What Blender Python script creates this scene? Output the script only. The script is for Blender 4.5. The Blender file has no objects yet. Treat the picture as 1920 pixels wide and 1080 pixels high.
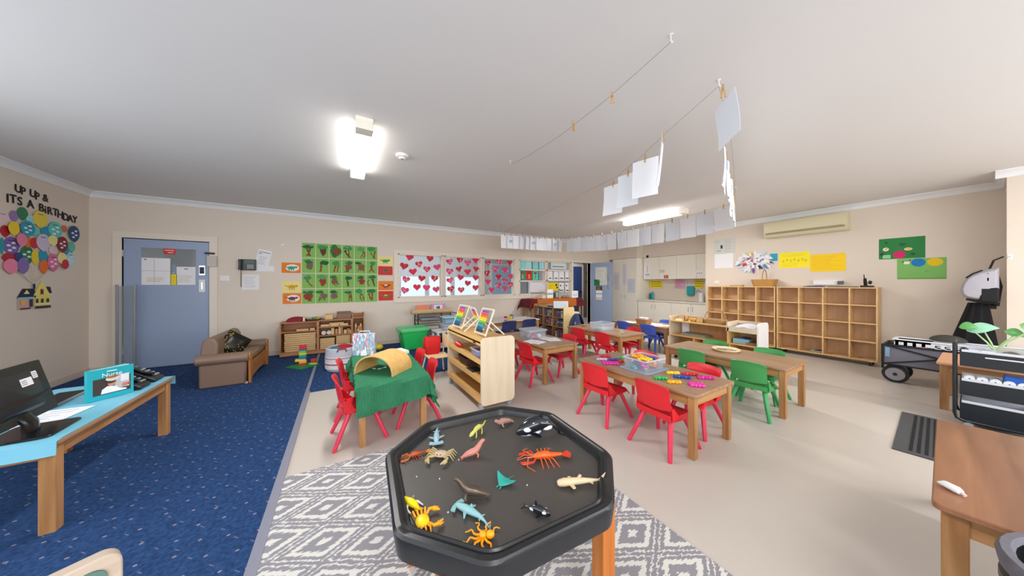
import bpy, math, random
from mathutils import Matrix, Vector
R=math.radians; PI=math.pi; sin=math.sin; cos=math.cos
rnd=random.Random(7)
SC=bpy.context.scene; COL=SC.collection
# ---------- survey of the room: lines of sight met with the floor, a table top or a wall ----------
FOC=535.;HZ=531.;CAMZ=1.34;YAW=math.atan(319/535);_s,_c=sin(YAW),cos(YAW)
def F(u,v,z=0.):
    D=FOC*(CAMZ-z)/(v-HZ);L=(u-960)/FOC*D
    return (_s*D+_c*L,_c*D-_s*L)
def WY(u,v,y=6.8):
    k=(u-960)/FOC;D=y/(_c-_s*k);return (D*(_s+_c*k),CAMZ-(v-HZ)*D/FOC)
def WX(u,v,x=7.6):
    k=(u-960)/FOC;D=x/(_s+_c*k);return (D*(_c-_s*k),CAMZ-(v-HZ)*D/FOC)
# ---------- materials ----------
_M={}
def srgb(c): return tuple((x/255/12.92 if x/255<=.04045 else ((x/255+.055)/1.055)**2.4) for x in c)
def mat(name,c,rough=.5,metal=0,spec=.5,noise=0,nscale=8,emit=None,es=1,alpha=None,bump=0,coat=0):
    if name in _M: return _M[name]
    m=bpy.data.materials.new(name); m.use_nodes=True; nt=m.node_tree; b=nt.nodes['Principled BSDF']
    c=srgb(c); b.inputs['Base Color'].default_value=(*c,1); b.inputs['Roughness'].default_value=rough
    b.inputs['Metallic'].default_value=metal; b.inputs['Specular IOR Level'].default_value=spec
    if coat: b.inputs['Coat Weight'].default_value=coat
    if emit: b.inputs['Emission Color'].default_value=(*srgb(emit),1); b.inputs['Emission Strength'].default_value=es
    if noise or bump:
        tc=nt.nodes.new('ShaderNodeTexCoord'); n=nt.nodes.new('ShaderNodeTexNoise'); n.inputs['Scale'].default_value=nscale; n.inputs['Detail'].default_value=4
        nt.links.new(tc.outputs['Object'],n.inputs['Vector'])
        if noise:
            mx=nt.nodes.new('ShaderNodeMix'); mx.data_type='RGBA'; nt.links.new(n.outputs['Fac'],mx.inputs[0])
            mx.inputs[6].default_value=(*[max(0,x*(1-noise)) for x in c],1); mx.inputs[7].default_value=(*[min(1,x*(1+noise)) for x in c],1)
            nt.links.new(mx.outputs[2],b.inputs['Base Color'])
        if bump:
            bp=nt.nodes.new('ShaderNodeBump'); bp.inputs['Strength'].default_value=bump; bp.inputs['Distance'].default_value=.01
            nt.links.new(n.outputs['Fac'],bp.inputs['Height']); nt.links.new(bp.outputs[0],b.inputs['Normal'])
    if alpha is not None:
        out=nt.nodes['Material Output']; tr=nt.nodes.new('ShaderNodeBsdfTransparent'); tr.inputs[0].default_value=(*[.4+.6*x for x in c],1); ms=nt.nodes.new('ShaderNodeMixShader')
        ms.inputs[0].default_value=alpha; nt.links.new(tr.outputs[0],ms.inputs[1]); nt.links.new(b.outputs[0],ms.inputs[2]); nt.links.new(ms.outputs[0],out.inputs[0])
    _M[name]=m; return m
def wood(name,c1,c2,axis='x',rough=.45,sc=1.,coat=0):
    if name in _M: return _M[name]
    m=bpy.data.materials.new(name); m.use_nodes=True; nt=m.node_tree; b=nt.nodes['Principled BSDF']; b.inputs['Roughness'].default_value=rough
    if coat: b.inputs['Coat Weight'].default_value=coat
    tc=nt.nodes.new('ShaderNodeTexCoord'); mp=nt.nodes.new('ShaderNodeMapping'); n=nt.nodes.new('ShaderNodeTexNoise'); cr=nt.nodes.new('ShaderNodeValToRGB')
    s={'x':(1.6,22,22),'y':(22,1.6,22),'z':(22,22,1.6)}[axis]; mp.inputs['Scale'].default_value=[q*sc for q in s]
    n.inputs['Scale'].default_value=1.; n.inputs['Detail'].default_value=5; n.inputs['Distortion'].default_value=.6
    nt.links.new(tc.outputs['Object'],mp.inputs[0]); nt.links.new(mp.outputs[0],n.inputs['Vector']); nt.links.new(n.outputs['Fac'],cr.inputs[0])
    e=cr.color_ramp.elements; e[0].position=.3; e[0].color=(*srgb(c1),1); e[1].position=.7; e[1].color=(*srgb(c2),1)
    nt.links.new(cr.outputs[0],b.inputs['Base Color']); _M[name]=m; return m
def col(c,rough=.5): return mat('paint_%02x%02x%02x_%d'%(*c,int(rough*10)),c,rough)
# ---------- mesh builder ----------
class B:
    def __init__(s): s.v=[];s.f=[];s.i=[];s.m=[];s.T=Matrix()
    def add(s,vs,fs,m):
        if m not in s.m: s.m.append(m)
        k=s.m.index(m); o=len(s.v); s.v+=[s.T@Vector(p) for p in vs]
        for f in fs: s.f.append([q+o for q in f]); s.i.append(k)
        return s
    def box(s,c,d,m,rz=0,rx=0,ry=0):
        h=[q/2 for q in d]; A=Matrix.Translation(c)@Matrix.Rotation(rz,4,'Z')@Matrix.Rotation(ry,4,'Y')@Matrix.Rotation(rx,4,'X')
        vs=[A@Vector((x*h[0],y*h[1],z*h[2])) for x in(-1,1) for y in(-1,1) for z in(-1,1)]
        return s.add(vs,[(0,1,3,2),(4,6,7,5),(0,4,5,1),(2,3,7,6),(0,2,6,4),(1,5,7,3)],m)
    def bb(s,a,b,m): return s.box([(p+q)/2 for p,q in zip(a,b)],[abs(q-p) for p,q in zip(a,b)],m)
    def tube(s,pts,rs,m,n=8,flat=None,cap=True):
        pts=[Vector(p) for p in pts]; 
        if not hasattr(rs,'__len__'): rs=[rs]*len(pts)
        vs=[];fs=[];up=Vector((0,0,1)); prev=None
        for i,p in enumerate(pts):
            t=(pts[min(i+1,len(pts)-1)]-pts[max(i-1,0)]); t=t.normalized() if t.length>1e-9 else Vector((1,0,0))
            if flat is None and prev is not None: a=(prev-t*prev.dot(t)); a=a.normalized() if a.length>1e-6 else t.orthogonal().normalized()
            else:
                a=t.cross(up); a=a.normalized() if a.length>.05 else (prev or Vector((0,1,0)))
            prev=a; b=a.cross(t).normalized()
            ra,rb=(rs[i] if hasattr(rs[i],'__len__') else (rs[i],rs[i]))
            if flat: rb=rb*flat
            for k in range(n): vs.append(p+a*ra*cos(2*PI*k/n+PI/n)+b*rb*sin(2*PI*k/n+PI/n))
        for i in range(len(pts)-1):
            for k in range(n): fs.append((i*n+k,i*n+(k+1)%n,(i+1)*n+(k+1)%n,(i+1)*n+k))
        if cap: fs+= [tuple(range(n))[::-1],tuple((len(pts)-1)*n+k for k in range(n))]
        return s.add(vs,fs,m)
    def cyl(s,a,b,r,m,r2=None,n=16): return s.tube([a,b],[r,r if r2 is None else r2],m,n)
    def sph(s,c,r,m,nu=14,nv=8,z0=-1,z1=1):
        if not hasattr(r,'__len__'): r=(r,r,r)
        vs=[];fs=[];a0=math.asin(z0);a1=math.asin(z1)
        for j in range(nv+1):
            a=a0+(a1-a0)*j/nv
            for i in range(nu): vs.append((c[0]+r[0]*cos(a)*cos(2*PI*i/nu),c[1]+r[1]*cos(a)*sin(2*PI*i/nu),c[2]+r[2]*sin(a)))
        for j in range(nv):
            for i in range(nu): fs.append((j*nu+i,j*nu+(i+1)%nu,(j+1)*nu+(i+1)%nu,(j+1)*nu+i))
        return s.add(vs,fs,m)
    def prism(s,poly,a,b,m,plane='xy',cap=True):
        n=len(poly); P={'xy':lambda p,h:(p[0],p[1],h),'xz':lambda p,h:(p[0],h,p[1]),'yz':lambda p,h:(h,p[0],p[1])}[plane]
        vs=[P(p,a) for p in poly]+[P(p,b) for p in poly]
        fs=[(i,(i+1)%n,n+(i+1)%n,n+i) for i in range(n)]
        if cap: fs+=[tuple(range(n))[::-1],tuple(range(n,2*n))]
        return s.add(vs,fs,m)
    def lathe(s,c,prof,m,n=24):
        vs=[];fs=[]
        for r,z in prof:
            for i in range(n): vs.append((c[0]+r*cos(2*PI*i/n),c[1]+r*sin(2*PI*i/n),c[2]+z))
        for j in range(len(prof)-1):
            for i in range(n): fs.append((j*n+i,j*n+(i+1)%n,(j+1)*n+(i+1)%n,(j+1)*n+i))
        return s.add(vs,fs,m)
    def grid(s,fn,nu,nv,m,th=0):
        # sheet fn(u,v) with thickness th along its normals
        P=[[Vector(fn(i/nu,j/nv)) for j in range(nv+1)] for i in range(nu+1)]
        vs=[p for r in P for p in r]; w=nv+1; fs=[(i*w+j,(i+1)*w+j,(i+1)*w+j+1,i*w+j+1) for i in range(nu) for j in range(nv)]
        if th:
            N=[]
            for i in range(nu+1):
                for j in range(nv+1):
                    a=P[min(i+1,nu)][j]-P[max(i-1,0)][j]; b=P[i][min(j+1,nv)]-P[i][max(j-1,0)]
                    q=a.cross(b); N.append(q.normalized() if q.length>1e-12 else Vector((0,0,1)))
            k=len(vs); vs=vs+[p-nn*th for p,nn in zip(vs,N)]
            fs+= [tuple(q+k for q in f[::-1]) for f in fs]
            ring=[i*w for i in range(nu+1)]+[nu*w+j for j in range(1,nv+1)]+[i*w+nv for i in range(nu-1,-1,-1)]+[j for j in range(nv-1,0,-1)]
            L=len(ring); fs+=[(ring[(q+1)%L],ring[q],ring[q]+k,ring[(q+1)%L]+k) for q in range(L)]
        return s.add(vs,fs,m)
    def obj(s,name,parent=None,loc=None,rz=0,smooth=True,bevel=0,origin=None):
        me=bpy.data.meshes.new(name)
        vs=s.v
        if origin: o=Vector(origin); vs=[p-o for p in vs]
        me.from_pydata([tuple(p) for p in vs],[],s.f); 
        for m in s.m: me.materials.append(m)
        me.polygons.foreach_set('material_index',s.i); me.validate(); me.update()
        if smooth:
            me.polygons.foreach_set('use_smooth',[True]*len(me.polygons))
            try: me.set_sharp_from_angle(angle=R(38))
            except Exception: pass
        ob=bpy.data.objects.new(name,me); COL.objects.link(ob)
        if origin: ob.location=origin
        if loc is not None: ob.location=loc
        ob.rotation_euler.z=rz
        if parent: ob.parent=parent
        if bevel:
            md=ob.modifiers.new('Bevel','BEVEL'); md.width=bevel; md.segments=2; md.limit_method='ANGLE'; md.angle_limit=R(40)
        return ob
def tag(o,label,cat,group=None,kind=None):
    if label: o['label']=label
    if cat: o['category']=cat
    if group: o['group']=group
    if kind: o['kind']=kind
    return o
def thing(name,label,cat,loc=(0,0,0),rz=0,group=None):
    o=bpy.data.objects.new(name,None); COL.objects.link(o); o.location=loc; o.rotation_euler=(0,0,rz); o.empty_display_size=.05
    return tag(o,label,cat,group)
def struct(name,b,**k):
    o=b.obj(name,**k); o['kind']='structure'; return o
def dup(root,loc,rz,label=None,group=None,scale=None):
    r=root.copy(); COL.objects.link(r); r.location=loc; r.rotation_euler=(0,0,rz)
    if scale: r.scale=(scale,)*3
    if label: r['label']=label
    if group: r['group']=group
    for ch in list(root.children):
        c=ch.copy(); COL.objects.link(c); c.parent=r
        for g in ch.children:
            d=g.copy(); COL.objects.link(d); d.parent=c
    return r
def rrect(x0,y0,x1,y1,r,n=4):
    P=[]
    for cx,cy,a in ((x1-r,y1-r,0),(x0+r,y1-r,90),(x0+r,y0+r,180),(x1-r,y0+r,270)):
        for i in range(n+1): t=R(a+90*i/n); P.append((cx+r*cos(t),cy+r*sin(t)))
    return P
def ell(cx,cy,rx,ry,n=16,a=0): return [(cx+rx*cos(2*PI*i/n)*cos(a)-ry*sin(2*PI*i/n)*sin(a),cy+rx*cos(2*PI*i/n)*sin(a)+ry*sin(2*PI*i/n)*cos(a)) for i in range(n)]
_TX={}
def text_polys(t):
    if t in _TX: return _TX[t]
    cu=bpy.data.curves.new('t','FONT'); cu.body=t; cu.align_x='CENTER'; cu.align_y='CENTER'; cu.resolution_u=3
    o=bpy.data.objects.new('t',cu); COL.objects.link(o); dg=bpy.context.evaluated_depsgraph_get(); dg.update()
    me=o.evaluated_get(dg).to_mesh(); r=([tuple(v.co) for v in me.vertices],[tuple(p.vertices) for p in me.polygons]); o.evaluated_get(dg).to_mesh_clear()
    bpy.data.objects.remove(o); bpy.data.curves.remove(cu); _TX[t]=r; return r
# a flat sheet in its own x (across) / z (up) plane, its face towards -y; marks lie 1 mm proud of it
class Card(B):
    def __init__(s,w,h,m,t=.002): super().__init__(); s.w=w;s.h=h;s.k=0; s.bb((-w/2,-t,-h/2),(w/2,0,h/2),m); s.t=t
    def lay(s): s.k+=1; return -s.t-.0006*s.k-.0004
    def rect(s,x,z,w,h,m,a=0):
        y=s.lay(); P=[(x+dx*w/2*cos(a)-dz*h/2*sin(a),z+dx*w/2*sin(a)+dz*h/2*cos(a)) for dx,dz in((-1,-1),(1,-1),(1,1),(-1,1))]
        s.prism(P,y,y+.0005,m,'xz'); return s
    def oval(s,x,z,rx,rz,m,a=0,n=14):
        y=s.lay(); s.prism(ell(x,z,rx,rz,n,a),y,y+.0005,m,'xz'); return s
    def poly(s,P,m):
        y=s.lay(); s.prism(P,y,y+.0005,m,'xz'); return s
    def text(s,t,x,z,size,m,sx=1):
        vs,fs=text_polys(t); y=s.lay(); s.add([(x+v[0]*size*sx,y,z+v[1]*size) for v in vs],fs,m); return s
    def lines(s,x,z,w,n,dz,m,th=.004,seed=0):
        r=random.Random(seed); y=s.lay()
        for i in range(n):
            ww=w*r.uniform(.6,1); s.bb((x-w/2,y,z-i*dz-th/2),(x-w/2+ww,y+.0004,z-i*dz+th/2),m)
        return s
def onY(card,name,x,z,label,cat,group=None,y=6.8,tilt=0,parent=None):
    o=card.obj(name,smooth=False); o.location=(x,y-.001,z); o.rotation_euler=(0,tilt,0); tag(o,label,cat,group); return o
def onX(card,name,y,z,label,cat,group=None,x=7.6,tilt=0):
    # on a wall whose face looks to -x ; sheet's own x runs towards -y
    o=card.obj(name,smooth=False); o.location=(x-.001,y,z); o.rotation_euler=(0,tilt,-PI/2); tag(o,label,cat,group); return o
def onL(card,name,y,z,label,cat,group=None,x=-3.2,tilt=0,off=0):
    o=card.obj(name,smooth=False); o.location=(x+.001+off,y,z); o.rotation_euler=(0,tilt,PI/2); tag(o,label,cat,group); return o
# shared materials
WHITE=mat('white_paper',(236,236,240),.7); INK=mat('dark_ink',(50,50,56),.6); GREYINK=mat('grey_ink',(150,152,158),.6)
BLACK=mat('black_plastic',(22,23,26),.35); DARK=mat('dark_metal',(30,31,33),.4,.3); STEEL=mat('steel',(190,192,195),.25,.9)
PINE=wood('pine_along_x',(158,110,64),(192,144,92),'x'); PINEY=wood('pine_along_y',(158,110,64),(192,144,92),'y'); PINEZ=wood('pine_along_z',(148,100,56),(196,148,96),'z')
TOPY=wood('worn_table_top_along_y',(142,108,80),(176,142,112),'y',.38); TOPX=wood('worn_table_top_along_x',(142,108,80),(176,142,112),'x',.38)
BIRCH=wood('birch_ply_face',(214,196,168),(226,210,184),'z',.4,.5); BIRCHE=wood('birch_ply_edge',(214,168,98),(228,188,120),'y',.4,.6)
PLY=wood('plywood_back',(178,128,80),(200,152,102),'z',.5,.5); CUBE=wood('cubby_wood',(205,165,110),(226,190,138),'y',.45,.5)
CREAM=mat('cream_laminate',(238,232,220),.4)
# ================= the room shell =================
def nodes(m): m.use_nodes=True; return m.node_tree, m.node_tree.nodes, m.node_tree.links
WALL=mat('cream_wall_paint',(221,208,194),.55,noise=.025,nscale=1.2)
CEIL=mat('ceiling_paint',(226,225,225),.7,noise=.02,nscale=.8)
TRIMW=mat('white_cornice',(232,234,236),.5)
FRAME=mat('cream_frame_gloss',(228,217,203),.4)
VINYL=mat('beige_vinyl',(197,189,181),.3,noise=.05,nscale=1.6)
def carpet_mat():
    m=bpy.data.materials.new('blue_flecked_carpet'); nt,N,L=nodes(m); b=N['Principled BSDF']; b.inputs['Roughness'].default_value=.95; b.inputs['Specular IOR Level'].default_value=.15
    tc=N.new('ShaderNodeTexCoord'); n=N.new('ShaderNodeTexNoise'); n.inputs['Scale'].default_value=55; n.inputs['Detail'].default_value=3; L.new(tc.outputs['Object'],n.inputs['Vector'])
    r=N.new('ShaderNodeValToRGB'); L.new(n.outputs['Fac'],r.inputs[0]); e=r.color_ramp.elements
    e[0].position=.3; e[0].color=(*srgb((29,53,92)),1); e[1].position=.75; e[1].color=(*srgb((47,78,126)),1)
    last=r.outputs[0]
    for rot,scl,thr,c in ((0,(7.2,9.5,1),.058,(140,130,146)),(.5,(9,9,1),.0,(104,106,132))):
        mp=N.new('ShaderNodeMapping'); mp.inputs['Rotation'].default_value=(0,0,.45+rot); mp.inputs['Scale'].default_value=scl if thr else (6.5,9,1)
        L.new(tc.outputs['Object'],mp.inputs[0]); v=N.new('ShaderNodeTexVoronoi'); v.inputs['Scale'].default_value=1; v.inputs['Randomness'].default_value=.35; v.voronoi_dimensions='2D'
        if not thr: v.distance='CHEBYCHEV'
        L.new(mp.outputs[0],v.inputs['Vector'])
        if thr: lt=N.new('ShaderNodeMath'); lt.operation='LESS_THAN'; lt.inputs[1].default_value=thr; L.new(v.outputs['Distance'],lt.inputs[0]); fac=lt.outputs[0]
        else:
            # short dashes: near the cell's centre line
            sx=N.new('ShaderNodeSeparateXYZ'); vm=N.new('ShaderNodeVectorMath'); vm.operation='SUBTRACT'; L.new(mp.outputs[0],vm.inputs[0]); L.new(v.outputs['Position'],vm.inputs[1]); L.new(vm.outputs[0],sx.inputs[0])
            a=N.new('ShaderNodeMath'); a.operation='ABSOLUTE'; L.new(sx.outputs[1],a.inputs[0]); a2=N.new('ShaderNodeMath'); a2.operation='LESS_THAN'; a2.inputs[1].default_value=.018; L.new(a.outputs[0],a2.inputs[0])
            q=N.new('ShaderNodeMath'); q.operation='ABSOLUTE'; L.new(sx.outputs[0],q.inputs[0]); q2=N.new('ShaderNodeMath'); q2.operation='LESS_THAN'; q2.inputs[1].default_value=.12; L.new(q.outputs[0],q2.inputs[0])
            mu=N.new('ShaderNodeMath'); mu.operation='MULTIPLY'; L.new(a2.outputs[0],mu.inputs[0]); L.new(q2.outputs[0],mu.inputs[1]); fac=mu.outputs[0]
        mx=N.new('ShaderNodeMix'); mx.data_type='RGBA'; L.new(fac,mx.inputs[0]); L.new(last,mx.inputs[6]); mx.inputs[7].default_value=(*srgb(c),1); last=mx.outputs[2]
    L.new(last,b.inputs['Base Color']); return m
def rug_mat():
    m=bpy.data.materials.new('grey_ikat_diamond_weave'); nt,N,L=nodes(m); b=N['Principled BSDF']; b.inputs['Roughness'].default_value=.9
    tc=N.new('ShaderNodeTexCoord'); n=N.new('ShaderNodeTexNoise'); n.inputs['Scale'].default_value=1; n.inputs['Detail'].default_value=2
    mp=N.new('ShaderNodeMapping'); mp.inputs['Scale'].default_value=(16,120,1); L.new(tc.outputs['Object'],mp.inputs[0]); L.new(mp.outputs[0],n.inputs['Vector'])
    s=N.new('ShaderNodeSeparateXYZ'); L.new(tc.outputs['Object'],s.inputs[0])
    def mt(op,a,c=None):
        q=N.new('ShaderNodeMath'); q.operation=op
        for k,x in enumerate((a,c)):
            if x is None: continue
            if isinstance(x,(int,float)): q.inputs[k].default_value=x
            else: L.new(x,q.inputs[k])
        return q.outputs[0]
    jit=mt('MULTIPLY',mt('SUBTRACT',n.outputs['Fac'],.5),.34)
    a=mt('MULTIPLY',mt('ADD',s.outputs[0],.08),1/.47); c=mt('MULTIPLY',mt('SUBTRACT',s.outputs[1],2.286),1/.262)
    p=mt('ADD',mt('ADD',a,c),100.5); q=mt('ADD',mt('SUBTRACT',a,c),100.5)
    fp=mt('MULTIPLY',mt('ABSOLUTE',mt('SUBTRACT',mt('FRACT',p),.5)),2.); fq=mt('MULTIPLY',mt('ABSOLUTE',mt('SUBTRACT',mt('FRACT',q),.5)),2.)
    d=mt('ADD',mt('MAXIMUM',fp,fq),jit); 
    cr=N.new('ShaderNodeValToRGB'); cr.color_ramp.interpolation='CONSTANT'; L.new(d,cr.inputs[0])
    W=(*srgb((212,210,206)),1); G=(*srgb((140,138,145)),1); e=cr.color_ramp.elements
    e[0].position=0; e[0].color=W; e[1].position=.17; e[1].color=G
    for pos,cc in ((.5,W),(.7,G),(.86,W),(.92,G)): x=e.new(pos); x.color=cc
    L.new(cr.outputs[0],b.inputs['Base Color']); return m
def holes_wall(name,x0,x1,z0,z1,holes,plane,a,b,m,kind=True):
    xs=sorted({x0,x1,*[h[0] for h in holes],*[h[1] for h in holes]}); zs=sorted({z0,z1,*[h[2] for h in holes],*[h[3] for h in holes]})
    bb=B()
    for i in range(len(xs)-1):
        run=None
        for j in range(len(zs)-1):
            cx=(xs[i]+xs[i+1])/2; cz=(zs[j]+zs[j+1])/2
            if any(h[0]<cx<h[1] and h[2]<cz<h[3] for h in holes): continue
            if plane=='y': bb.bb((xs[i],a,zs[j]),(xs[i+1],b,zs[j+1]),m)
            else: bb.bb((a,xs[i],zs[j]),(b,xs[i+1],zs[j+1]),m)
    return struct(name,bb,smooth=False)
H=2.7
struct('floor',B().bb((-3.4,-3.2,-.1),(8.8,9.4,0),VINYL),smooth=False)
CARPET=carpet_mat()
struct('floor_carpet',B().bb((-3.2,-3.,0.),(-.36,6.8,.006),CARPET).bb((-.36,4.27,0.),(2.05,6.8,.006),CARPET),smooth=False)
STRIPM=mat('grey_vinyl_joint_strip',(132,134,150),.5)
struct('trim_1',B().bb((-.385,-3.,.001),(-.335,4.3,.010),STRIPM).bb((-.385,4.3,.001),(-.35,6.5,.008),STRIPM),smooth=False)
struct('ceiling',B().bb((-3.4,-3.2,H),(8.8,9.4,H+.1),CEIL),smooth=False)
HW=[(1.078,2.085),(2.143,3.116),(3.171,4.136)]
hol=[(-2.886,-1.932,0,2.04)]+[(a,b,1.01,2.01) for a,b in HW]+[(4.282,5.222,1.01,2.0),(5.262,6.2,1.01,2.0),(6.30,7.08,0,2.0)]
holes_wall('wall_back',-3.4,8.8,0,H,hol,'y',6.8,6.92,WALL)
holes_wall('wall_left',-3.2,6.8,0,H,[(-2.2,3.4,.85,2.3)],'x',-3.35,-3.2,WALL)
struct('wall_right',B().bb((7.6,-.1,0),(7.75,3.45,H),WALL).bb((7.6,3.45,0),(8.6,3.55,H),WALL).bb((6.87,-3.2,0),(7.6,-.1,H),WALL),smooth=False)
struct('wall_kitchen',B().bb((8.6,3.55,0),(8.75,6.8,H),WALL),smooth=False); struct('wall_kitchen_bulkhead',B().bb((8.25,3.55,2.145),(8.6,5.67,H),WALL).bb((7.95,5.67,2.145),(8.6,6.8,H),WALL),smooth=False)
holes_wall('wall_south',-3.35,6.87,0,H,[(-2.4,1.4,.85,2.25),(2.2,6.0,.85,2.25)],'y',-3.2,-3.05,WALL)
# cornice: a coved moulding run along each wall
def cornice(name,p,q,nrm):
    pr=[(0,0),(.075,0),(.075,-.012),(.055,-.022),(.03,-.045),(.018,-.07),(.012,-.088),(0,-.088)]
    P=Vector((*p,0));Q=Vector((*q,0));n=Vector((*nrm,0)); vs=[];k=len(pr)
    for e in (P,Q):
        for d,z in pr: vs.append(e+n*d+Vector((0,0,H+z)))
    b=B(); b.add(vs,[(i,(i+1)%k,k+(i+1)%k,k+i) for i in range(k)]+[tuple(range(k)),tuple(range(k,2*k))[::-1]],TRIMW)
    return struct(name,b,smooth=False)
cornice('trim_2',(-3.2,-3),(-3.2,6.8),(1,0)); cornice('trim_3',(-3.2,6.8),(7.95,6.8),(0,-1)); cornice('trim_4',(7.6,-.1),(7.6,3.5),(-1,0))
cornice('trim_5',(6.87,-.1),(7.6,-.1),(0,1)); cornice('trim_6',(6.87,-3),(6.87,-.03),(-1,0)); cornice('trim_7',(8.25,3.55),(8.25,5.6),(-1,0))
SK=mat('skirting_gloss',(214,198,182),.45)
struct('baseboard_left',B().bb((-3.2,-3,0),(-3.182,6.8,.09),SK),smooth=False)
struct('baseboard_back',B().bb((-3.2,6.785,0),(-2.99,6.8,.09),SK).bb((-1.83,6.785,0),(6.2,6.8,.09),SK),smooth=False)
struct('baseboard_right',B().bb((7.585,-.1,0),(7.6,3.5,.09),SK).bb((6.87,-.1,0),(7.6,-.085,.09),SK).bb((6.855,-3,0),(6.87,-.1,.09),SK),smooth=False)
# ---- rooms seen through the panes and the doorway ----
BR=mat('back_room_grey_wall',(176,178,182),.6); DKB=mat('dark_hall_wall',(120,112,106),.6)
a=WY(752,0,9.2)[0]; b_=WY(905,0,9.2)[0]
holes_wall('wall_beyond',-3.4,8.8,0,H,[(a,a+.75,.55,1.55),(a+.85,a+1.6,.55,1.55),(a+1.7,b_,.55,1.55)],'y',9.2,9.35,BR)
struct('wall_beyond_left',B().bb((-3.4,6.92,0),(-3.3,9.2,H),BR),smooth=False)
struct('wall_beyond_right',B().bb((8.7,6.92,0),(8.8,9.2,H),BR).bb((6.0,6.92,0),(6.08,8.2,H),BR).bb((6.08,8.2,0),(8.7,8.3,H),BR),smooth=False)
BLUED=mat('blue_door_paint',(150,166,196),.36); NAVY=mat('navy_door_paint',(50,76,134),.45); LBLUE=mat('pale_blue_door_paint',(140,180,226),.5)
x0=WY(922,0,9.18)[0]; x1=WY(963,0,9.18)[0]
d=thing('door_4','','' ,(0,0,0)); 
for k in ('label','category'): 
    if k in d: del d[k]
d['kind']='structure'; B().bb((x0,9.14,0),(x1,9.19,1.98),LBLUE).obj('door_panel',d,smooth=False)
B().bb((x0-.07,9.13,0),(x0,9.2,2.05),FRAME).bb((x1,9.13,0),(x1+.07,9.2,2.05),FRAME).bb((x0,9.13,1.98),(x1,9.2,2.05),FRAME).obj('door_frame',d,smooth=False)
x0=WY(1068,0,8.15)[0];x1=WY(1091,0,8.15)[0]
d=bpy.data.objects.new('door_3',None); COL.objects.link(d); d['kind']='structure'
B().bb((x0,8.15,0),(x1,8.195,1.98),NAVY).obj('door_panel',d,smooth=False)
B().bb((x1,8.14,0),(x1+.08,8.199,2.06),FRAME).bb((x0,8.14,1.98),(x1,8.199,2.06),FRAME).obj('door_frame',d,smooth=False)
B().cyl((x1-.08,8.15,1.0),(x1-.08,8.09,1.0),.03,DARK).obj('door_handle',d)
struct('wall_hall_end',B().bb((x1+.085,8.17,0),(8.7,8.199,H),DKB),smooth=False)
# ---- glazed screen with the hearts ----
GLASS=mat('window_glass',(225,232,236),.03,alpha=.14)
def window(name,x0,x1,z0,z1,rows=()):
    w=bpy.data.objects.new(name,None); COL.objects.link(w); w['kind']='structure'
    t=.03; b=B().bb((x0-.0,6.775,z0-.0),(x0+t,6.93,z1),FRAME).bb((x1-t,6.775,z0),(x1,6.93,z1),FRAME).bb((x0,6.775,z1-t),(x1,6.93,z1),FRAME).bb((x0,6.775,z0),(x1,6.93,z0+t),FRAME)
    for z in rows: b.bb((x0,6.775,z-.02),(x1,6.93,z+.02),FRAME)
    b.obj('window_frame',w,smooth=False,bevel=.003)
    B().bb((x0+t,6.86,z0+t),(x1-t,6.866,z1-t),GLASS).obj('glass_pane',w,smooth=False)
for k,(x0,x1) in enumerate(HW): window('window_%d'%(k+1),x0,x1,1.01,2.01)
window('window_4',4.282,5.222,1.01,2.0,(1.40,1.72)); window('window_5',5.262,6.2,1.01,2.0,(1.42,1.73))
struct('trim_8',B().bb((.99,6.775,.905),(6.24,6.8,1.01),FRAME).bb((.99,6.775,2.01),(6.24,6.8,2.08),FRAME).bb((.99,6.775,1.01),(1.078,6.8,2.01),FRAME).bb((4.136,6.775,1.01),(4.282,6.8,2.01),FRAME),smooth=False,bevel=.003)
struct('trim_9',B().bb((4.60,6.745,.0),(4.63,6.8,1.38),WHITE),smooth=False)
# ---- door 1: the closed blue door on the left ----
def door1():
    d=bpy.data.objects.new('door_1',None); COL.objects.link(d); d['kind']='structure'
    x0,x1=-2.876,-1.942; px0,px1=-2.699,-2.097; p0,p1=1.313,1.898
    b=B().bb((x0,6.81,.01),(px0,6.85,2.03),BLUED).bb((px1,6.81,.01),(x1,6.85,2.03),BLUED).bb((px0,6.81,.01),(px1,6.85,p0),BLUED).bb((px0,6.81,p1),(px1,6.85,2.03),BLUED)
    b.obj('door_panel',d,smooth=False)
    B().bb((px0,6.826,p0),(px1,6.832,p1),GLASS).obj('glass_pane',d,smooth=False)
    B().bb((x0-.1,6.78,0),(x0-.01,6.93,2.04),FRAME).bb((x1+.01,6.78,0),(x1+.11,6.93,2.04),FRAME).bb((x0-.1,6.78,2.04),(x1+.11,6.93,2.13),FRAME).obj('door_frame',d,smooth=False,bevel=.003)
    B().bb((-2.06,6.795,1.47),(-1.985,6.811,1.64),STEEL).bb((-2.05,6.79,1.5),(-1.995,6.80,1.61),DARK).obj('lock',d,bevel=.003,smooth=False)
    B().bb((-2.06,6.795,1.19),(-1.985,6.811,1.40),WHITE).bb((-2.035,6.785,1.23),(-2.01,6.80,1.36),STEEL).obj('door_handle',d,bevel=.003,smooth=False)
    for z in (.25,1.75): B().bb((x0-.012,6.80,z),(x0+.012,6.812,z+.1),STEEL).obj('hinge',d,smooth=False)
    B().bb((-1.95,6.74,1.62),(-1.83,6.78,1.80),mat('aged_white_metal',(196,190,182),.5)).bb((-1.98,6.75,1.83),(-1.86,6.78,1.86),DARK).obj('door_stay',d,bevel=.004,smooth=False)
door1()
GR=mat('clear_acrylic',(215,222,228),.08,alpha=.16)
g=thing('finger_guard','clear plastic finger guard strip with two grey uprights beside blue door','door guard',(-2.93,6.6,0))
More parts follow.
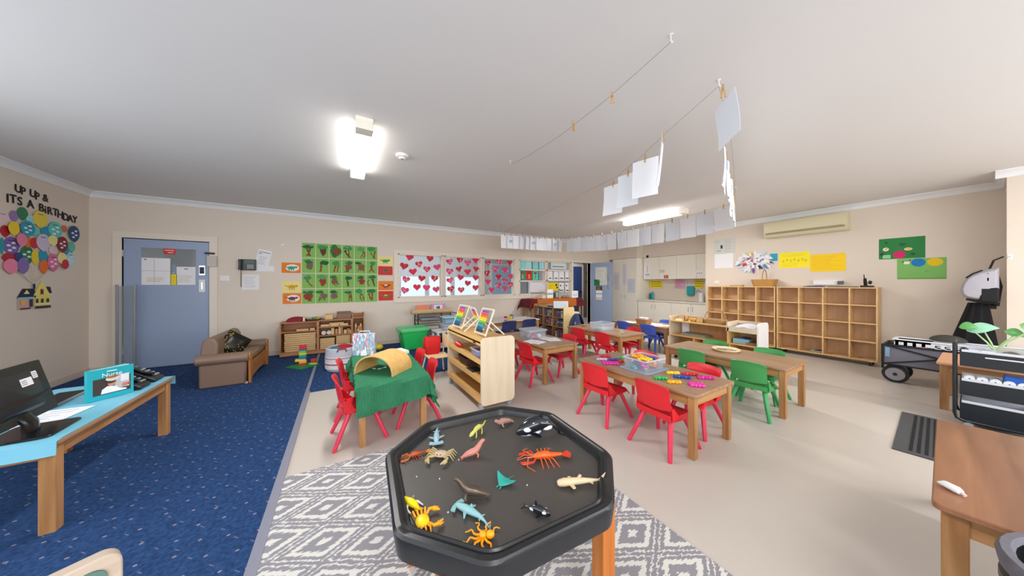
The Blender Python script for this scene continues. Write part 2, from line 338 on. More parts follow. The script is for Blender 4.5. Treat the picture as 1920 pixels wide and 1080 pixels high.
for u in (219,252):
    x=WY(u,0,6.62)[0]+2.93
    B().bb((x-.013,.01,.0),(x+.013,.035,1.32),mat('aluminium_matt',(150,152,156),.4,.6)).obj('upright',g,smooth=False,bevel=.003)
xa=WY(219,0,6.62)[0]+2.93; xb=WY(252,0,6.62)[0]+2.93
B().bb((xa,.018,.02),(xb,.022,1.3),GR).obj('clear_panel',g,smooth=False)
B().bb((xa-.02,-.01,0),(xb+.02,.05,.012),STEEL).obj('foot_plate',g,smooth=False)
# ---- door 2: the open blue door ----
d=bpy.data.objects.new('door_2',None); COL.objects.link(d); d['kind']='structure'; d.location=(7.09,6.77,0); d.rotation_euler=(0,0,R(-78))
W_=.74
B().bb((0,-.02,.01),(.16,.02,2.0),BLUED).bb((.58,-.02,.01),(W_,.02,2.0),BLUED).bb((.16,-.02,.01),(.58,.02,1.28),BLUED).bb((.16,-.02,1.86),(.58,.02,2.0),BLUED).obj('door_panel',d,smooth=False)
B().bb((.16,-.004,1.28),(.58,.004,1.86),mat('frosted_pane',(214,216,206),.5)).obj('glass_pane',d,smooth=False)
B().bb((.6,-.035,1.15),(.66,-.02,1.30),STEEL).bb((.62,-.05,1.24),(.70,-.035,1.26),STEEL).bb((.6,-.035,1.42),(.66,-.02,1.6),STEEL).obj('door_handle',d,smooth=False,bevel=.003)
struct('trim_10',B().bb((6.21,6.77,0),(6.30,6.94,2.07),FRAME).bb((7.08,6.785,0),(7.17,6.94,2.07),FRAME).bb((6.30,6.77,2.0),(7.08,6.94,2.07),FRAME),smooth=False)
# ---- kitchen alcove ----
KH=mat('chrome_pull',(170,172,172),.3,.8)
def cupboard(name,lab,x,y0,y1,z0,z1,n,group,pull,back,gaps=.006):
    t=thing(name,lab,'cupboard',(x,(y0+y1)/2,z0),0,group)
    h=(y1-y0)/2; B().bb((.02,-h,0),(back-x,h,z1-z0),CREAM).obj('carcass',t,smooth=False)
    w=(y1-y0)/n
    for i in range(n):
        a=-h+i*w+gaps/2; bx=B().bb((0,a,.004 if z0>1 else .02),(.018,a+w-gaps,z1-z0-.004),CREAM).obj('door',t,smooth=False,bevel=.002)
        if pull:
            yy=a+w-.06 if i%2==0 else a+.05; zz={'low':(z1-z0)-.22,'up':.06,'mid':.85}[pull]
            B().tube([(0,yy,zz),(-.025,yy,zz+.01),(-.025,yy,zz+.11),(0,yy,zz+.12)],.005,KH,6).obj('handle',bx)
cupboard('tall_cupboard','cream full height double cupboard in the corner beside the open blue door',7.95,5.69,6.62,0,2.14,2,None,'mid',8.59)
cupboard('wall_cupboard','row of cream wall cupboards above the kitchen counter',8.25,3.56,5.66,1.46,2.14,4,None,None,8.59)
cupboard('base_cupboard','row of cream base cupboards under the kitchen counter',7.97,3.56,5.66,0,.80,4,None,'low',8.59)
tag(B().bb((7.93,3.555,.80),(8.6,5.68,.835),mat('counter_laminate',(226,220,208),.35)).obj('countertop',smooth=False,bevel=.004),'pale laminate kitchen counter on cream base cupboards','countertop')
def kx(u,v): return WX(u,v,8.55)
def wallcard(name,u0,v0,u1,v1,x,c,label,cat,group=None,marks=None,yw=None):
    y0,z1=WX(u0,v0,x); y1,z0=WX(u1,v1,x); c_=Card(abs(y0-y1),z1-z0,c)
    if marks: marks(c_,abs(y0-y1),z1-z0)
    return onX(c_,name,(y0+y1)/2,(z0+z1)/2,label,cat,group,x=x)
YEL=col((238,214,40),.7); 
def ylw(c,w,h): 
    for i in range(3): c.rect(0,h*(.3-.28*i),w*.85,h*.07,INK)
wallcard('kitchen_sign',1218,526,1242,540,8.58,YEL,'yellow printed sign on the splashback beside teal bottles','sign',None,ylw)
wallcard('kitchen_sign',1302,525,1318,540,8.58,YEL,'yellow printed sign on the splashback above the tap','sign',None,ylw)
wallcard('kitchen_notice',1265,522,1283,541,8.58,col((214,168,188),.7),'pink printed chart on the kitchen splashback','notice',None,lambda c,w,h:c.lines(0,h*.35,w*.8,5,h*.16,col((160,70,110)),.01))
wallcard('kitchen_notice',1284,526,1288,541,8.58,col((226,190,200),.7),'narrow pink strip notice beside the pink kitchen chart','notice')
wallcard('kitchen_notice',1200,528,1208,544,8.58,col((150,196,214),.7),'small blue and white notice at the splashback end by the tall cupboard','notice',None,lambda c,w,h:c.oval(0,-h*.2,w*.3,h*.2,col((60,140,190))))
wallcard('kitchen_notice',1208,497,1220,518,8.246,WHITE,'white sheet with an orange line on the left wall cupboard door','notice',None,lambda c,w,h:(c.rect(0,h*.12,w*.1,h*.6,col((226,150,110))),c.rect(0,-h*.36,w*.6,h*.12,col((160,175,195)))))
wallcard('kitchen_label',1245,516,1253,522,8.246,col((200,50,48),.6),'small red label on the wall cupboards','label',None,lambda c,w,h:c.lines(0,h*.2,w*.7,2,h*.4,WHITE,.008))
wallcard('kitchen_label',1305,506,1318,514,8.246,WHITE,'white label with red dots on the right wall cupboard door','label',None,lambda c,w,h:[c.oval(w*q,-h*.25,w*.07,h*.12,col((190,50,60))) for q in (-.3,0,.3)])
wallcard('kitchen_label',1237,506,1246,511,8.246,col((205,205,200),.6),'faint grey label on the middle wall cupboard door','label')
wallcard('cupboard_sheet',1152,512,1161,543,7.945,col((214,216,226),.7),'pale grey sheet on the left tall cupboard door','notice',None,lambda c,w,h:c.lines(0,h*.3,w*.7,5,h*.1,GREYINK,.004))
wallcard('cupboard_sheet',1168,496,1174,534,7.945,col((216,210,224),.7),'narrow lilac sheet near the cupboard door join','notice')
wallcard('cupboard_sheet',1177,523,1191,549,7.945,col((206,209,220),.7),'wide pale grey sheet on the right tall cupboard door','notice',None,lambda c,w,h:c.lines(0,h*.3,w*.7,6,h*.1,GREYINK,.004))
wallcard('black_sensor',1212,479,1216,483,8.24,BLACK,'small black round sensor above the wall cupboards','sensor')
TEAL=mat('teal_plastic',(40,160,172),.3)
y_,z_=WX(1294,0,8.5)[0],0
t=thing('paper_towel_dispenser','rounded teal towel dispenser on the kitchen splashback','dispenser',(8.6,WX(1294,540,8.5)[0],1.13))
B().prism(rrect(-.09,-.13,.09,.13,.04),-.12,-.001,TEAL,'yz').obj('cover',t,bevel=.01); B().bb((-.1,-.07,-.14),(-.03,.07,-.125),mat('dark_teal',(20,90,100),.4)).obj('slot',t,smooth=False)
for k,(u,h,c) in enumerate(((1219,.2,(20,110,110)),(1223.5,.25,(30,150,165)))):
    y=WX(u,560,8.35)[0]; t=thing('cleaning_bottle',['dark teal short bottle standing on the kitchen counter','taller teal bottle standing on the kitchen counter'][k],'bottle',(8.35,y,.835))
    B().lathe((0,0,0),[(0,0),(.038,0),(.04,.01),(.04,h*.8),(.02,h*.9),(.015,h*.92),(0,h*.92)],col(c,.3),14).obj('body',t); B().cyl((0,0,h*.92),(0,0,h+.02),.016,col((210,120,70),.4)).obj('cap',t)
y=WX(1310,560,8.4)[0]
t=thing('kitchen_tap','chrome gooseneck tap at the kitchen counter','tap',(8.45,y,.835))
B().tube([(0,0,0),(0,0,.24),(-.03,0,.3),(-.09,0,.32),(-.15,0,.29),(-.16,0,.24)],.011,STEEL,8).obj('spout',t); B().cyl((0,0,0),(0,0,.05),.02,STEEL).obj('base',t); B().tube([(0,.0,.05),(0,-.07,.09)],.007,STEEL,6).obj('lever',t)
t=thing('paper_roll','white paper towel roll beside the kitchen tap','roll',(8.35,WX(1316,545,8.35)[0]+.02,.835)); B().lathe((0,0,0),[(.02,0),(.06,0),(.06,.25),(.02,.25),(.02,0)],WHITE,18).obj('paper',t); B().cyl((0,0,0),(0,0,.28),.01,STEEL).obj('spindle',t)
# ---- ceiling lights ----
GLOW=mat('lit_diffuser',(255,255,250),.4,emit=(255,250,242),es=9.)
def batten(lab,x,y0,y1,w=.13):
    t=thing('ceiling_light',lab,'light',(x,(y0+y1)/2,H),0,None); h=(y1-y0)/2
    B().bb((-w/2,-h,-.035),(w/2,h,0),CREAM).bb((-w/2,-h,-.10),(w/2,-h+.12,-.035),CREAM).bb((-w/2,h-.03,-.10),(w/2,h,-.035),CREAM).obj('housing',t,smooth=False,bevel=.004)
    B().bb((-w/2-.006,-h+.12,-.099),(w/2+.006,h-.03,-.035),GLOW).obj('diffuser',t,smooth=False)
batten('lit fluorescent batten on the ceiling above the blue carpet side',.16,2.62,3.93)
batten('lit fluorescent batten on the ceiling near the kitchen side',5.33,2.80,4.12)
batten('unseen fill batten added on the ceiling behind the camera, carpet side',.16,-2.05,-.75)  # this batten and the next are unseen, added to house the fill lights
batten('unseen fill batten added on the ceiling behind the camera, vinyl side',4.6,-2.05,-.75)
t=thing('smoke_detector','round white smoke detector on the ceiling beside the batten light','smoke detector',(.55,3.2,H))
B().lathe((0,0,0),[(0,-.045),(.03,-.045),(.035,-.03),(.06,-.025),(.065,0),(0,0)],mat('white_plastic',(232,232,230),.4),20).obj('body',t); B().sph((0,0,-.045),(.008,.008,.004),BLACK,8,4).obj('lens',t)
# air conditioner
t=thing('air_conditioner','cream wall mounted air conditioner high on the right wall','air conditioner',(7.6,1.81,2.26))
ACM=mat('aged_cream_plastic',(214,206,172),.45); ACD=mat('ac_shadow_slot',(150,142,110),.6)
B().prism([(0,.0),(-.14,.0),(-.19,.04),(-.205,.10),(-.205,.26),(-.19,.295),(0,.30)],-.56,.56,ACM,'xy').obj('casing',t)
c=t.children[0]; 
for v in c.data.vertices: x,y,z=v.co; v.co=(x,z,y)
c.data.flip_normals()
B().bb((-.208,-.53,.055),(-.2,.53,.085),ACD).obj('louvre',t,smooth=False); B().bb((-.209,-.5,.09),(-.204,.5,.094),ACD).obj('seam',t,smooth=False)
# light switch, hooks
tag(B().bb((7.585,3.25,1.33),(7.6,3.36,1.4),CREAM).obj('socket',smooth=False,bevel=.003),'cream wall plate under the white sheets left of the fan of paper hands','socket')
tag(B().bb((-1.80,6.788,1.38),(-1.68,6.8,1.47),mat('white_plastic',(232,232,230),.4)).bb((-1.755,6.784,1.40),(-1.725,6.79,1.45),WHITE).obj('light_switch',smooth=False,bevel=.002),'white light switch on the wall right of the closed blue door','switch')
hk=[(1.547,.896),(2.168,.931),(1.612,2.738),(1.289,5.955)]
nm=['ceiling hook nearest the camera holding the bare string','ceiling hook above the single large sheet','ceiling hook at the far end of the bare string','ceiling hook near the heart windows']
for (x,y),l in zip(hk,nm):
    t=thing('ceiling_hook','white '+l,'hook',(x,y,H)); B().lathe((0,0,0),[(0,-.004),(.011,-.004),(.011,0),(0,0)],TRIMW,12).obj('plate',t); B().tube([(0,0,0),(0,0,-.03),(.008,0,-.04),(.016,0,-.034),(.016,0,-.026)],.0022,TRIMW,6).obj('hook',t)
# ================= things on the walls =================
ORD=['first','second','third','fourth','fifth','sixth','seventh','eighth','ninth']
# birthday lettering (left wall)
def L2(px,py): # point of the birthday display measured on the photograph, on the left wall
    return WX(px/4.153,340+py/4.153,-3.2)
LET=[('U',138,60,'first U of UP UP'),('P',176,78,'first P of UP UP'),('U',252,97,'second U of UP UP'),('P',286,118,'second P of UP UP'),('&',350,132,'ampersand after UP UP')]
LE2=[('I',55,134,'I of ITS'),('T',98,140,'T of ITS'),('S',150,158,'S of ITS'),('A',233,180,'single letter A between ITS and BIRTHDAY'),('B',318,208,'B of BIRTHDAY'),('i',350,222,'small i of BIRTHDAY'),('R',384,233,'R of BIRTHDAY'),('T',428,244,'T of BIRTHDAY'),('H',466,262,'H of BIRTHDAY'),('D',508,280,'D of BIRTHDAY'),('A',544,292,'A of BIRTHDAY'),('Y',580,300,'Y of BIRTHDAY')]
LBK=mat('black_card',(28,28,34),.7)
for big,ls in ((0,LET),(1,LE2)):
    for ch,px,py,nm in ls:
        y,z=L2(px,py); b=B(); vs,fs=text_polys(ch)
        S=.125 if not big else .135
        b.add([(v[0]*S*1.0,-.004,v[1]*S) for v in vs]+[(v[0]*S,0,v[1]*S) for v in vs],fs+[tuple(q+len(vs) for q in f[::-1]) for f in fs],LBK)
        # thicken the strokes
        b2=B(); b2.add([(v[0]*S*1.0+dx,-.004-.0003*k,v[1]*S+dz) for k,(dx,dz) in enumerate(((.004,0),(-.004,0),(0,.004),(0,-.004))) for v in vs],[tuple(q+k*len(vs) for q in f) for k in range(4) for f in fs],LBK)
        for q in (b2,): b.add(q.v,[tuple(f) for f in q.f],LBK)
        o=b.obj('paper_letter',smooth=False); o.location=(-3.199,y,z); o.rotation_euler=(0,rnd.uniform(-.06,.06),PI/2)
        tag(o,'black cut-out paper letter, the '+nm,'letter','birthday lettering on the left wall')
# balloons
BL=[(20,285,50,50,(226,200,208),'pale pink','t','cut by the left edge of the photo'),(102,270,34,42,(150,118,176),'purple','','at the top left beside the green one'),(166,250,40,48,(40,128,84),'green','','topmost of the cluster'),(225,305,34,42,(160,214,226),'light blue','','between the green and the yellow one'),
(296,295,54,62,(232,206,70),'yellow','t','with white clouds, top centre'),(85,365,42,52,(240,206,40),'yellow','','at the left above the red one'),(190,368,54,60,(30,150,180),'blue','c','with clouds, left of centre'),(36,388,38,44,(176,24,40),'red','','at the left under the pale pink one'),
(270,392,34,38,(110,200,190),'aqua','','behind the blue one in the centre'),(346,388,38,36,(24,150,190),'bright blue','','small, between two aqua ones'),(418,380,52,64,(90,200,190),'aqua','c','with clouds, upper right'),(484,368,20,26,(216,104,60),'orange','','small, upper right'),
(560,408,40,60,(34,72,122),'navy','c','with clouds, at the right edge'),(145,455,40,50,(232,130,160),'pink','','behind the purple one'),(84,505,62,72,(124,96,172),'purple','c','with clouds, large, left'),(6,500,20,60,(30,150,160),'teal','','cut by the left edge of the photo'),
(202,470,38,40,(232,112,30),'orange','','upper of the two orange ones in the middle'),(255,480,32,40,(200,28,48),'red','','in the middle left of the lavender one'),(320,475,52,64,(206,196,222),'pale lavender','t','in the middle'),(392,460,36,40,(236,226,150),'pale yellow','','right of the lavender one'),
(465,490,40,58,(140,24,44),'dark red','c','with clouds'),(552,512,30,40,(90,190,170),'aqua','','plain, at the right under the navy one'),(410,530,34,40,(232,206,212),'pale pink','','in the middle right'),(508,535,20,34,(30,150,180),'blue','','narrow, at the right'),
(52,595,48,36,(176,24,40),'dark red','','behind the pink one at lower left'),(128,590,30,36,(30,70,120),'navy','','behind the green cloud one'),(62,660,56,56,(236,134,166),'pink','','lowest at the left'),(155,655,44,60,(132,106,174),'purple','','lower left, hanging beside the strings'),
(205,575,54,72,(24,124,84),'green','c','with clouds'),(268,590,28,56,(236,206,40),'yellow','','behind the green cloud one'),(325,580,34,46,(24,150,180),'blue','','lower middle above the orange one'),(328,665,32,50,(236,110,30),'orange','','lowest in the middle'),
(400,632,44,66,(220,110,160),'pink','c','with clouds, lower right'),(465,600,34,44,(240,228,150),'pale yellow','','lower right'),(487,645,26,36,(196,30,50),'red','','lowest at the right'),(545,610,34,60,(180,220,228),'light blue','c','with clouds, lower right edge')]
for k,(px,py,rx,ry,c,cn,kind,where) in enumerate(BL):
    ya,_=L2(px-rx,py); yb,_=L2(px+rx,py); y=(ya+yb)/2; _,z=L2(px,py); _,z2=L2(px,py+ry); w=abs(yb-ya)/2*1.04; h=abs(z2-z)*1.04
    cd=B(); P=[]
    for i in range(22):
        t=2*PI*i/22; xx=w*cos(t); zz=h*sin(t); 
        if zz<0: xx*=1-.28*(abs(zz)/h)**2
        P.append((xx,zz))
    P2=P; cd.prism(P2,-.0025,0,col(c,.6),'xz'); cd.prism([(-.012,-h*1.06),(.012,-h*1.06),(0,-h*.95)],-.0025,0,col(c,.6),'xz')
    off=.0035
    if kind=='c':
        for qx,qz in ((-.35,.05),(.3,-.15),(-.2,-.45),(.25,.35)):
            cd.prism(ell(qx*w,qz*h,w*.28,h*.1,10),-off,-.0026,WHITE,'xz'); cd.prism(ell(qx*w,qz*h+h*.06,w*.14,h*.08,8),-off-.0003,-.0026,WHITE,'xz')
    if kind: cd.bb((-w*.4,-off,h*.55),(w*.35,-.0026,h*.62),INK)
    o=cd.obj('paper_balloon',smooth=False); o.location=(-3.199+.0036*(k%7),y,z); o.rotation_euler=(0,0,PI/2)
    tag(o,f'{cn} paper balloon {where}','balloon','paper balloons of the birthday display')
hub=L2(250,800); b=B()
for px,py in ((110,700),(160,715),(200,650),(240,660),(275,650),(330,715),(365,700),(300,700)):
    y,z=L2(px,py); b.tube([(-3.197,y,z),(-3.194,(y+hub[0])/2,(z+hub[1])/2-.0),(-3.197,*hub)],.003,mat('string_cord',(206,196,180),.8),4)
tag(b.obj('balloon_strings',origin=(-3.197,*hub)),'pale strings gathering under the paper balloons above the paper house','strings')
# generic paper cottage
y0,z0=L2(130,1000); y1,z1=L2(385,770); w=y1-y0; h=z1-z0; c=Card(.02,.02,col((196,176,172),.7)); NV=col((30,38,58),.7)
c.poly([(-w/2,-h/2),(0,-h/2),(0,-h*.12),(-w/2,-h*.12)],col((206,172,168),.7)); c.poly([(0,-h/2),(w/2,-h/2),(w/2,-h*.05),(0,-h*.05)],col((232,216,110),.7))
c.poly([(-w/2-.01,-h*.12),(.02,-h*.12),(.0,h*.2),(-w/2+.06,h*.2)],NV); c.rect(-w*.25,-h*.12,w*.5,h*.06,col((120,190,222),.7)); c.poly([(w*.34,h*.02),(w*.56,h*.02),(w*.5,h*.26),(w*.3,h*.26)],NV)
c.poly([(-.02,-h*.05),(w*.5,-h*.05),(w*.22,h*.5)],col((236,222,120),.7)); c.rect(w*.22,h*.08,.05,.07,col((190,120,60),.7)); c.rect(w*.22,h*.08,.03,.05,INK)
c.poly([(-w*.34,h*.02),(-w*.16,h*.02),(-w*.25,h*.16)],col((240,224,150),.7)); c.rect(-w*.36,-h*.27,.05,.06,col((232,180,90),.7)); c.rect(-w*.12,-h*.3,.04,.09,INK)
for q in (.06,.22,.4): c.rect(w*q,-h*.24,.03,.05,INK)
c.rect(w*.24,-h*.36,w*.5,.012,WHITE); c.rect(w*.24,-h*.47,w*.5,.03,INK); c.rect(-w*.3,-h*.48,w*.3,.02,col((120,60,80),.7)); c.rect(-.02,h*.28,.03,.06,NV)
onL(c,'paper_house',(y0+y1)/2,(z0+z1)/2,'paper cut-out cottage with yellow gable and dark roof below the balloon strings','paper house')
# telephone and sheets between the door and the paintings
def cardY(name,u0,v0,u1,v1,m,label,cat,group=None,marks=None,tilt=0,y=6.8,t=.002):
    x0,z1=WY(u0,v0,y); x1,z0=WY(u1,v1,y); c=Card(abs(x1-x0),z1-z0,m,t)
    if marks: marks(c,abs(x1-x0),z1-z0)
    return onY(c,name,(x0+x1)/2,(z0+z1)/2,label,cat,group,y=y,tilt=tilt)
cardY('wall_sheet',480,468,507,502,WHITE,'white sheet with a dark heading tilted above the wall telephone','notice',None,lambda c,w,h:(c.rect(0,h*.36,w*.8,h*.03,INK),c.rect(-w*.3,h*.27,w*.25,h*.03,INK),c.lines(0,h*.1,w*.6,7,h*.07,GREYINK)),tilt=.2,y=6.797)
cardY('wall_sheet',476,498,514,509,WHITE,'white sheet half hidden behind the tilted sheet','notice')
cardY('wall_sheet',454,515,486,543,WHITE,'printed white list below the wall telephone','notice',None,lambda c,w,h:c.lines(0,h*.38,w*.8,12,h*.065,GREYINK,.003))
x0,z1=WY(449,486);x1,z0=WY(481,507); w=x1-x0;h=z1-z0
t=thing('wall_telephone','black desk telephone mounted on the wall right of the blue door','telephone',((x0+x1)/2,6.8,(z0+z1)/2))
B().bb((-w/2,-.05,-h/2),(w/2,0,h/2),mat('charcoal_plastic',(52,56,60),.4)).obj('body',t,bevel=.008,smooth=False)
B().tube([(-w*.38,-.08,-h*.46),(-w*.38,-.085,0),(-w*.38,-.08,h*.46)],[.028,.02,.028],BLACK,8).obj('handset',t)
B().bb((-w*.15,-.056,h*.12),(w*.42,-.05,h*.42),mat('lcd_green',(40,84,60),.3)).obj('screen',t,smooth=False)
b=B()
for i in range(4):
    for j in range(4): b.bb((w*(.0+.1*i),-.056,-h*(.05+.1*j)),(w*(.06+.1*i),-.05,-h*(-.01+.1*j)),col((200,200,190)))
b.obj('keypad',t,smooth=False)
b=B(); b.tube([(-w*.38+.01*sin(q*2.2),-.03+.01*cos(q*2.2),-h*.5-q*.009) for q in range(34)],.004,BLACK,5); b.obj('coiled_cord',t)
# 24 tree paintings: 6 columns by 4 rows
GP=mat('green_painting_paper',(132,186,92),.8,noise=.06,nscale=9); BRN=[col(q,.8) for q in ((122,66,44),(96,58,46),(140,84,60),(150,60,40),(124,98,86))]; GRN=[col(q,.8) for q in ((40,120,60),(60,148,80),(28,100,52),(90,160,96))]; MUV=col((150,140,160),.8)
ROWN=['top','second','third','bottom']
gx0,gx1,gz0,gz1=-.665,.665,.937,2.13; cw=(gx1-gx0)/6; ch=(gz1-gz0)/4
kinds=['bent stroke trunk','thick red trunk under a green crown','arching green crown','thin trunk on a flat base','two leaning trunks','small dark bush','round brown mass','three stub trunks','small crooked twig','brown swirl','branching brown scribble','forked tree','short trunk with blue side mark','big grey-brown block','zigzag brown strokes','green topped fork','row of brown dabs','bare forked tree','large brown stack','dark round bush','stacked cross strokes','leaning brown ladder shape','small green headed post','thin trunk at the right edge']
for j in range(4):
    for i in range(6):
        q=random.Random(50+j*6+i); c=Card(cw-.012,ch-.014,GP); k=j*6+i; w=cw;h=ch
        def stroke(x0,z0,x1,z1,t,m,bend=0):
            P=[];Q=[]
            for n in range(7):
                s=n/6; x=x0+(x1-x0)*s+bend*sin(PI*s); z=z0+(z1-z0)*s; tt=t*(1+.35*sin(n*2.1+k)); P.append((x-tt/2,z)); Q.append((x+tt/2,z))
            if abs(z1-z0)<abs(x1-x0): P=[(a+t/2,b-t*.5) for a,b in P]; Q=[(a-t/2,b+t*.5) for a,b in Q]
            c.poly(P+Q[::-1],m)
        def blob(x,z,rx,rz,m):
            P=[(x+rx*(1+.25*q.uniform(-1,1))*cos(2*PI*n/12),z+rz*(1+.25*q.uniform(-1,1))*sin(2*PI*n/12)) for n in range(12)]; c.poly(P,m)
        br=q.choice(BRN); gr=q.choice(GRN)
        if k in (1,6,13,18): blob(w*.05,-.0,w*.26,h*.3,br); blob(0,h*.26,w*.36,h*.13,gr)
        if k in (2,): blob(0,0,w*.42,h*.42,GRN[0])
        if k in (0,3,4,5,7,8,12,17,22,23,11,15,21,9): 
            n=q.choice((1,2,2,3)); 
            for e in range(n): stroke(w*q.uniform(-.28,.3),-h*.38,w*q.uniform(-.3,.3),h*q.uniform(.05,.3),w*q.uniform(.08,.14),q.choice(BRN),w*q.uniform(-.14,.14))
            blob(w*q.uniform(-.15,.15),h*q.uniform(.2,.3),w*q.uniform(.24,.40),h*q.uniform(.10,.18),gr)
        if k in (10,14,16,19,20,18,9,2): 
            for e in range(7): stroke(w*q.uniform(-.3,.3),h*q.uniform(-.35,.1),w*q.uniform(-.3,.3),h*q.uniform(-.2,.35),w*.075,q.choice(BRN))
            blob(w*q.uniform(-.15,.15),h*.0,w*.24,h*.2,q.choice(BRN[2:])); blob(w*q.uniform(-.2,.2),h*.26,w*.28,h*.10,gr)
        if k%3==0: blob(w*q.uniform(-.2,.3),h*.33,w*.12,h*.05,MUV)
        cn=['first','second','third','fourth','fifth','last'][i]
        onY(c,'tree_painting',gx0+cw*(i+.5),gz1-ch*(j+.5),f"green tree painting, {kinds[k]}, {cn} in the {ROWN[j]} row",'painting','green tree paintings on the back wall')
# animal sheets either side
ORG=col((236,126,24),.7); PYE=col((240,222,140),.7); RD=col((214,44,44),.7)
def animal(body,legs=True,patch=True,c2=None):
    def f(c,w,h):
        if patch: c.oval(w*.06,0,w*.36,h*.34,WHITE)
        m=col(body,.7); c.oval(0,0,w*.2,h*.16,m); c.oval(w*.24,h*.06,w*.09,h*.1,m); c.poly([(-w*.15,h*.04),(-w*.38,h*.16),(-w*.38,h*.1),(-w*.15,-h*.08)],m)
        if legs:
            for q in (-.12,.0,.12): c.rect(w*q,-h*.2,w*.045,h*.18,m)
        if c2: c.oval(0,h*.05,w*.12,h*.08,col(c2,.7))
    return f
AS=[(528,492,564,512,ORG,(60,160,110),'orange sheet with a green lizard, left of the tree paintings',None,1),(529,527,565,548,PYE,(206,160,40),'pale yellow sheet with a yellow long-tailed animal, left of the tree paintings',None,0),(530,550,565,569,ORG,(130,70,50),'orange sheet with a brown animal, lowest left of the tree paintings',(100,50,36),1),
(709,480,736,498,PYE,(40,140,100),'pale yellow sheet with a green turtle, topmost right of the tree paintings',(70,170,120),0),(709,499,736,516,RD,(120,110,70),'red sheet with a framed olive animal, second right of the tree paintings',(60,90,60),0),(709.5,527,737,544,ORG,(130,60,40),'orange sheet with a brown and white shape, third right of the tree paintings',(236,236,230),0),(709.5,546,737,563,RD,(60,140,60),'red sheet with a green and yellow round animal, lowest right of the tree paintings',(236,190,40),0)]
for u0,v0,u1,v1,m,cb,lb,c2,pt in AS: cardY('animal_sheet',u0,v0,u1,v1,m,lb,'drawing','coloured animal drawings beside the tree paintings',animal(cb,True,pt,c2))
tag(B().cyl((WY(530,459)[0],6.8,WY(530,459)[1]),(WY(530,459)[0],6.785,WY(530,459)[1]),.02,WHITE).obj('wall_stud',origin=(WY(530,459)[0],6.8,WY(530,459)[1])),'small round white stud on the wall above the tree paintings','stud')
# 43 paper hearts on the panes
def hpt(n=20):
    P=[]
    for i in range(n):
        t=2*PI*i/n; P.append((16*sin(t)**3/17,(13*cos(t)-5*cos(2*t)-2*cos(3*t)-cos(4*t)+2.5)/17))
    return P
HP=hpt()
panes=[[(255,285),(460,300),(200,375),(352,355),(430,405),(533,385),(292,430),(220,507),(378,497),(505,497),(208,617),(330,585),(425,590),(523,607)],
[(657,330),(758,312),(838,342),(917,318),(657,427),(752,403),(838,432),(920,403),(662,517),(765,487),(838,545),(918,490),(670,605),(772,612),(917,590)],
[(1042,343),(1155,325),(1258,340),(1115,405),(1213,412),(1033,445),(1147,482),(1268,477),(1040,530),(1207,522),(1143,565),(1268,560),(1075,612),(1210,600)]]
rows=[[2,2,3,3,4],[4,4,4,3],[3,2,3,2,4]]
rowd=[[[0,1],[2,3,4,5],[6],[7,8,9],[10,11,12,13]],[[0,1,2,3],[4,5,6,7],[8,9,10,11],[12,13,14]],[[0,1,2],[3,4],[5,6,7],[8,9],[10,11],[12,13]]]
rn=[['top','upper middle','centre','lower middle','bottom'],['top','second','third','bottom'],['top','second','third','fourth','fifth','bottom']]
pn=['left','middle','right']
HC=[((196,22,40),'red'),((214,38,72),'crimson'),((222,60,110),'pink')]
for p in range(3):
    for r_,idx in enumerate(rowd[p]):
        for k,i in enumerate(sorted(idx,key=lambda q:panes[p][q][0])):
            px,py=panes[p][i]; x,z=WY(720+px/5.333,430+(py-2)/5.333,6.85); q=random.Random(p*50+i); sz=q.uniform(.088,.100); patt=q.random()<.55; cc,cn=HC[q.randrange(3)]
            c=Card(sz*1.7,sz*.5,WHITE,.001); c.T=Matrix.Translation((0,0,-sz*.62)); a=q.uniform(-.25,.25); m=col(cc,.6)
            c.poly([((x_*cos(a)-z_*sin(a))*sz,(x_*sin(a)+z_*cos(a))*sz+sz*.62) for x_,z_ in HP],m)
            if patt:
                for e in range(5): c.rect(sz*q.uniform(-.45,.45),sz*(.62+q.uniform(-.3,.5)),sz*.3,sz*.09,WHITE,q.uniform(0,3))
            side=('only one' if len(idx)==1 else ['leftmost','second from left','third from left','rightmost'][k if k<len(idx)-1 else 3])
            onY(c,'paper_heart',x,z,f"{'patterned' if patt else 'plain'} {cn} paper heart, {side}, {rn[p][r_]} row of the {pn[p]} heart pane",'heart','paper hearts on the glazed screen',y=6.858)
# sheets behind the two right panes
TL=[col(q,.7) for q in ((150,220,218),(166,222,226),(140,214,206),(158,212,232))]
for k,(a,b_) in enumerate(((974.5,984),(984.5,996.5),(999,1009),(1011,1021.5))): cardY('teal_sheet',a,488,b_,505,TL[k],f"{['greenish','widest','aqua','bluish'][k]} pale teal sheet, {['leftmost','second from left','third from left','rightmost'][k]} at the top of the window beside the hearts",'sheet','pale teal sheets in the window',y=6.85)
for (a,b_,m,m2,l) in ((975,985,col((60,150,104),.7),col((206,196,160),.7),'green card with a pale trunk shape in the window right of the hearts'),(986.5,997.5,col((206,50,40),.7),col((240,180,90),.7),'red card with a yellow figure shape in the window right of the hearts'),(999,1008.5,col((80,214,180),.7),col((70,150,80),.7),'mint card with a green tree shape in the window right of the hearts')):
    cardY('craft_card',a,507,b_,525,m,l,'card','coloured craft cards in the window',lambda c,w,h:(c.poly([(-w*.1,-h*.35),(w*.1,-h*.35),(w*.06,h*.2),(-w*.06,h*.2)],m2),c.oval(0,h*.22,w*.35,h*.1,col((150,50,50),.7))),y=6.85)
cardY('window_notice',1033,491,1060,505,col((214,226,230),.7),'wide pale scalloped notice at the top of the last window','notice',None,lambda c,w,h:c.rect(0,-h*.15,w*.8,h*.1,INK),y=6.85)
